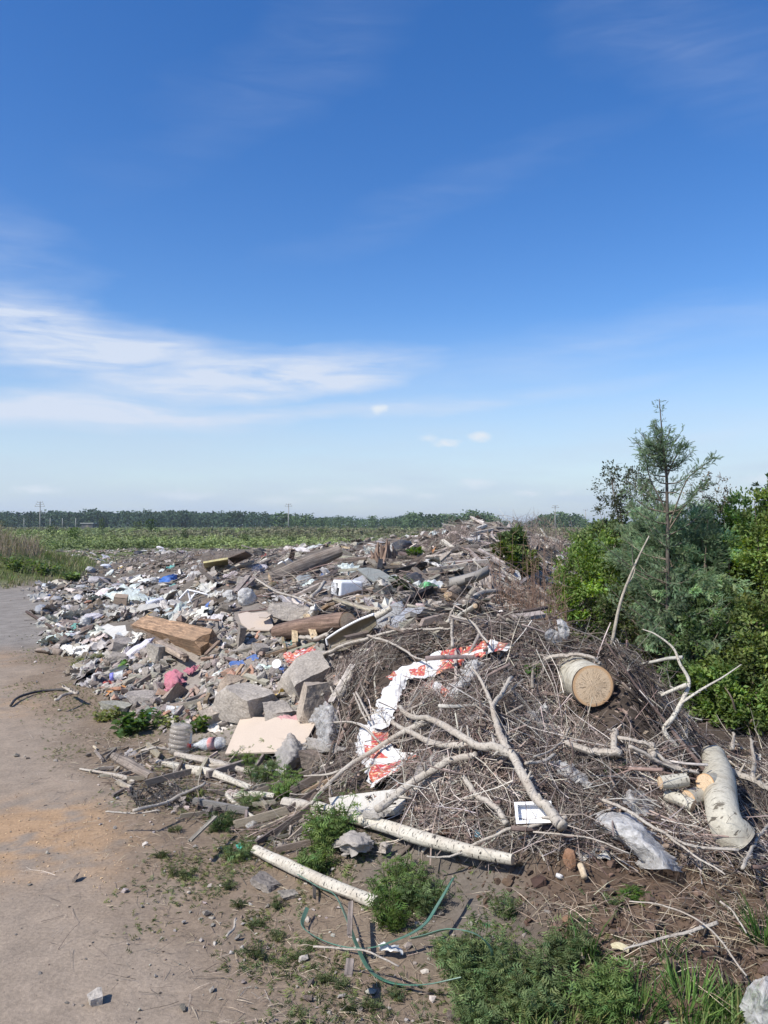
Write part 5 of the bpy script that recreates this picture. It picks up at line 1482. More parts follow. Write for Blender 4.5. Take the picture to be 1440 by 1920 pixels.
sheet('wrapping_sheet', 'long crumpled white wrapping sheet with red and orange print draped over the brush', 'wrapper', [
    [[(967, 1209, .06), (962, 1212, .06), (950, 1222, .05)], [(930, 1203, .07), (925, 1214, .07), (920, 1225, .05)], [(905, 1203, .09), (900, 1218, .09), (897, 1233, .05)],
     [(868, 1212, .09), (866, 1230, .1), (864, 1250, .06)], [(840, 1216, .09), (835, 1240, .1), (828, 1260, .06)], [(793, 1234, .09), (795, 1254, .1), (792, 1272, .06)],
     [(757, 1249, .09), (762, 1262, .1), (768, 1272, .08)], [(722, 1268, .08), (735, 1276, .08), (752, 1284, .08)]],
    [[(752, 1260, .12), (760, 1263, .14), (768, 1268, .12)], [(735, 1275, .10), (745, 1280, .14), (757, 1290, .1)], [(715, 1302, .08), (730, 1306, .12), (748, 1312, .1)],
     [(700, 1335, .06), (718, 1340, .12), (740, 1336, .1)], [(692, 1362, .05), (708, 1366, .09), (728, 1362, .08)]],
    [[(672, 1355, .05), (698, 1362, .08), (724, 1366, .05)], [(668, 1385, .05), (696, 1388, .09), (734, 1388, .05)], [(670, 1408, .05), (700, 1412, .09), (745, 1405, .06)],
     [(682, 1428, .05), (715, 1432, .09), (786, 1418, .06)], [(686, 1456, .04), (708, 1452, .07), (756, 1438, .05)], [(697, 1479, .03), (704, 1472, .05), (722, 1458, .04)]],
    [[(791, 1276, .05), (795, 1284, .06), (800, 1293, .04)], [(812, 1276, .06), (812, 1288, .07), (812, 1300, .05)], [(833, 1286, .06), (832, 1296, .07), (830, 1306, .05)], [(858, 1316, .04), (854, 1319, .04), (850, 1323, .04)]]],
      M['print'], amp=.010, fs=11, res=(46, 18), printmask=pm)
sheet('white_wrapper', 'crumpled white bag lying behind the printed wrapping sheet', 'bag', [
    [[(880, 1235, .06), (890, 1238, .08), (905, 1240, .05)], [(868, 1256, .06), (882, 1262, .1), (898, 1262, .05)], [(855, 1280, .06), (868, 1285, .1), (882, 1285, .05)], [(835, 1300, .05), (850, 1308, .08), (870, 1302, .05)]]],
      M['film_white'], amp=.03, fs=14, res=(26, 18))
sheet('clear_film', 'large translucent bubble-wrap sheet draped on the soil right of the white tray', 'film', [
    [[(1122, 1524, .06), (1150, 1520, .1), (1180, 1524, .08), (1195, 1535, .05)], [(1105, 1545, .04), (1145, 1548, .09), (1195, 1550, .1), (1220, 1562, .05)],
     [(1140, 1570, .04), (1180, 1578, .1), (1215, 1580, .12), (1245, 1590, .05)], [(1190, 1600, .03), (1210, 1606, .1), (1240, 1608, .12), (1268, 1612, .05)],
     [(1196, 1626, .02), (1220, 1630, .05), (1250, 1630, .05), (1285, 1636, .02)]]], M['film_white'], amp=.010, fs=7, res=(44, 36))
sheet('clear_film', 'narrow crinkled clear film caught among the branches right of centre', 'film', [
    [[(1030, 1430, .08), (1045, 1425, .1), (1060, 1428, .08)], [(1060, 1455, .08), (1075, 1448, .1), (1090, 1445, .08)], [(1095, 1480, .06), (1105, 1475, .08), (1118, 1470, .06)]]], M['film'], amp=.02, fs=13, res=(30, 16))
sheet('clear_film', 'thin clear film under the thin branches above the bubble-wrap', 'film', [
    [[(1165, 1490, .06), (1190, 1485, .08), (1215, 1490, .05)], [(1175, 1510, .05), (1200, 1505, .08), (1230, 1505, .05)], [(1190, 1530, .04), (1215, 1530, .06), (1240, 1528, .04)]]], M['film'], amp=.02, fs=13, res=(24, 20))
sheet('grey_film', 'crumpled grey plastic sheet lying right of the printed sheet', 'film', [
    [[(805, 1425, .05), (820, 1408, .1), (850, 1398, .06)], [(775, 1450, .05), (800, 1435, .12), (875, 1410, .06)], [(755, 1480, .05), (790, 1468, .10), (830, 1440, .04)], [(770, 1500, .03), (800, 1492, .06), (830, 1480, .03)]]],
      M['film_grey'], amp=.02, fs=8, res=(34, 26))
sheet('grey_film', 'grey plastic sheet wedged under the big fork', 'film', [
    [[(960, 1395, .03), (975, 1385, .05), (990, 1390, .03)], [(985, 1415, .03), (1005, 1405, .05), (1025, 1410, .03)], [(1010, 1435, .02), (1035, 1430, .04), (1060, 1425, .02)]]], M['film_grey'], amp=.03, fs=10, res=(24, 16))
sheet('clear_bag', 'transparent crumpled bag hanging by the upright brown block', 'bag', [
    [[(590, 1330, .12), (612, 1318, .2), (632, 1335, .12)], [(585, 1350, .1), (610, 1345, .2), (640, 1352, .1)], [(592, 1375, .06), (612, 1378, .14), (636, 1372, .06)], [(600, 1398, .03), (616, 1400, .06), (630, 1392, .03)]]],
      M['film'], amp=.018, fs=10, res=(34, 30))
sheet('clear_bag', 'flat dirty clear bag below the transparent bag', 'bag', [
    [[(565, 1385, .04), (590, 1382, .06), (620, 1385, .04)], [(560, 1402, .03), (595, 1400, .06), (640, 1398, .03)], [(590, 1412, .02), (620, 1410, .04), (655, 1405, .02)]]], M['film_grey'], amp=.02, fs=14, res=(24, 24))
sheet('grey_bag', 'dark grey crumpled bag standing at the right end of the beige board', 'bag', [
    [[(535, 1385, .1), (542, 1376, .16), (550, 1378, .12)], [(522, 1410, .06), (545, 1400, .16), (568, 1395, .08)], [(512, 1432, .04), (540, 1425, .12), (575, 1412, .05)], [(505, 1440, .02), (530, 1450, .06), (556, 1440, .03)]]],
      M['film_grey'], amp=.017, fs=10, res=(34, 30))
sheet('pale_bag', 'pale crumpled scrap of bag below the dark grey bag', 'bag', [[[(492, 1440, .03), (505, 1434, .05), (525, 1438, .03)], [(500, 1448, .02), (515, 1446, .04), (545, 1450, .02)]]], M['film_white'], amp=.02, fs=18, res=(16, 16), depth_fit=False)
sheet('pink_cloth', 'crumpled pink checked cloth lying in the rubble', 'cloth', [
    [[(348, 1255, .05), (358, 1250, .08), (376, 1244, .05)], [(345, 1262, .05), (356, 1262, .06), (368, 1258, .04)]],
    [[(306, 1265, .06), (325, 1258, .1), (344, 1260, .06)], [(306, 1278, .05), (325, 1275, .12), (345, 1276, .05)], [(310, 1292, .04), (322, 1290, .08), (340, 1284, .04)], [(308, 1300, .02), (318, 1299, .04), (328, 1293, .02)]]],
      M['cloth'], amp=.025, fs=13, res=(22, 18), color=(.42, .15, .19), depth_fit=False)
sheet('pink_cloth', 'pale pink striped rag lying on the top edge of the beige board', 'cloth', [[[(500, 1346, .06), (525, 1343, .07), (555, 1340, .05)], [(515, 1356, .06), (535, 1358, .07), (558, 1350, .05)]]], M['cloth'], amp=.012, fs=20, res=(12, 22), color=(.48, .26, .25), depth_fit=False)
sheet('wrapper', 'red and white crumpled wrapper behind the largest concrete block', 'wrapper', [[[(532, 1226, .06), (545, 1220, .1), (590, 1214, .06)], [(535, 1238, .05), (555, 1234, .1), (592, 1226, .05)], [(548, 1248, .03), (562, 1245, .06), (580, 1236, .03)]]],
      M['print'], amp=.03, fs=15, res=(18, 24), printmask=lambda s, u, v: .62 + 0 * u, depth_fit=False)
sheet('white_cloth', 'white cloth lying on the verge at the left edge of the rubble', 'cloth', [[[(112, 1211, .06), (128, 1206, .08), (165, 1210, .05)], [(118, 1220, .04), (140, 1222, .06), (180, 1218, .04)], [(135, 1228, .02), (160, 1229, .04), (196, 1222, .02)]]],
      M['cloth'], amp=.035, fs=7, res=(22, 26), color=(.68, .67, .63), depth_fit=False)
sheet('blue_sack', 'bright blue sack lying among white bags at the back left', 'sack', [[[(297, 1086, .12), (310, 1080, .2), (331, 1078, .12)], [(299, 1092, .06), (315, 1091, .12), (332, 1086, .05)]]], M['cloth'], amp=.04, fs=4, res=(16, 20), color=(.03, .13, .42), depth_fit=False)
sheet('pale_sheet', 'pale blue-green sheet of plastic spread over the litter at left', 'sheet', [[[(190, 1108, .08), (225, 1098, .14), (262, 1110, .1)], [(195, 1118, .06), (240, 1112, .12), (290, 1122, .06)], [(230, 1130, .03), (262, 1126, .08), (292, 1134, .03)]]],
      M['film_obj'], amp=.07, fs=4, res=(26, 36), color=(.52, .58, .57), depth_fit=False)
sheet('teal_rag', 'small bright teal rag on the weedy verge', 'rag', [[[(443, 1584, .03), (452, 1582, .05), (460, 1586, .03)], [(446, 1592, .02), (453, 1592, .04), (459, 1593, .02)]]], M['cloth'], amp=.012, fs=40, res=(10, 10), color=(.06, .42, .33), depth_fit=False)
sheet('blue_rag', 'small bright blue scrap right of the long birch pole', 'rag', [[[(928, 1558, .02), (935, 1555, .03), (941, 1558, .02)], [(930, 1564, .01), (935, 1565, .02), (940, 1564, .01)]]], M['cloth'], amp=.01, fs=40, res=(8, 8), color=(.05, .22, .42), depth_fit=False)
sheet('blue_rag', 'torn light blue scrap left of the bright blue one', 'rag', [[[(884, 1556, .02), (892, 1553, .03), (900, 1562, .02)], [(888, 1568, .01), (896, 1570, .02), (904, 1568, .01)]]], M['cloth'], amp=.012, fs=40, res=(8, 8), color=(.12, .28, .36), depth_fit=False)
sheet('grey_rag', 'crumpled grey fabric lump under the long birch pole', 'rag', [[[(622, 1578, .05), (650, 1562, .1), (695, 1562, .05)], [(632, 1590, .05), (665, 1580, .13), (702, 1580, .05)], [(645, 1604, .02), (672, 1602, .06), (700, 1594, .03)]]], M['cloth'], amp=.018, fs=12, res=(26, 28), color=(.33, .30, .27))
sheet('grey_rag', 'second grey fabric lump right of the first under the pole', 'rag', [[[(710, 1582, .04), (722, 1578, .08), (736, 1584, .04)], [(708, 1598, .02), (722, 1600, .05), (736, 1598, .02)]]], M['cloth'], amp=.02, fs=18, res=(14, 14), color=(.33, .29, .25), depth_fit=False)
sheet('grey_rag', 'grey film scrap resting between the foam slab and the pole', 'rag', [[[(672, 1526, .08), (700, 1518, .1), (735, 1518, .07)], [(680, 1536, .06), (705, 1534, .1), (728, 1530, .06)]]], M['film_grey'], amp=.015, fs=18, res=(14, 20), depth_fit=False)
sheet('plastic_scrap', 'small grey see-through bag on the verge above the teal rag', 'bag', [[[(462, 1545, .04), (475, 1538, .08), (490, 1546, .03)], [(460, 1552, .02), (472, 1552, .04), (485, 1551, .02)]]], M['film'], amp=.01, fs=30, res=(10, 12), depth_fit=False)
sheet('clear_bag', 'crumpled clear bag in the bottom right corner', 'bag', [[[(1405, 1850, .12), (1430, 1830, .2), (1470, 1835, .15)], [(1398, 1885, .08), (1430, 1870, .18), (1480, 1870, .12)], [(1392, 1918, .04), (1430, 1915, .12), (1480, 1910, .08)], [(1400, 1950, .02), (1440, 1945, .08), (1490, 1940, .05)]]],
      M['film'], amp=.012, fs=12, res=(34, 30), depth_fit=False)
sheet('white_scrap', 'white cut plastic piece lying under the green straps', 'scrap', [[[(706, 1772, .04), (725, 1766, .06), (748, 1772, .03)], [(712, 1782, .03), (732, 1782, .05), (756, 1790, .02)]]], M['scrap'], amp=.012, fs=25, res=(12, 14), color=(.66, .66, .64), depth_fit=False)
sheet('green_bag', 'bright green bag lying in the timber right of centre', 'bag', [[[(784, 1097, .12), (800, 1090, .2), (822, 1099, .12)], [(788, 1102, .06), (800, 1104, .12), (815, 1102, .06)]]], M['film_obj'], amp=.03, fs=9, res=(14, 18), color=(.10, .52, .17), depth_fit=False)
sheet('white_sheet', 'white crinkled sheet beneath the green bag', 'sheet', [[[(765, 1094, .1), (785, 1092, .12), (812, 1090, .1)], [(775, 1102, .05), (800, 1106, .1), (836, 1094, .1)]]], M['scrap'], amp=.04, fs=8, res=(14, 22), color=(.6, .62, .6), depth_fit=False)
sheet('white_rag', 'pale rag draped over timber below the corrugated sheet', 'rag', [[[(698, 1094, .14), (712, 1086, .2), (728, 1090, .14)], [(702, 1100, .08), (716, 1098, .14), (736, 1102, .06)]]], M['cloth'], amp=.03, fs=9, res=(14, 18), color=(.5, .46, .40), depth_fit=False)
sheet('cone_rag', 'white pointed rag standing behind the strapped brown log', 'rag', [[[(588, 1132, .28), (590, 1131, .3), (592, 1132, .28)], [(580, 1145, .16), (589, 1143, .24), (597, 1146, .16)], [(575, 1155, .05), (587, 1156, .12), (597, 1156, .05)]]], M['cloth'], amp=.02, fs=12, res=(16, 16), color=(.68, .66, .62), depth_fit=False)
sheet('grey_bag', 'pale two-lobed bag caught on the crest of the brush, right lobe', 'bag', [[[(1044, 1163, .24), (1052, 1160, .26), (1064, 1168, .24)], [(1046, 1178, .20), (1056, 1176, .22), (1067, 1182, .2)], [(1050, 1197, .13), (1058, 1199, .15), (1062, 1198, .13)]]], M['film_white'], amp=.012, fs=12, res=(18, 14), depth_fit=False)
sheet('grey_bag', 'pale two-lobed bag caught on the crest of the brush, left lobe', 'bag', [[[(1022, 1185, .22), (1032, 1179, .24), (1045, 1184, .22)], [(1022, 1196, .18), (1035, 1192, .20), (1052, 1194, .18)], [(1030, 1205, .12), (1040, 1206, .14), (1055, 1204, .12)]]], M['film_white'], amp=.012, fs=12, res=(16, 16), depth_fit=False)
for lab, px, py, w, h, mm, col, sd in [
    ('full clear rubbish bag in front of the wood pile, right of a pair', 462, 1126, 38, 36, 'film_white', None, 1),
    ('full clear rubbish bag in front of the wood pile, left of a pair', 430, 1121, 34, 28, 'film_white', None, 2),
    ('white pillow-like bag at the left end of the wood pile, upper of two', 368, 1066, 22, 12, 'film_white', None, 3),
    ('white pillow-like bag at the left end of the wood pile, lower of two', 366, 1080, 30, 14, 'film_white', None, 4),
    ('round white sack lying beside the bright blue sack', 288, 1090, 24, 12, 'film_white', None, 5),
    ('pale rolled sack in front of the bright blue sack', 314, 1097, 36, 8, 'cloth', (.5, .47, .42), 6),
    ('black stuffed bag behind the yellow crate', 485, 1040, 24, 18, 'rubber', None, 7),
    ('black and white stuffed bag at the back left of the mound', 765, 1023, 14, 14, 'rubber', None, 1),
    ('pale stuffed bag beside the splintered stump', 738, 1025, 14, 14, 'film_white', None, 2),
    ('white crumpled bag in the hollow behind the brush', 900, 1165, 26, 22, 'film_white', None, 3),
    ('small white crumpled bag lying lower in the hollow', 905, 1180, 24, 18, 'film_white', None, 5),
    ('small crumpled silver bag left of the white lid', 486, 1256, 24, 14, 'film_white', None, 4),
    ('crumpled white bag beneath the white lid', 521, 1266, 12, 18, 'film_white', None, 6),
    ('small white wad right of the white lid', 532, 1252, 12, 12, 'film_white', None, 7),
    ('dirty white wad in the brush under the grey sheet', 848, 1462, 22, 18, 'film_white', None, 0),
    ('white foam lump lying in the branches above the tray', 966, 1488, 26, 14, 'film_white', None, 2),
    ('white bag in the litter left of the chair frame', 160, 1170, 26, 20, 'film_white', None, 5),
    ('crumpled bag of grey film among the litter', 205, 1143, 40, 14, 'film_white', None, 3),
    ('white lump of film lying at the far left of the litter', 150, 1103, 40, 10, 'film_white', None, 1),
    ('white lump on the slope of the far-left heap', 140, 1044, 16, 9, 'film_white', None, 6),
    ('brown fur-like sod lump below the tray', 1070, 1618, 28, 40, 'cloth', (.22, .12, .07), 4),
    ('rusty brown sod on the soil heap', 1068, 1730, 26, 20, 'cloth', (.22, .13, .08), 5)]:
    blob('stuffed_bag' if 'sod' not in lab else 'sod', lab, 'bag' if 'sod' not in lab else 'sod', px, py, w, h, M[mm], col, sd, yaw=rnd.uniform(0, 3))

# ------------------------------------------------------------------ green strapping bands
def ribbon(label, pts, wpx, m, name='strapping_band', twist=.3):
    P, f = path3(pts, .75); P = catmull(P, len(pts) * 7); n = len(P)
    T = np.gradient(P, axis=0); T /= np.linalg.norm(T, axis=1, keepdims=True)
    up = np.array([0, 0, 1.0]); S = np.cross(T, up); S /= np.linalg.norm(S, axis=1, keepdims=True)
    Nn = np.cross(S, T)
    a = .5 + twist * np.sin(np.linspace(0, 7, n)); D = S * np.cos(a)[:, None] + Nn * np.sin(a)[:, None]
    w = wpx / 2 * P[:, 1].mean() / FOC
    E = np.cross(T, D) * .0015
    V = np.concatenate([P - D * w + E, P + D * w + E, P + D * w - E, P - D * w - E])
    F = []
    for i in range(n - 1):
        for k in range(4):
            q, q2 = k * n + i, ((k + 1) % 4) * n + i
            F += [(q, q2, q2 + 1), (q, q2 + 1, q + 1)]
    mb = MB(); mb.add(V, F)
    return tag(add(name, mb.mesh(name, False, P[0]), m, None, P[0]), label, 'strap')
ribbon('green packing strap looping over the verge, upper one', [(576, 1702, .06), (567, 1733, .02), (587, 1754, .02), (633, 1773, .03), (692, 1777, .05), (754, 1758, .08), (796, 1733, .1), (821, 1696, .12), (850, 1646, .14)], 8, M['strap'])
ribbon('green packing strap crossing under the upper one and ending in the weeds', [(560, 1640, .05), (600, 1665, .04), (629, 1679, .03), (650, 1721, .03), (667, 1767, .02), (692, 1817, .015), (733, 1842, .02), (796, 1846, .04), (866, 1833, .06)], 7.5, M['strap'])
ribbon('dark strap arching over the mugwort', [(770, 1760, .08), (796, 1754, .12), (842, 1742, .2), (890, 1750, .2), (918, 1775, .15), (925, 1800, .06)], 5, M['strap'])
ribbon('short dark strap end by the lower birch pole', [(575, 1640, .04), (588, 1660, .05), (590, 1685, .02)], 6, M['rubber'])

# ------------------------------------------------------------------ bottles, lid, tray, appliance, bumper, chair frame, net
def lathe(prof, sides=28):
    P = np.array([(x, 0, 0) for x, _ in prof], float); R = np.array([r for _, r in prof])
    P[:, 0] += np.arange(len(P)) * 1e-6
    V, F = [], []
    a = np.linspace(0, 2 * math.pi, sides, endpoint=False)
    for x, r in prof:
        V.append(np.stack([a * 0 + x, r * np.cos(a), r * np.sin(a)], -1))
    V = np.concatenate(V)
    for i in range(len(prof) - 1):
        for k in range(sides):
            j = (k + 1) % sides
            F += [(i * sides + k, i * sides + j, (i + 1) * sides + j), (i * sides + k, (i + 1) * sides + j, (i + 1) * sides + k)]
    return V, np.array(F)
def part(nm, T, m, parent, smooth=True, color=None, loc=None, rot=None):
    return add(nm, mesh_np(nm, T[0], T[1], smooth), m, parent, loc, rot, color=color)
def boxT(x0, x1, y0, y1, z0, z1):
    V = np.array([(x, y, z) for x in (x0, x1) for y in (y0, y1) for z in (z0, z1)], float)
    F = np.array([(0, 1, 3), (0, 3, 2), (4, 6, 7), (4, 7, 5), (0, 4, 5), (0, 5, 1), (2, 3, 7), (2, 7, 6), (0, 2, 6), (0, 6, 4), (1, 5, 7), (1, 7, 3)])
    return V, F
def join(*Ts):
    V, F, n = [], [], 0
    for v, f in Ts:
        V.append(v); F.append(np.asarray(f) + n); n += len(v)
    return np.concatenate(V), np.concatenate(F)
m_bottle = film_mat('clear_bottle_plastic', (.42, .38, .33), .55, .15, fold=5)
m_pet = film_mat('clear_pet', (.72, .74, .74), .5, .15, fold=18)
m_label = mat('bottle_label', (.50, .56, .62), var=.35, nscale=30, s3=(1, 1, 5), rough=.5, fine=120, dust=(.55, .55, .55), dustamt=.6)
m_red = mat('red_plastic', (.62, .06, .04), rough=.4, var=.1)
m_rlabel = mat('red_and_white_label', (.66, .62, .60), rough=.5, var=.2, nscale=25, dust=(.6, .08, .06), dustamt=.9)
# five-litre bottle standing askew
p = Q(335, 1412, 0)
big = thing('water_bottle', p, 'large ribbed five-litre plastic bottle standing beside the beige board', 'bottle'); big.rotation_euler = (.12, -1.50, .3)
prof = [(.0, .0), (.0, .062), (.006, .072)]
for k in range(5):
    x = .016 + k * .034
    prof += [(x, .076), (x + .018, .078), (x + .024, .071), (x + .030, .071)]
prof += [(.19, .076), (.205, .070), (.212, .05), (.214, .02), (.214, 0)]
prof = [(x * .95, r) for x, r in prof]
big.rotation_euler = (0, -math.pi / 2 + .10, .25)
part('body', lathe(prof, 32), m_bottle, big)
a = np.linspace(-.65, .55, 14) + math.pi * 1.5
V = np.array([(x, .0795 * math.cos(t), .0795 * math.sin(t)) for x in (.075, .15) for t in a]); 
# bottle axis is local x; the label must face the camera
o = part('label', (V, np.concatenate([[(i, i + 1, i + 15), (i, i + 15, i + 14)] for i in range(13)])), m_label, big)
# crushed drinks bottle lying in front of the board
pet = thing('drinks_bottle', W(352, 1398, Q(352, 1402, .03)[1]), 'clear drinks bottle with red cap lying on its side, left of the beige board', 'bottle')
e = W(420, 1392, Q(420, 1400, .03)[1]); v = e - np.array(pet.location); pet.rotation_euler = Vector(v).to_track_quat('X', 'Z').to_euler()
L = float(np.linalg.norm(v)); rr = .046
prof = [(.03, .013), (.05, .014), (.075, .02), (.115, rr * .93), (.14, rr), (.165, rr * .82), (.19, rr * .98), (L * .62, rr), (L * .66, rr * .88), (L * .75, rr), (L * .9, rr * .98), (L, rr * .8), (L, 0)]
T = lathe(prof, 28); T[0][:, 1] *= 1 + .12 * fbm(T[0][:, 0] * 30, T[0][:, 1] * 20, 1, 2); T[0][:, 2] *= .86
part('body', T, m_pet, pet)
part('cap', lathe([(0, 0), (0, .015), (.022, .016), (.026, .014), (.026, 0)], 20), m_red, pet)
T = lathe([(.20, rr * 1.01), (.215, rr * 1.03), (L * .60, rr * 1.03)], 28); T[0][:, 2] *= .88
part('label', T, m_rlabel, pet)
# tipped cup with a blue-violet wad by the verge
cup = thing('plastic_cup', Q(218, 1278, .03), 'clear plastic cup with a violet rim lying on the verge', 'cup'); cup.rotation_euler = (.0, -.1, .15)
part('cup', lathe([(-.0, 0), (0, .035), (.09, .052), (.094, .055), (.09, .051)], 24), m_pet, cup, loc=(-.02, 0, .05))
part('violet_ring', lathe([(-.02, .0), (-.02, .036), (.012, .041), (.02, .02)], 20), mat('violet_plastic', (.20, .20, .52), rough=.35), cup, loc=(-.03, 0, .05))
o = block('foam_bar', 'narrow white foam bar lying left of the plastic cup', 'foam', 188, 1269, (22, 8, 7), -.25, 0, .1, (.66, .66, .64), seed=60, chips=2, rough=.03, cuts=4)
# dark folded umbrella-like panel behind the cup
prism('folded_tarp', 'dark green folded panel lying behind the plastic cup', 'panel', [(180, 1266), (208, 1256), (232, 1246), (240, 1250), (222, 1262), (190, 1272)], [(180, 1266, .03), (240, 1250, .08), (190, 1272, .03)], .012, M['metal_grey'], (.05, .065, .05))
# white round lid
lid = thing('round_lid', W(519, 1245, Q(519, 1249, .05)[1]), 'white round lid with a centre button lying on the rubble', 'lid')
lid.rotation_euler = (math.radians(-62), 0, math.radians(-14))
T = lathe([(-.006, 0), (-.006, .036), (0, .040), (.006, .040), (.006, .034), (.003, .032), (.003, .010)], 32)
V = T[0][:, [1, 2, 0]]; part('disc', (V, T[1]), M['white_plastic'], lid)
T = lathe([(.002, 0.0101), (.008, .009), (.009, 0)], 16); part('button', (T[0][:, [1, 2, 0]], T[1]), M['white_plastic'], lid)
lid.rotation_euler = (math.radians(58), 0, math.radians(-14))
# white foam food tray
p = Q(998, 1550, .06)
tray = thing('foam_tray', p + np.array([0, -.03, .06]), 'white foam food tray lying on its side beside the forked branch', 'tray'); tray.rotation_euler = (math.radians(52), math.radians(-4), math.radians(-6))
w, h, t = .070, .038, .030
def ringbox(w, h, z0, z1, th):
    return join(boxT(-w, w, -h, -h + th, z0, z1), boxT(-w, w, h - th, h, z0, z1), boxT(-w, -w + th, -h + th, h - th, z0, z1), boxT(w - th, w, -h + th, h - th, z0, z1))
part('base', boxT(-w + .004, w - .004, -h + .004, h - .004, 0, .006), M['white_plastic'], tray, False)
part('wall', ringbox(w, h, .0061, t, .005), M['white_plastic'], tray, False)
part('rim', ringbox(w + .006, h + .006, t + .0005, t + .004, .012), M['white_plastic'], tray, False)
# white appliance with a round grille end
p = Q(650, 1120, .03); k = p[1] / FOC
ap = thing('white_appliance', p + np.array([0, 0, .02]), 'boxy white appliance with a round grille at its left end, lying in the timber', 'appliance'); ap.rotation_euler = (math.radians(4), math.radians(3), math.radians(34))
Lx, Ly, Lz = 52 * k, 36 * k, 28 * k
bm = bmesh.new(); bmesh.ops.create_cube(bm, size=1)
for v in bm.verts: v.co = (v.co.x * Lx * (1 if v.co.z < 0 else .94), v.co.y * Ly * (1 if v.co.z < 0 else .8), (v.co.z + .5) * Lz)
bmesh.ops.bevel(bm, geom=bm.edges[:], offset=.02, segments=3, profile=.5, affect='EDGES')
me = bpy.data.meshes.new('casing'); bm.to_mesh(me); bm.free(); add('casing', me, M['white_plastic'], ap)
for i, r in enumerate((.052, .038, .024, .010)):
    a = np.linspace(0, 2 * math.pi, 25)
    P = np.stack([a * 0 - Lx * .5 - .003, r * np.cos(a) * 1.05 + Ly * .12, r * np.sin(a) + Lz * .5], -1)
    V, F, U = tube(P, .0035, 5, False); part('grille_ring', (V, F), M['white_plastic'], ap)
T = boxT(-Lx * .5 - .004, -Lx * .5 + .01, Ly * .12 - .06, Ly * .12 + .06, Lz * .5 - .056, Lz * .5 + .056); part('grille_recess', T, M['metal_grey'], ap, False, (.25, .25, .25))
T = boxT(-Lx * .5 - .004, -Lx * .5 + .01, -Ly * .36, -Ly * .22, Lz * .1, Lz * .55); part('socket', T, M['rubber'], ap, False)
# vehicle bumper
pts = [(842, 1094), (868, 1088), (895, 1080), (916, 1070)]
P = catmull([W(a, b2, Q(880, 1092, .2)[1] - .15 * math.sin(i * 1.05)) for i, (a, b2) in enumerate(pts)], 20)
bp = thing('car_bumper', P[0], 'long curved grey car bumper lying on the heap below the back mound', 'bumper')
k = P[:, 1].mean() / FOC
sec = [(0, -9), (-.02, -6), (-.035, -1), (-.03, 4), (-.012, 8), (.01, 9)]
G = np.array([[q + np.array([0, s[0] * 1.6, s[1] * k]) for s in sec] for q in P])
mb = MB(); mb.add(G.reshape(-1, 3), grid_faces(20, len(sec))); o = add('shell', mb.mesh('shell', True, P[0]), mat('grey_bumper_plastic', (.17, .17, .165), rough=.6, var=.2, dust=(.33, .29, .24), dustamt=.7), bp)
md = o.modifiers.new('solid', 'SOLIDIFY'); md.thickness = .006
q = P[9]; dirv = P[12] - P[6]; dirv /= np.linalg.norm(dirv)
for s0, nm in ((-1.0, 'number_recess'),):
    c0 = q - P[0] + np.array([0, -.062, 0])
    V = np.array([c0 + dirv * a2 + np.array([0, b3, c3]) for a2 in (-.05, .05) for b3 in (-.004, .01) for c3 in (-3 * k, 4 * k)])
    part(nm, (V, boxT(0, 1, 0, 1, 0, 1)[1]), M['rubber'], bp, False)
G2 = np.array([[q + np.array([0, s[0] * 1.6 - .004, s[1] * k]) for s in [(-.021, -6.6), (-.026, -5.6), (-.029, -4.8)]] for q in P])
mb = MB(); mb.add(G2.reshape(-1, 3), grid_faces(20, 3)); add('trim_strip', mb.mesh('trim_strip', True, P[0]), M['metal_grey'], bp, color=(.3, .3, .29))
# white chair frame
fr = thing('chair_frame', Q(350, 1128, 0), 'white tubular chair frame sticking out of the litter', 'frame')
dd = Q(350, 1120, .1)[1]
for nm, l in (('front_leg', [(330, 1130), (352, 1106)]), ('top_rail', [(352, 1106), (370, 1110), (392, 1116)]), ('rear_leg', [(352, 1106), (358, 1130)]), ('rear_leg', [(368, 1110), (352, 1132)]),
              ('lower_rail', [(316, 1127), (340, 1133), (360, 1130)]), ('brace', [(392, 1116), (402, 1130)]), ('brace', [(380, 1112), (398, 1122)])):
    V, F, U = tube(catmull([W(a, b2, dd - .02 * i) for i, (a, b2) in enumerate(l)], 8), .015, 8, True)
    mb = MB(); mb.add(V, F, uv=U); add(nm, mb.mesh(nm, True, np.array(fr.location)), M['white_plastic'], fr)
# dark netting at the road edge
mb = MB(); r_ = np.random.default_rng(3)
G = np.array([[Q(235 + 130 * u + 25 * v, 1478 + 34 * v - 6 * u, .03 + .03 * math.sin(u * 9) * math.sin(v * 7)) for u in np.linspace(0, 1, 26)] for v in np.linspace(0, 1, 14)])
G += r_.normal(0, .010, G.shape); G[..., 2] += .02 * fbm(G[..., 0] * 12, G[..., 1] * 12, 3, 3)
for row in list(G) + list(np.swapaxes(G, 0, 1)):
    V, F, U = tube(row, .0022, 3, False); mb.add(V, F, uv=U)
tag(add('netting', mb.mesh('netting', False, G[0, 0]), M['rubber'], None, G[0, 0]), 'matted piece of dark netting lying at the road edge', 'net')
# little cap and cork on the soil
for nm, lab, ct, px, py, r, col in (('bottle_cap', 'small white round cap on the soil below the tray', 'cap', 1048, 1646, 7, (.6, .6, .6)), ):
    p = Q(px, py, .01); k = p[1] / FOC
    o = add(nm, mesh_np(nm, *lathe([(0, 0), (0, r * k), (.012, r * k), (.014, r * k * .9), (.014, 0)], 20), True), M['scrap'], None, p, (0, -1.2, .4), color=col); tag(o, lab, ct)
rod('cork_stick', 'short pale wooden peg standing in the soil below the tray', 'peg', [(1088, 1622, .03), (1092, 1632, .03), (1096, 1645, .02)], 6, 6, M['stick'], (.45, .36, .25), knob=0)
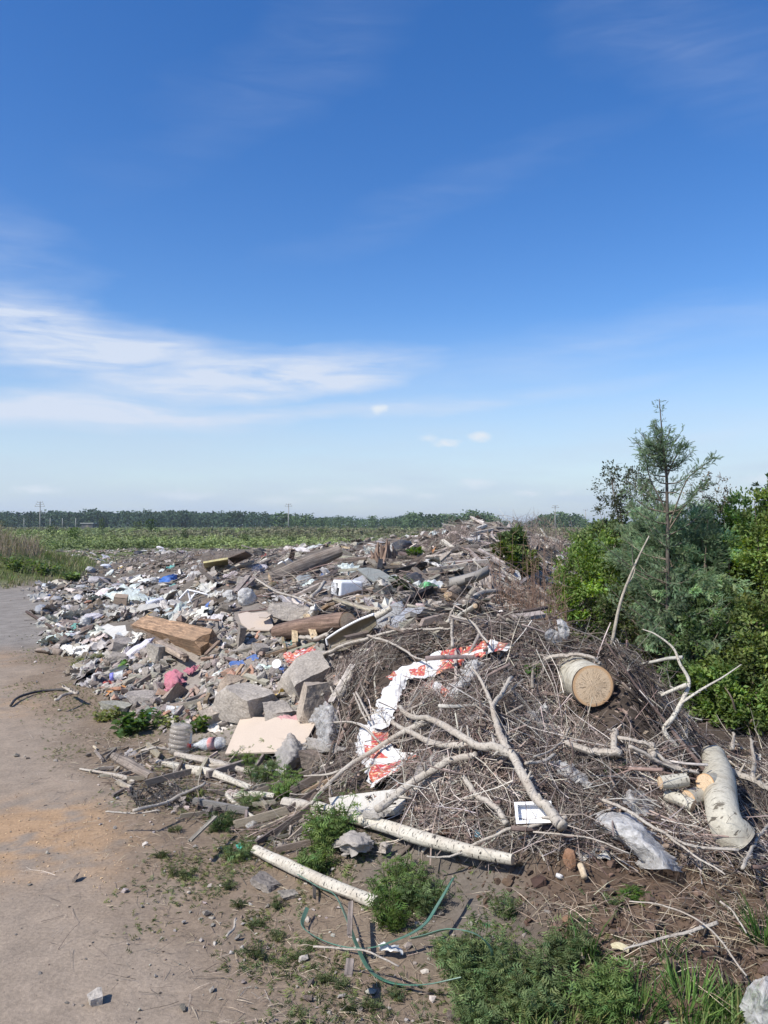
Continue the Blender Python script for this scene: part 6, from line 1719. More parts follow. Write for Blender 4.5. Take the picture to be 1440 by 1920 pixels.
# yellow papers in the weeds at the bottom
sheet('yellow_paper', 'yellowish torn paper lying in the grass at the bottom', 'paper', [[[(1143, 1770, .03), (1160, 1766, .04), (1180, 1775, .03)], [(1148, 1778, .02), (1165, 1780, .03), (1178, 1788, .01)]]], M['scrap'], amp=.006, fs=30, res=(8, 10), color=(.52, .46, .30), depth_fit=False)
sheet('tan_paper', 'small tan scrap of paper left of the yellowish one', 'paper', [[[(1083, 1786, .03), (1090, 1784, .04), (1096, 1790, .03)], [(1084, 1796, .01), (1090, 1799, .02), (1097, 1797, .01)]]], M['scrap'], amp=.006, fs=30, res=(8, 8), color=(.52, .42, .30), depth_fit=False)

# ------------------------------------------------------------------ vegetation templates
KITE = (np.array([(0, 0, 0), (.45, .28, .05), (1, 0, -.04), (.45, -.28, .05)], float), np.array([(0, 1, 2), (0, 2, 3)]))
def feather_T(n=4, w=.35, lobew=.10):
    V, F = [(0, 0, 0), (1, 0, -.12), (.5, .02, .02), (.5, -.02, .02)], [(0, 2, 1), (0, 1, 3)]
    for i in range(n):
        x = .15 + .7 * i / n; l = w * (1 - abs(x - .45) * 1.0)
        for s in (1, -1):
            b_ = len(V)
            V += [(x, 0, 0), (x + lobew, 0, 0), (x + .22, s * l, -.05)]
            F.append((b_, b_ + 1, b_ + 2) if s > 0 else (b_, b_ + 2, b_ + 1))
    return np.array(V, float), np.array(F)
FEA = feather_T(3, .38, .13)
LAR = feather_T(5, .22, .09)
BLADE = (np.array([(0, -.02, 0), (0, .02, 0), (.5, .022, .05), (.5, -.022, .05), (1, 0, -.10)], float), np.array([(0, 1, 2), (0, 2, 3), (3, 2, 4)]))
LOB = (np.array([(0, 0, 0), (.35, .40, .06), (.7, .30, .03), (1, 0, -.12), (.7, -.30, .03), (.35, -.40, .06)], float), np.array([(0, 1, 2), (0, 2, 3), (0, 3, 4), (0, 4, 5)]))
def leaves(T, P, D, size, col, roll=None):
    n = len(P)
    R = aim(D, rng.uniform(-.9, .9, n) if roll is None else roll)
    return bake(T, P, R, size, col)
def rdir(n, up=0.0):
    d = rng.normal(size=(n, 3)); d[:, 2] += up
    return d / np.linalg.norm(d, axis=1, keepdims=True)
def vary(c, n, j=.25, yl=.1):
    c = np.array(c) * np.exp(rng.normal(0, j, (n, 1)))
    c[:, 0] *= 1 + rng.normal(0, yl, n)
    return np.clip(c, .004, .8)
def plant_mesh(center, rad, hgt, nst, nl, T, ls, col, base, stems=True, lean=.6, up=.25, stemcol=(.09, .11, .04)):
    mb = MB()
    P, D, Sz = [], [], []
    for i in range(nst):
        a = rng.uniform(0, 6.283); r = rad * math.sqrt(rng.random()) * .6
        x, y = center[0] + r * math.cos(a), center[1] + r * math.sin(a)
        z = float(H(x, y)) - .005
        hh = hgt * rng.uniform(.55, 1.1); ln = lean * rng.uniform(.2, 1)
        tip = np.array([x + math.cos(a) * hh * ln, y + math.sin(a) * hh * ln, z + hh])
        b0 = np.array([x, y, z]); mid = (b0 + tip) / 2 + np.array([-math.cos(a), -math.sin(a), 0]) * hh * .08
        C_ = catmull([b0, mid, tip], 5)
        if stems:
            V, F, U = tube(C_, np.linspace(.0025, .001, 5) * (1 + hgt * 2), 3, False); mb.add(V, F, stemcol)
        t = rng.uniform(.12, 1, nl)
        q = np.stack([np.interp(t, np.linspace(0, 1, 5), C_[:, k]) for k in range(3)], -1)
        ang = rng.uniform(0, 6.283, nl)
        P.append(q); D.append(np.stack([np.cos(ang), np.sin(ang), np.full(nl, up) + rng.normal(0, .3, nl)], -1)); Sz.append(ls * rng.uniform(.6, 1.3, nl))
    P = np.concatenate(P); D = np.concatenate(D); Sz = np.concatenate(Sz)
    V, F, C_ = leaves(T, P, D, Sz, vary(col, len(P)))
    mb.add(V, F, C_)
    return mb
def weed(label, px, py, wpx, hpx, T, ls, col, nst=14, nl=10, name='weed', group=None, lean=.6, cat='weed', m='leaf', up=.25):
    p = Q(px, py, 0); k = p[1] / FOC
    mb = plant_mesh(p, wpx * k / 2, hpx * k, nst, nl, T, ls, col, None, True, lean, up)
    p = np.array(p)
    return tag(add(name, mb.mesh(name, False, p), M[m], None, p), label, cat, group)
MUG = (.145, .195, .085); BRI = (.16, .235, .08); YEL = (.21, .24, .09); DRK = (.07, .11, .042)
weed('tall bright feathery mugwort clump growing over the long birch pole', 617, 1590, 100, 78, FEA, .05, BRI, 40, 16, lean=.5, name='mugwort')
weed('mugwort clump growing under the grey fabric lump', 590, 1632, 80, 44, FEA, .045, BRI, 26, 12, name='mugwort')
weed('wide low mugwort patch right of the lower birch pole', 745, 1672, 160, 46, FEA, .036, BRI, 46, 12, name='mugwort')
weed('mugwort clump on the right of the wide low patch', 800, 1700, 110, 54, FEA, .038, MUG, 34, 13, name='mugwort')
weed('yellowish mugwort at the end of the lower birch pole', 735, 1735, 90, 50, FEA, .04, (.09, .14, .035), 26, 11, name='mugwort')
weed('dark mugwort mass in the middle of the bottom edge', 900, 1840, 170, 66, FEA, .04, MUG, 60, 14, name='mugwort')
weed('mugwort mass left of the bottom grass', 1000, 1885, 170, 74, FEA, .04, MUG, 56, 14, name='mugwort')
weed('dark mugwort clump right above the bottom grass', 1060, 1800, 110, 50, FEA, .036, MUG, 34, 12, name='mugwort')
weed('leafy mugwort clump low at the bottom edge under the straps', 840, 1800, 90, 44, FEA, .036, MUG, 26, 12, name='mugwort')
weed('mugwort clump at the very bottom left of centre', 900, 1915, 120, 50, FEA, .038, MUG, 34, 12, name='mugwort')
weed('mugwort clump at the bottom edge near the right corner', 1130, 1900, 140, 70, FEA, .045, BRI, 44, 13, name='mugwort')
weed('fresh broad-leaved burdock patch at the verge below the rubble', 255, 1372, 110, 34, LOB, .06, (.085, .14, .045), 26, 8, name='burdock')
weed('low broad-leaved weeds left of the burdock patch', 200, 1350, 70, 18, LOB, .035, YEL, 20, 8)
weed('leafy weeds behind the water bottle', 372, 1372, 60, 34, LOB, .04, (.09, .14, .045), 18, 9)
weed('weeds growing below the front edge of the beige board', 470, 1430, 110, 26, FEA, .04, BRI, 30, 9)
weed('weed clump between the board and the birch roll', 490, 1462, 80, 32, FEA, .045, MUG, 26, 10)
weed('weed clump right of the birch roll', 535, 1490, 70, 44, FEA, .045, BRI, 28, 11)
weed('weeds in front of the birch roll', 465, 1515, 60, 30, FEA, .04, MUG, 20, 9)
weed('mossy green tuft under the rotting birch pole', 415, 1555, 70, 30, FEA, .035, DRK, 26, 10)
weed('low weeds around the teal rag', 445, 1610, 70, 34, FEA, .035, MUG, 22, 9)
weed('yellow-green weeds left of the splinters', 360, 1500, 60, 22, FEA, .03, YEL, 18, 8)
weed('bright sprouting weed at the corner of the dark panel', 232, 1258, 16, 18, LOB, .05, (.12, .22, .05), 6, 7)
weed('grassy weeds by the white cloth at left', 160, 1245, 70, 14, FEA, .05, YEL, 22, 8)
weed('grassy weeds below the lump at left', 200, 1235, 50, 14, FEA, .05, YEL, 16, 8)
weed('small upright green shoot beside the sawn log', 1010, 1272, 26, 22, LOB, .05, (.10, .20, .05), 6, 8)
weed('small bright weed on the soil heap below the bubble-wrap', 1190, 1692, 40, 22, FEA, .04, (.10, .17, .04), 12, 8)
weed('small dark weed on the soil heap left of the bright one', 1150, 1700, 20, 16, FEA, .03, MUG, 6, 7)
weed('green weeds at the lower left of the soil heap', 950, 1715, 50, 34, FEA, .035, MUG, 14, 8)
weed('leafy weed growing in the timber below the back mound', 752, 1110, 40, 30, LOB, .05, DRK, 16, 12)
weed('small round green bush in the wood pile at the back', 779, 1046, 28, 18, LOB, .09, (.075, .13, .035), 14, 12)
weed('weeds growing on the verge right of the burdock', 320, 1360, 60, 20, LOB, .03, YEL, 14, 8)
for i, (px, py) in enumerate([(395, 1560), (350, 1650), (330, 1640), (450, 1700), (480, 1740), (520, 1700), (560, 1800), (580, 1780), (640, 1850), (700, 1890), (610, 1840), (520, 1760), (430, 1665), (300, 1610), (745, 1870), (660, 1900), (330, 1560), (485, 1795), (425, 1600)]):
    weed(autolabel('sparse weed tuft', px, py, 3 if i % 2 else 4, (.1, .2, .05)), px, py, rnd.uniform(22, 40), rnd.uniform(10, 26), FEA, .028, (.11, .13, .06), 9, 7, name='weed_tuft', group='weed tufts on the bare verge')
# grasses
def grass(label, px, py, wpx, hpx, col, nb=60, ls=None, name='grass_tuft', group=None):
    p = Q(px, py, 0); k = p[1] / FOC; r = wpx * k / 2; hh = hpx * k
    a = rng.uniform(0, 6.283, nb); rr = r * np.sqrt(rng.random(nb)) * .7
    x, y = p[0] + rr * np.cos(a), p[1] + rr * np.sin(a)
    P = np.stack([x, y, H(x, y)], -1)
    D = np.stack([np.cos(a) * rng.uniform(.1, .8, nb), np.sin(a) * rng.uniform(.1, .8, nb), rng.uniform(.6, 1.3, nb)], -1)
    S = hh * rng.uniform(.5, 1.15, nb)
    V, F, C_ = leaves(BLADE, P, D, np.stack([S, np.full(nb, .10) * rng.uniform(.6, 1.4, nb), S], -1), vary(col, nb))
    mb = MB(); mb.add(V, F, C_)
    return tag(add(name, mb.mesh(name, False, p), M['grass'], None, p), label, 'grass', group)
grass('fresh grass tuft at the right edge of the soil heap', 1432, 1770, 60, 110, (.08, .15, .04), 70)
grass('grass tuft at the bottom right beside the clear bag', 1290, 1890, 130, 70, (.085, .15, .04), 130)
grass('grass tuft standing on the bottom edge right of the mugwort', 1190, 1905, 120, 75, (.08, .14, .04), 110)
grass('broad-bladed grass clump right of the mugwort', 1098, 1790, 50, 90, (.10, .17, .05), 24)
grass('grass clump growing in front of the fallen trunk', 1292, 1540, 36, 60, (.08, .14, .05), 30)
grass('grass blades growing among branches above the trunk', 1142, 1460, 26, 50, (.10, .17, .06), 14)
grass('grass tuft right of the soil heap near the corner', 1380, 1905, 100, 60, (.09, .15, .045), 90)
grass('thin grass tuft on the lower soil heap', 1250, 1800, 60, 50, (.10, .15, .05), 30)
# carpets of low growth on the verge and at the bottom right
def carpet(name, n, sel, T, lo, hi, pal, m, label, up=(.0, .9), lift=.0, thin=None):
    y = np.exp(rng.uniform(math.log(2.2), math.log(12), n)); x = rng.uniform(-.7, .75, n) * y
    px, py = proj(np.stack([x, y, H(x, y)], -1))
    w = sel(x, y, px, py); k = rng.random(n) < w
    x, y = x[k], y[k]; n = len(x)
    P = np.stack([x, y, H(x, y) + lift], -1)
    a = rng.uniform(0, 6.28, n)
    D = np.stack([np.cos(a), np.sin(a), rng.uniform(*up, n)], -1)
    S = rng.uniform(lo, hi, n)
    if thin: S = np.stack([S, np.full(n, thin), S], -1)
    V, F, C_ = leaves(T, P, D, S, pick(pal, n, .2))
    mb = MB(); mb.add(V, F, C_)
    o = add(name, mb.mesh(name), M[m]); tag(o, label, None, None, 'stuff'); return o
gnoise = lambda x, y, s, o: sstep(-.15, .25, fbm(x * s, y * s, o, 4))
vergeband = lambda x, y: sstep(-.75, -.1, inside(x, y)) * sstep(.9, .2, inside(x, y))
carpet('verge_weeds', 190000, lambda x, y, px, py: vergeband(x, y) * gnoise(x, y, 2.2, 3) * .6 * sstep(13, 9, y), FEA, .015, .042, [MUG, YEL, (.10, .11, .05), (.08, .10, .04)], 'leaf', 'low sparse weeds along the road edge', (.1, .9))
carpet('low_mugwort', 200000, lambda x, y, px, py: inpoly(px, py, [(720, 1640), (860, 1700), (900, 1720), (1180, 1800), (1330, 1860), (1440, 1870), (1500, 2100), (760, 2100), (740, 1860), (700, 1760)]) * gnoise(x, y, 2.5, 8) * .8, FEA, .025, .055, [MUG, BRI, DRK], 'leaf', 'low mugwort and weeds carpeting the bottom of the heap', (.2, 1.2))
carpet('mugwort_strip', 90000, lambda x, y, px, py: inpoly(px, py, [(560, 1520), (650, 1560), (720, 1640), (860, 1690), (860, 1760), (730, 1750), (680, 1700), (590, 1650), (550, 1580)]) * gnoise(x, y, 3.5, 9) * .8, FEA, .02, .05, [MUG, BRI, YEL], 'leaf', 'low mugwort running along the birch poles', (.2, 1.2))
carpet('short_grass', 120000, lambda x, y, px, py: inpoly(px, py, [(1000, 1800), (1180, 1800), (1330, 1850), (1500, 1850), (1600, 2200), (900, 2200)]) * gnoise(x, y, 3, 12) * .7, BLADE, .05, .14, [BRI, (.11, .16, .05), (.20, .19, .08)], 'grass', 'short grass at the bottom right', (.8, 2.5), thin=.10)
strawp = [(.33, .27, .19), (.26, .20, .14), (.40, .34, .25), (.18, .135, .10), (.22, .17, .125)]
soilpoly = [(830, 1560), (1000, 1560), (1150, 1600), (1440, 1600), (1560, 1700), (1500, 1850), (1300, 1860), (1150, 1800), (900, 1700)]
carpet('dry_straw', 170000, lambda x, y, px, py: inpoly(px, py, soilpoly) * (.15 + .85 * gnoise(x, y, 2.2, 21)) * .26, BLADE, .05, .2, strawp, 'straw', 'dry straw and roots strewn over the soil heap', (-.15, .35), .012, thin=.05)
carpet('verge_straw', 200000, lambda x, y, px, py: (vergeband(x, y) * .35 + inpoly(px, py, ZONES['brush']) * .06) * sstep(14, 9, y) * (.3 + .7 * gnoise(x, y, 1.5, 31)), BLADE, .02, .09, strawp + [(.2, .15, .11)], 'straw', 'dry straw and grass along the road edge', (-.05, .2), .006, thin=.045)
carpet('brush_leaves', 60000, lambda x, y, px, py: inpoly(px, py, ZONES['brush']) * .5 * (y < 7.2), KITE, .02, .05, [(.13, .09, .07), (.19, .14, .105), (.08, .06, .045), (.24, .18, .14)], 'straw', 'dead curled leaves caught in the brush heap', (-.3, .8), .05)
carpet('near_brush_straw', 50000, lambda x, y, px, py: inpoly(px, py, [(1150, 1450), (1440, 1400), (1560, 1650), (1100, 1640), (950, 1560)]) * .4, BLADE, .06, .22, strawp, 'straw', 'dry grass stalks around the fallen trunk', (-.1, .4), .02, thin=.05)
# soil clods and road grit
def grit(name, n, sel, lo, hi, pal, label, m='soil_s', p=2.4, lift=.15):
    y = np.exp(rng.uniform(math.log(2.2), math.log(22), n)); x = rng.uniform(-.75, .75, n) * y
    px, py = proj(np.stack([x, y, H(x, y)], -1)); k = rng.random(n) < sel(x, y, px, py)
    x, y = x[k], y[k]; n = len(x)
    S = powsize(n, lo, hi, p)
    P = np.stack([x, y, H(x, y) + S * lift], -1); col = pick(pal, n, .15); ti = rng.integers(0, 14, n)
    R = rotz(rng.uniform(0, 6.28, n)) @ rotx(rng.normal(0, .6, n))
    mb = MB()
    for t in range(14):
        j = ti == t
        if j.any():
            V, F, C_ = bake(CH[t], P[j], R[j], S[j], col[j]); mb.add(V, F, C_)
    tag(add(name, mb.mesh(name), M[m]), label, None, None, 'stuff')
grit('soil_clods', 70000, lambda x, y, px, py: inpoly(px, py, soilpoly) * .7 + inpoly(px, py, [(900, 1550), (1200, 1700), (1440, 1700), (1440, 1900), (1250, 1850)]) * .3, .008, .07, [(.105, .07, .048), (.085, .057, .04), (.13, .09, .065)], 'crumbly brown soil clods')
grit('road_grit', 9000, lambda x, y, px, py: (inside(x, y) < -.1) * .5 * (.3 + .7 * gnoise(x, y, 1.1, 44)), .003, .013, [(.24, .20, .165), (.32, .28, .24), (.12, .09, .07), (.18, .14, .11)], 'fine grit lying on the dirt road', p=2.6)
grit('rubble_dust_lumps', 26000, lambda x, y, px, py: inpoly(px, py, ZONES['rubble']) * .55 + vergeband(x, y) * .12, .012, .05, greys, 'fine mortar crumbs in the rubble', m='concrete_s')
grit('wood_chips', 60000, lambda x, y, px, py: (ground_colour(x, y)[..., 0] - ground_colour(x, y)[..., 2] > .12) * (inside(x, y) < .3) * .6, .004, .013, [(.42, .29, .17), (.50, .36, .22)], 'orange wood chips spilt on the road', m='straw', p=2)
# single pebbles that show on the road
for i, (px, py, s) in enumerate([(55, 1660, 9), (130, 1700, 6), (75, 1825, 10), (125, 1880, 9), (300, 1862, 6), (160, 1798, 6), (210, 1758, 5), (405, 1820, 6), (155, 1920 - 35, 7), (25, 1655, 5), (52, 1422, 8), (195, 1375, 6), (130, 1372, 8), (85, 1510, 7), (340, 1560, 6),
                                 (220, 1838, 5), (260, 1910, 6), (30, 1752, 6), (108, 1600, 6), (250, 1660, 5), (125, 1262, 14), (220, 1425, 8), (128, 1290, 6), (60, 1470, 6), (20, 1560, 5)]):
    p = Q(px, py, .003); k = p[1] / FOC
    o = bpy.data.objects.new('pebble', bpy.data.meshes.get('pebble_%d' % (i % 5)) or mesh_np('pebble_%d' % (i % 5), *CH[i % 5])); COL.objects.link(o)
    if not o.data.materials: o.data.materials.append(M['concrete'])
    o.location = p; o.scale = (s * k * 1.2, s * k, s * k * .8); o.rotation_euler = (0, 0, i); o.color = (*[(.30, .27, .23), (.14, .11, .09), (.38, .34, .30)][i % 3], 1)
    tag(o, autolabel('road pebble', px, py, 3 if s > 6 else 4, o.color[:3]), 'pebble', 'pebbles on the dirt road')

# ------------------------------------------------------------------ bushes and larch on the right
def bush(name, label, blobs, n0, T, ls, col, stems=8, base=None, cat='bush', m='leaf', group=None, clus=60, sparse=.2, stemr=.012, stemcol=(.14, .11, .085), twig=0, jit=.3):
    """blobs: (px, py, depth, rx px, ry px): leaf clusters fill the ellipsoids, stems rise to them"""
    n = int(n0 * 1.35)
    B_ = np.array([(*W(a, b2, d), rx * d / FOC, ry * d / FOC) for a, b2, d, rx, ry in blobs])
    vol = B_[:, 3] ** 2 * B_[:, 4]; vol /= vol.sum()
    cl = []
    for i, b_ in enumerate(B_):
        k = max(6, int(clus * vol[i] * 1.7))
        u = rdir(k) * (rng.uniform(.2, 1.25, (k, 1)) ** .5)
        cl.append(b_[:3] + u * np.array([b_[3], b_[3] * .9, b_[4]]))
    cl = np.concatenate(cl)
    ok = cl[:, 2] > H(cl[:, 0], cl[:, 1]) + .03; cl = cl[ok]
    size = (B_[:, 3].mean() + B_[:, 4].mean()) / 2
    ci = rng.integers(0, len(cl), n)
    cr = (size * rng.uniform(.09, .25, len(cl)))[ci]
    P = cl[ci] + rng.normal(size=(n, 3)) * cr[:, None] * [.6, .6, .5]
    gz = H(P[:, 0], P[:, 1]); P[:, 2] = np.maximum(P[:, 2], gz + .01 + rng.random(n) * .05)
    ctr = B_[:, :3].mean(0)
    D = (P - ctr) / size * .6 + rdir(n, .2)
    tone = np.exp(rng.normal(0, jit, len(cl)))[ci]
    C_ = vary(col, n, .18) * tone[:, None]
    V, F, CC = leaves(T, P, D, ls * rng.uniform(.6, 1.35, n), C_)
    mb = MB(); mb.add(V, F, CC)
    if base is None:
        j = np.argmin(B_[:, 2]); base = np.array([B_[j, 0], B_[j, 1], 0])
    base = np.array([base[0], base[1], float(H(base[0], base[1]))])
    n = n
    root = thing(name, base, label, cat, group)
    add('foliage', mb.mesh('foliage', False, base), M[m], root)
    mb = MB()
    for i in range(stems):
        e = cl[rng.integers(0, len(cl))]; s0 = base + np.array([rng.normal(0, .06), rng.normal(0, .06), -.03])
        mid = s0 * .5 + e * .5 + np.array([rng.normal(0, .05), rng.normal(0, .05), .08])
        V, F, U = tube(catmull([s0, mid, e], 10), np.linspace(stemr, stemr * .2, 10), 5, False, .1, i); mb.add(V, F, stemcol, U)
    for i in range(twig):
        e = cl[rng.integers(0, len(cl))]; q = e + rdir(1, .6)[0] * size * rng.uniform(.15, .4)
        V, F, U = tube(catmull([e, (e + q) / 2 + rng.normal(0, .01, 3), q], 5), np.linspace(.003, .001, 5), 3, False); mb.add(V, F, stemcol, U)
    if mb.V: add('stem', mb.mesh('stem', True, base), M['stick_s'], root)
    return root
G1, G2, G3, G4 = (.15, .215, .065), (.13, .19, .07), (.13, .17, .075), (.165, .225, .07)
bush('leafy_bush', 'bright green leafy bush at the left end of the thicket', [(1095, 1130, 7.2, 60, 75), (1125, 1060, 7.4, 60, 60), (1150, 1120, 7.3, 60, 80), (1080, 1170, 7.0, 30, 40)], 12000, KITE, .034, G1, 12, clus=140)
bush('leafy_bush', 'olive bush with brown twigs behind the bright green one', [(1150, 1020, 8.0, 70, 45), (1195, 1070, 7.8, 60, 70), (1120, 1010, 8.2, 40, 30)], 9000, KITE, .036, G3, 12, clus=110, twig=120)
bush('leafy_bush', 'shaded bush with bare lower stems behind the leaning sapling', [(1190, 1180, 6.9, 60, 70), (1150, 1150, 6.9, 40, 60), (1235, 1200, 6.7, 55, 80)], 6000, KITE, .032, (.115, .145, .065), 26, clus=110, twig=160)
bush('leafy_bush', 'tall deep green bush right of the larch', [(1370, 1010, 6.9, 55, 70), (1395, 1080, 6.6, 60, 70), (1345, 1080, 6.8, 45, 70), (1375, 970, 7.0, 25, 40)], 11000, KITE, .036, (.105, .17, .06), 10, clus=130)
bush('leafy_bush', 'high bright bush at the right edge of the picture', [(1435, 1030, 6.3, 55, 90), (1480, 990, 6.2, 50, 80), (1420, 1110, 6.2, 50, 70), (1530, 1080, 6.2, 60, 130)], 11000, KITE, .036, G4, 10, clus=140)
bush('leafy_bush', 'dense yellow-green bush low at the right edge', [(1425, 1200, 5.8, 60, 80), (1400, 1270, 5.7, 65, 70), (1470, 1270, 5.7, 70, 100)], 12000, KITE, .034, (.14, .18, .06), 10, clus=150)
bush('leafy_bush', 'low bright-leaved bush above the fallen trunk', [(1340, 1300, 5.55, 55, 50), (1380, 1350, 5.4, 50, 30), (1430, 1340, 5.4, 50, 50)], 8000, KITE, .034, G1, 12, clus=110)
bush('leafy_bush', 'shady undergrowth between the larch and the low bright bush', [(1300, 1230, 6.0, 60, 80), (1340, 1200, 6.1, 60, 90), (1280, 1310, 5.9, 50, 60)], 9000, KITE, .034, (.10, .145, .06), 16, clus=120, twig=80)
bush('thin_bush', 'thin half-bare shrub with small leaves left of the larch top', [(1165, 915, 7.9, 45, 45), (1190, 950, 7.8, 45, 50), (1150, 960, 7.9, 30, 30), (1215, 920, 7.8, 25, 40)], 2600, KITE, .028, (.075, .09, .055), 22, base=W(1190, 1150, 7.8), clus=90, twig=150, stemr=.008)
bush('thin_bush', 'spindly upper sprigs with small leaves at the right edge', [(1420, 925, 6.4, 22, 18), (1435, 950, 6.4, 30, 30), (1455, 920, 6.4, 25, 35)], 700, KITE, .03, (.06, .095, .035), 10, base=W(1440, 1100, 6.4), clus=30, twig=30, stemr=.008)
bush('thin_bush', 'thin dead-looking twigs right of the larch crown', [(1335, 930, 6.9, 30, 45), (1310, 950, 6.9, 30, 40)], 500, KITE, .025, (.10, .09, .06), 18, base=W(1330, 1100, 6.9), clus=50, twig=120, stemr=.006, stemcol=(.2, .17, .15))
bush('leafy_bush', 'round green bush growing on the back mound', [(962, 1022, 11.6, 26, 26), (968, 1045, 11.5, 24, 20)], 3600, KITE, .07, G3, 5, clus=50)
bush('leafy_bush', 'yellow-green weeds beneath the round bush on the back mound', [(945, 1045, 11.2, 28, 22), (968, 1065, 11.0, 30, 20), (990, 1052, 11.3, 18, 18)], 2600, KITE, .06, (.10, .13, .04), 8, clus=50)
bush('leafy_bush', 'low scrub right of the back mound', [(1085, 1080, 8.8, 40, 45), (1060, 1120, 8.4, 25, 35), (1110, 1040, 9.2, 40, 35)], 6500, KITE, .04, (.10, .135, .05), 14, clus=90, twig=60)
for a_, b_, d_, w_, h_, g_, lab in [(1540, 1160, 6.6, 110, 150, G2, 'mid-green bush just beyond the right edge of the picture'), (1500, 1080, 8.5, 90, 90, G4, 'bright bush behind the right edge bushes'), (1300, 1060, 9.5, 80, 70, G2, 'bush hidden behind the larch'),
        (1680, 1120, 8.0, 110, 110, G1, 'broad bush well right of the picture'), (1420, 1030, 12.0, 80, 60, G2, 'far bush behind the thicket'), (1600, 1030, 14.0, 90, 60, G3, 'distant olive bush right of the thicket'), (1250, 1030, 15.0, 70, 45, G2, 'distant bush behind the thicket left part')]:
    bush('leafy_bush', lab, [(a_, b_, d_, w_, h_), (a_ - w_ * .5, b_ + h_ * .4, d_, w_ * .7, h_ * .6), (a_ + w_ * .5, b_ + h_ * .4, d_ + .2, w_ * .7, h_ * .6)], 4500, KITE, .045, g_, 8, clus=90)
# larch
bl = W(1250, 1360, 6.2); bl = np.array([bl[0], bl[1], float(H(bl[0], bl[1]))])
lar = thing('larch', bl, 'blue-green young larch with a thin leading shoot above the other bushes', 'tree')
topz = W(1237, 748, 6.2)[2]
TP = catmull([bl, W(1252, 1100, 6.2), W(1250, 900, 6.2), W(1243, 830, 6.2), W(1236, 748, 6.2)], 40)
V, F, U = tube(TP, np.linspace(.02, .003, 40), 8, True, .08); mb = MB(); mb.add(V, F, (.10, .085, .07), U); add('trunk', mb.mesh('trunk', True, bl), M['stick_s'], lar)
mbb, P, D, S = MB(), [], [], []
def spray(path, n, size, spread):
    t = rng.uniform(.1, 1, n)
    k = np.linspace(0, 1, len(path))
    q = np.stack([np.interp(t, k, path[:, j]) for j in range(3)], -1)
    d0 = path[-1] - path[0]; d0 /= np.linalg.norm(d0)
    dd = d0 * .8 + rdir(n, .15) * .9
    P.append(q + rdir(n) * spread * rng.random((n, 1))); D.append(dd); S.append(size * rng.uniform(.6, 1.3, n))
for i in range(105):
    f = rng.uniform(.10, .93)
    o_ = TP[int(f * 39)]
    py_ = proj(o_)[1]
    if 800 > py_: continue
    reach = np.interp(py_, [800, 830, 880, 960, 1050, 1200, 1300], [.05, .17, .24, .32, .46, .62, .55]) * rng.uniform(.55, 1.1)
    a = rng.uniform(0, 6.283)
    d = np.array([math.cos(a), math.sin(a), rng.uniform(.25, .7)])
    e = o_ + d * reach
    path = catmull([o_, (o_ + e) / 2 + np.array([0, 0, -.03]), e + np.array([0, 0, .03])], 8)
    V, F, U = tube(path, np.linspace(.006, .0015, 8), 4, False); mbb.add(V, F, (.16, .13, .10), U)
    spray(path, int(16 + 95 * reach), .05, .04)
for tips in ([(1255, 985), (1285, 905), (1310, 880), (1340, 858)], [(1250, 960), (1220, 900), (1212, 868), (1203, 845)], [(1248, 900), (1270, 850), (1285, 835)], [(1250, 1000), (1290, 940), (1325, 905)], [(1247, 880), (1225, 845), (1215, 830)]):
    path = catmull([W(a, b2, 6.2 - .05 * i) for i, (a, b2) in enumerate(tips)], 12)
    V, F, U = tube(path, np.linspace(.007, .0015, 12), 4, False); mbb.add(V, F, (.16, .13, .10), U)
    spray(path[4:], 110, .055, .045)
for py0, w in ((754, 8), (762, 10), (775, 5), (792, 8), (768, 6)):
    q = W(1237, py0, 6.2)
    for s in (-1, 1):
        path = np.array([q, q + np.array([s * w * 6.2 / FOC, rng.normal(0, .01), .012])]); spray(path, 6, .035, .006)
add('branches', mbb.mesh('branches', True, bl), M['stick_s'], lar)
P, D, S = np.concatenate(P), np.concatenate(D), np.concatenate(S)
V, F, C_ = leaves(LAR, P, D, S, vary((.185, .25, .15), len(P), .22, .05)); mb = MB(); mb.add(V, F, C_); add('needles', mb.mesh('needles', False, bl), M['needle'], lar)
bush('larch_undergrowth', 'blue-green feathery larch boughs filling the thicket below the larch', [(1235, 1060, 6.6, 65, 70), (1290, 1040, 6.5, 70, 80), (1275, 1150, 6.3, 70, 80), (1330, 1130, 6.2, 55, 80), (1225, 985, 6.8, 50, 40), (1300, 985, 6.7, 46, 38), (1190, 1030, 7.0, 40, 50), (1320, 1220, 6.0, 50, 60)], 21000, LAR, .055, (.20, .27, .155), 14, clus=260, m='needle', cat='larch')
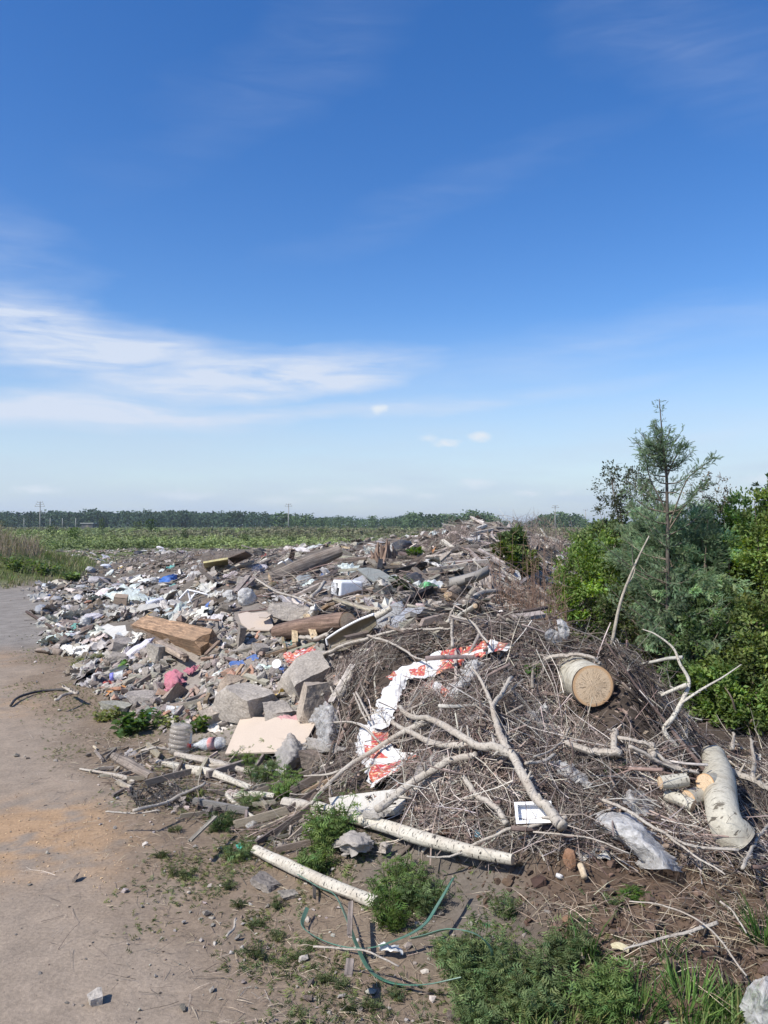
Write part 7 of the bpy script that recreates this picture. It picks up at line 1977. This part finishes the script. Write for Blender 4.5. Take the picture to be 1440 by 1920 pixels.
# dry brown weeds in the hollow behind the brush
for i, (px, d, hpx, n) in enumerate([(965, 7.0, 200, 16), (990, 6.8, 170, 16), (1015, 6.9, 190, 18), (940, 7.2, 150, 12), (1040, 6.6, 140, 14), (1000, 7.4, 210, 14), (975, 6.5, 110, 16), (1025, 7.4, 160, 12), (925, 7.0, 90, 10)]):
    base = W(px, 1230, d); base = np.array([base[0], d, float(H(base[0], d))]); mb = MB()
    for k in range(n):
        b0 = base + np.array([rng.normal(0, .07), rng.normal(0, .07), -.02]); hh = hpx * d / FOC * rng.uniform(.5, 1.1)
        e = b0 + np.array([rng.normal(0, .12) * hh, rng.normal(0, .1) * hh, hh])
        path = catmull([b0, (b0 + e) / 2 + rng.normal(0, .02, 3), e], 7)
        V, F, U = tube(path, np.linspace(.0035, .0012, 7), 3, False); mb.add(V, F, (.20, .13, .095), U)
        for q in range(7):
            s0 = path[rng.integers(2, 7)]; V, F, U = tube(np.array([s0, s0 + (rdir(1, .9)[0]) * .10]), [.0018, .0008], 3, False); mb.add(V, F, (.24, .155, .11), U)
    tag(add('dry_weed', mb.mesh('dry_weed', False, base), M['stick_s'], None, base), 'dry reddish-brown weed in the hollow, ' + ('tall, left of the middle', 'in the middle of the group', 'tall, just right of the middle', 'second from the left', 'rightmost, against the green bushes', 'tallest, at the back', 'short foremost one', 'at the back right, behind the two-lobed bag', 'lowest and leftmost one')[i], 'weed', 'dry brown weeds in the hollow')
# grey twiggy scrub behind the mound
for i, (px, d, hpx) in enumerate([(1000, 13, 46), (1030, 13.5, 50), (1060, 14, 50), (1090, 13, 60), (1120, 12, 70), (980, 14, 34), (410, 16, 30), (395, 17, 26), (425, 17, 28), (1050, 11, 50), (850, 12, 30), (870, 11.5, 34)]):
    base = W(px, 1040, d); base = np.array([base[0], d, float(H(base[0], d))]); mb = MB()
    for k in range(26):
        b0 = base + np.array([rng.normal(0, .25), rng.normal(0, .2), -.02]); hh = hpx * d / FOC * rng.uniform(.5, 1.1)
        e = b0 + np.array([rng.normal(0, .3) * hh, rng.normal(0, .3) * hh, hh])
        path = catmull([b0, (b0 + e) / 2 + rng.normal(0, .03, 3), e], 5)
        V, F, U = tube(path, np.linspace(.006, .002, 5), 3, False); mb.add(V, F, (.22, .175, .15), U)
        for q in range(5):
            s0 = path[rng.integers(1, 5)]; V, F, U = tube(np.array([s0, s0 + (rdir(1, .7)[0]) * .2]), [.003, .001], 3, False); mb.add(V, F, (.24, .19, .16), U)
    tag(add('dry_scrub', mb.mesh('dry_scrub', False, base), M['stick_s'], None, base), 'bare twiggy scrub ' + ('on the mound, right of its round bush', 'on the mound, further right of the round bush', 'below the right power pole', 'left of the big bushes at the back', 'touching the big bushes at the back', 'at the right shoulder of the mound summit', 'tallest, behind the yellow crate', 'left of the tall one behind the crate', 'right of the tall one behind the crate', 'at the foot of the mound, right side', 'on the left flank of the mound', 'just left of the mound bush')[i], 'scrub', 'bare scrub on the back heaps')

# ------------------------------------------------------------------ grass bank on the left
def tuftfield(name, x, y, lo, hi, pal, per, label, spread, thin, m='grass'):
    n = len(x) * per
    X = np.repeat(x, per) + rng.normal(0, spread, n); Y = np.repeat(y, per) + rng.normal(0, spread, n)
    S = np.repeat(rng.uniform(lo, hi, len(x)), per) * rng.uniform(.6, 1.2, n)
    P = np.stack([X, Y, H(X, Y) - .02], -1); a = rng.uniform(0, 6.28, n)
    D = np.stack([np.cos(a) * .35, np.sin(a) * .35, rng.uniform(.6, 1.2, n)], -1)
    C_ = np.repeat(pick(pal, len(x), .2), per, axis=0) * np.exp(rng.normal(0, .12, (n, 1)))
    V, F, CC = leaves(BLADE, P, D, np.stack([S, np.full(n, thin), S], -1), C_)
    mb = MB(); mb.add(V, F, CC); tag(add(name, mb.mesh(name), M[m]), label, None, None, 'stuff')
n = 60000; x = rng.uniform(-34, -6, n); y = rng.uniform(18.5, 46, n)
k = ((berm(x, y) > .08) | ((x < -10) & (y > 20) & (inside(x, y) < .3))) & (rng.random(n) < .30)
gx, gy = x[k], y[k]; hi = (berm(gx, gy) + .25 * fbm(gx * .8, gy * .8, 2, 3)) > .62
tuftfield('bank_grass', gx[~hi], gy[~hi], .12, .32, [(.13, .17, .065), (.16, .20, .08), (.12, .15, .06), (.27, .24, .15), (.22, .21, .12)], 7, 'green grass and weeds on the bank at the left', .06, .35)
tuftfield('bank_dry_grass', gx[hi], gy[hi], .35, .75, [(.30, .25, .19), (.34, .28, .21), (.22, .20, .13), (.12, .14, .05)], 8, 'dry tan grass along the crest of the bank', .08, .30)
for i, (px, py, w, h, lab) in enumerate([(30, 1070, 70, 26, 'low leafy weeds on the face of the grass bank, leftmost patch'), (90, 1078, 60, 22, 'low leafy weeds on the face of the grass bank, middle patch'), (135, 1090, 40, 16, 'low leafy weeds at the right foot of the grass bank')]):
    weed(lab, px, py, w, h, LOB, .10, (.13, .18, .07), 26, 10, name='bank_weeds')
blob('white_litter', 'pale scrap of rubbish lying on the grass bank', 'litter', 82, 1068, 18, 7, M['film_white'], None, 3)

n = 26000; x = rng.uniform(1.5, 26, n); y = rng.uniform(4.5, 44, n)
k = (x > .36 * y + 1.1 + .4 * fbm(x, y, 2, 3)) & (rng.random(n) < .35)
tuftfield('right_side_grass', x[k], y[k], .12, .4, [(.13, .17, .065), (.16, .20, .08), (.27, .24, .15), (.11, .14, .05)], 7, 'rough grass growing around and behind the thicket', .08, .3)
# ------------------------------------------------------------------ meadow scrub, far trees, poles
def crown_T(seed, n, kind):
    r = np.random.default_rng(seed)
    if kind == 'cone':
        z = r.random(n) ** .8; rad = (1 - z) * .26 + .02
    else:
        z = r.random(n); rad = .34 * np.sqrt(np.clip(1 - ((z - .52) / .55) ** 2, 0, 1)) + .03
    nb = 9; bl = r.normal(0, .13, (nb, 3)) * [1, 1, .4]
    a = r.uniform(0, 6.28, n); q = np.sqrt(r.random(n))
    P = np.stack([rad * q * np.cos(a), rad * q * np.sin(a), .10 + z * .90], -1) + bl[r.integers(0, nb, n)] * (.75 if kind != 'cone' else .15)
    D = r.normal(size=(n, 3)); R = aim(D, r.uniform(0, 6, n))
    T = (KITE[0] * [1, 1.8, 1], KITE[1])
    V, F, _ = bake(T, P, R, r.uniform(.06, .13, n) * (1.1 if kind != 'cone' else .8))
    return V, F
m_far = {}
def far_mat(nm, base): return leaf_mat(nm, 'obj', base, .15, .8, .05)
M['far'] = leaf_mat('far_foliage', 'obj', None, .15, .8, .05); M['far_s'] = leaf_mat('far_foliage_mass', 'attr', None, .15, .8, .05)
CR = [crown_T(i, 260, 'round') for i in range(6)] + [crown_T(10 + i, 220, 'cone') for i in range(3)]
crown_me = []
for i, T in enumerate(CR):
    me = mesh_np('crown', *T); me.materials.append(M['far']); crown_me.append(me)
V, F, U = tube(np.array([(0, 0, -.02), (0.01, 0, .25), (0, .01, .55)]), [.016, .012, .006], 6, False); trunk_me = mesh_np('trunk', V, F, True, np.ones((len(V), 3)) * (.09, .075, .06)); trunk_me.materials.append(M['stick_s'])
LINE = np.array([(-120, 963), (0, 963), (150, 961), (300, 961), (480, 963), (600, 971), (640, 969), (700, 973), (780, 966), (850, 968), (905, 963), (940, 976), (985, 979), (1010, 968), (1050, 964), (1086, 967), (1100, 981), (1600, 978)], float)
HL = [('the left power pole', 75), ('the shed', 166), ('the tall meadow sapling', 283), ('the round pale willow', 258), ('the middle power pole', 541), ('the splintered stump', 720), ('the green meadow bushes', 820), ('the back mound', 905),
      ('the right power pole', 1041), ('the farthest power pole', 1098), ('the larch', 1240), ('the picture left edge', 0), ('the large weathered trunk', 600), ('the yellow crate', 405)]
def treelabel(px, top, k, left):
    dd = [abs(px - b3) for _, b3 in HL]; j = int(np.argmin(dd)); lo = np.interp(px, LINE[:, 0], LINE[:, 1])
    return '%s %s %s on the horizon, %s %s of %s' % ('tall' if top < lo - 2 else 'low' if top > lo + 2 else 'middling', 'pointed' if k > 5 else 'round', 'wood-edge tree' if left else 'loose-row tree', 'just' if dd[j] < 12 else 'a little' if dd[j] < 35 else 'well', 'left' if px < HL[j][1] else 'right', HL[j][0])
ti = 0
px = -90.0
while px < 1500 and ti < 230:
    top = np.interp(px, LINE[:, 0], LINE[:, 1]) + rnd.gauss(0, 3.0) + 2.5 * math.sin(px * .021) * (px > 520)
    left = px < 520
    d = rnd.uniform(380, 430) if left else rnd.uniform(300, 350)
    hh = (985 - top) * d / FOC + CAMZ
    k = rnd.randrange(6) if rnd.random() < .8 else 6 + rnd.randrange(3)
    p = W(px, 985, d); z = float(H(p[0], p[1]))
    root = thing('far_tree', (p[0], p[1], z), treelabel(px, top, k, left), 'tree', 'trees along the left horizon' if left else 'trees along the right horizon', rnd.uniform(0, 6))
    sxy = hh * rnd.uniform(.85, 1.25) * (1.0 if left else 1.15)
    col = np.array((.062, .098, .060) if left else (.095, .14, .07)) * math.exp(rnd.gauss(0, .15))
    o = add('crown', crown_me[k], None, root, (0, 0, 0), None, (sxy, sxy, hh), color=col)
    o = add('trunk', trunk_me, None, root, (0, 0, 0), None, (hh, hh, hh))
    px += rnd.uniform(6, 9.5) * (1 if left else 1.1); ti += 1
# wood mass behind
n = 900
d = rng.uniform(440, 560, n); pxs = rng.uniform(-700, 2100, n)
top = np.interp(pxs, LINE[:, 0], LINE[:, 1]) + rng.normal(1.5, 1.6, n)
hh = np.maximum((985 - top) * d / FOC + CAMZ, 2.5)
X = np.array([W(a, 985, b2) for a, b2 in zip(pxs, d)])
mb = MB(); kk = rng.integers(0, 5, n); SM = [crown_T(60 + i, 80, 'round') for i in range(5)]
for t in range(5):
    j = kk == t
    V, F, C_ = bake(SM[t], X[j] * [1, 1, 0], rotz(rng.uniform(0, 6, j.sum())), np.stack([hh[j] * 1.5, hh[j] * 1.5, hh[j]], -1), vary((.065, .10, .062), int(j.sum()), .15)); mb.add(V, F, C_)
tag(add('far_wood', mb.mesh('far_wood'), M['far_s']), 'dark far-off wood filling the horizon behind the single trees', None, None, 'stuff')
# meadow scrub: many small leafy tufts
SH = []
for i in range(6):
    r = np.random.default_rng(90 + i); nn = 40
    a = r.uniform(0, 6.28, nn); q = r.random(nn); z = r.random(nn) * .9
    P = np.stack([.5 * q * np.cos(a) * (1 - z * .5), .5 * q * np.sin(a) * (1 - z * .5), z], -1); D = r.normal(size=(nn, 3)) + [0, 0, .8]
    V, F, _ = bake((KITE[0] * [1, 1.3, 1], KITE[1]), P, aim(D, r.uniform(0, 6, nn)), r.uniform(.12, .3, nn)); SH.append((V, F))
n = 7600
y = np.exp(rng.uniform(math.log(44), math.log(330), n)); x = rng.uniform(-.75, .75, n) * y
nz = fbm(x * .03, y * .02, 5, 4); nz2 = fbm(x * .12, y * .08, 6, 3)
S = np.clip(.5 + 1.1 * np.clip(nz, 0, 1) + rng.random(n) * .5, .35, 1.7) * np.clip(y / 120, .55, .95)
kk = rng.integers(0, 6, n)
near = np.array([.235, .285, .12]); grey = np.array([.18, .175, .115]); dark = np.array([.12, .155, .075])
w1 = sstep(-.15, .25, nz)[:, None]; w2 = (sstep(.1, .4, nz2))[:, None]
C0 = near * (1 - w1) + grey * w1; C0 = C0 * (1 - .6 * w2) + dark * .6 * w2
C0 = C0 * np.exp(rng.normal(0, .18, (n, 1)))
mb = MB()
for t in range(6):
    j = kk == t
    V, F, C_ = bake(SH[t], np.stack([x[j], y[j], H(x[j], y[j])], -1), rotz(rng.uniform(0, 6, j.sum())), np.stack([S[j] * 1.7, S[j] * 1.7, S[j]], -1), C0[j]); mb.add(V, F, C_)
tag(add('meadow_scrub', mb.mesh('meadow_scrub'), M['far_s']), 'rough green scrub and tall grass covering the meadow', None, None, 'stuff')
for i, (px, base_py, top_py, w, lab) in enumerate([
        (283, 1004, 972, 16, 'tall dark sapling standing in the meadow left of centre'), (345, 1012, 994, 12, 'small dark shrub in the meadow right of the tall sapling'),
        (95, 1006, 985, 14, 'pale shrub in the meadow by the left power pole'), (140, 1016, 990, 18, 'bright green shrub in the meadow behind the grass bank'),
        (460, 1018, 1000, 14, 'light shrub in the meadow behind the wood pile'), (258, 996, 978, 22, 'round pale willow at the far edge of the meadow'), (548, 1022, 1006, 10, 'small shrub close behind the heap, left of the stump'),
        (820, 1018, 998, 40, 'bright green bushes in the meadow left of the back mound'), (775, 1016, 1000, 30, 'bright green bush left of the bushes by the back mound'), (855, 1012, 992, 30, 'green bush touching the left side of the back mound'),
        (0, 992, 974, 26, 'pale round bush at the left edge by the wood'), (190, 1000, 972, 10, 'thin pale tree in front of the left wood'), (600, 1006, 992, 30, 'grey-green willow scrub in the middle of the meadow')]):
    d = np.clip(1.6 * FOC / max(base_py - 985, 6), 46, 260); p = W(px, 985, d); z = float(H(p[0], p[1])); hh = (base_py - top_py) * d / FOC
    root = thing('meadow_shrub', (p[0], p[1], z), lab, 'shrub')
    g = (.05, .08, .03) if 'dark' in lab else (.10, .155, .045) if 'bright' in lab else (.085, .115, .05)
    add('crown', crown_me[i % 6], None, root, (0, 0, 0), (0, 0, i), (w * d / FOC * 1.5, w * d / FOC * 1.5, hh), color=g)
    add('trunk', trunk_me, None, root, (0, 0, 0), None, (hh * .6, hh * .6, hh))
# power poles
def pole(px, top, d, lab, arms=2):
    p = W(px, 985, d); z = float(H(p[0], p[1])); hh = W(px, top, d)[2] - z
    root = thing('power_pole', (p[0], p[1], z), lab, 'pole')
    V, F, U = tube(np.array([(0, 0, -.3), (0, 0, hh * .5), (0, 0, hh)]), [.24, .19, .13], 8, True); mb = MB(); mb.add(V, F, (.33, .32, .30), U); add('pole', mb.mesh('pole', True), M['stick_s'], root)
    for i in range(arms):
        zz = hh * (.965 - .07 * i); w = .9 + .35 * i
        V, F = boxT(-w, w, -.30, -.20, zz - .06, zz + .06); mb = MB(); mb.add(V, F, (.25, .25, .24)); c_ = add('crossarm', mb.mesh('crossarm'), M['stick_s'], root)
        for s in (-1, 1):
            V, F = lathe([(0, .05), (.08, .09), (.12, .05), (.2, .09), (.26, .04), (.26, 0)], 8); V = V[:, [1, 2, 0]] + [s * w * .9, -.25, zz + .062]
            mb = MB(); mb.add(V, F, (.3, .26, .22)); add('insulator', mb.mesh('insulator', True), M['stick_s'], c_)
pole(75, 940, 250, 'tall power pole standing before the wood on the left', 3)
pole(541, 944, 270, 'power pole standing left of the picture centre', 2)
pole(1041, 947, 280, 'power pole in front of the round far trees right of the mound', 2)
pole(1098, 955, 330, 'farthest thin power pole just left of the big bushes', 1)
# small pale posts and the shed before the wood
for i, px in enumerate((45, 94, 142, 117)):
    d = 300; p = W(px, 985, d); z = float(H(p[0], p[1])); V, F, U = tube(np.array([(0, 0, 0), (0, 0, 4.2)]), [.14, .1], 6, True); mb = MB(); mb.add(V, F, (.36, .35, .33), U)
    tag(add('fence_post', mb.mesh('fence_post', True), M['stick_s'], None, (p[0], p[1], z)), 'small pale post standing before the left wood', 'post', 'pale posts before the left wood')
d = 310; p = W(166, 985, d); z = float(H(p[0], p[1]))
shed = thing('shed', (p[0], p[1], z), 'low shed with a pale flat roof before the left wood', 'shed')
part('wall', boxT(-2.2, 2.2, -1.5, 1.5, 0, 2.2), M['wood'], shed, False, (.10, .10, .10)); part('roof', boxT(-2.6, 2.6, -1.9, 1.9, 2.203, 2.45), M['wood'], shed, False, (.45, .45, .43)); part('door', boxT(-.5, .5, -1.54, -1.503, 0, 1.9), M['wood'], shed, False, (.2, .17, .14))
print('tris', sum(len(o.data.loop_triangles) or sum(len(p.vertices) - 2 for p in o.data.polygons) for o in bpy.data.objects if o.type == 'MESH' and o.data.users == 1) if False else 0, 'objects', len(bpy.data.objects))

# ------------------------------------------------------------------ the air
m = bpy.data.materials.new('haze'); m.use_nodes = True; nt = m.node_tree; nt.nodes.clear()
vo = N(nt, 'ShaderNodeVolumePrincipled'); vo.inputs['Color'].default_value = (.80, .86, .95, 1); vo.inputs['Density'].default_value = .00028; vo.inputs['Anisotropy'].default_value = .3
out = N(nt, 'ShaderNodeOutputMaterial'); nt.links.new(vo.outputs[0], out.inputs['Volume'])
V, F = boxT(-2800, 2800, -200, 2800, -2.0, 24)
hz = add('haze', mesh_np('haze', V, F), m); tag(hz, 'faint summer haze over the meadow', None, None, 'stuff')
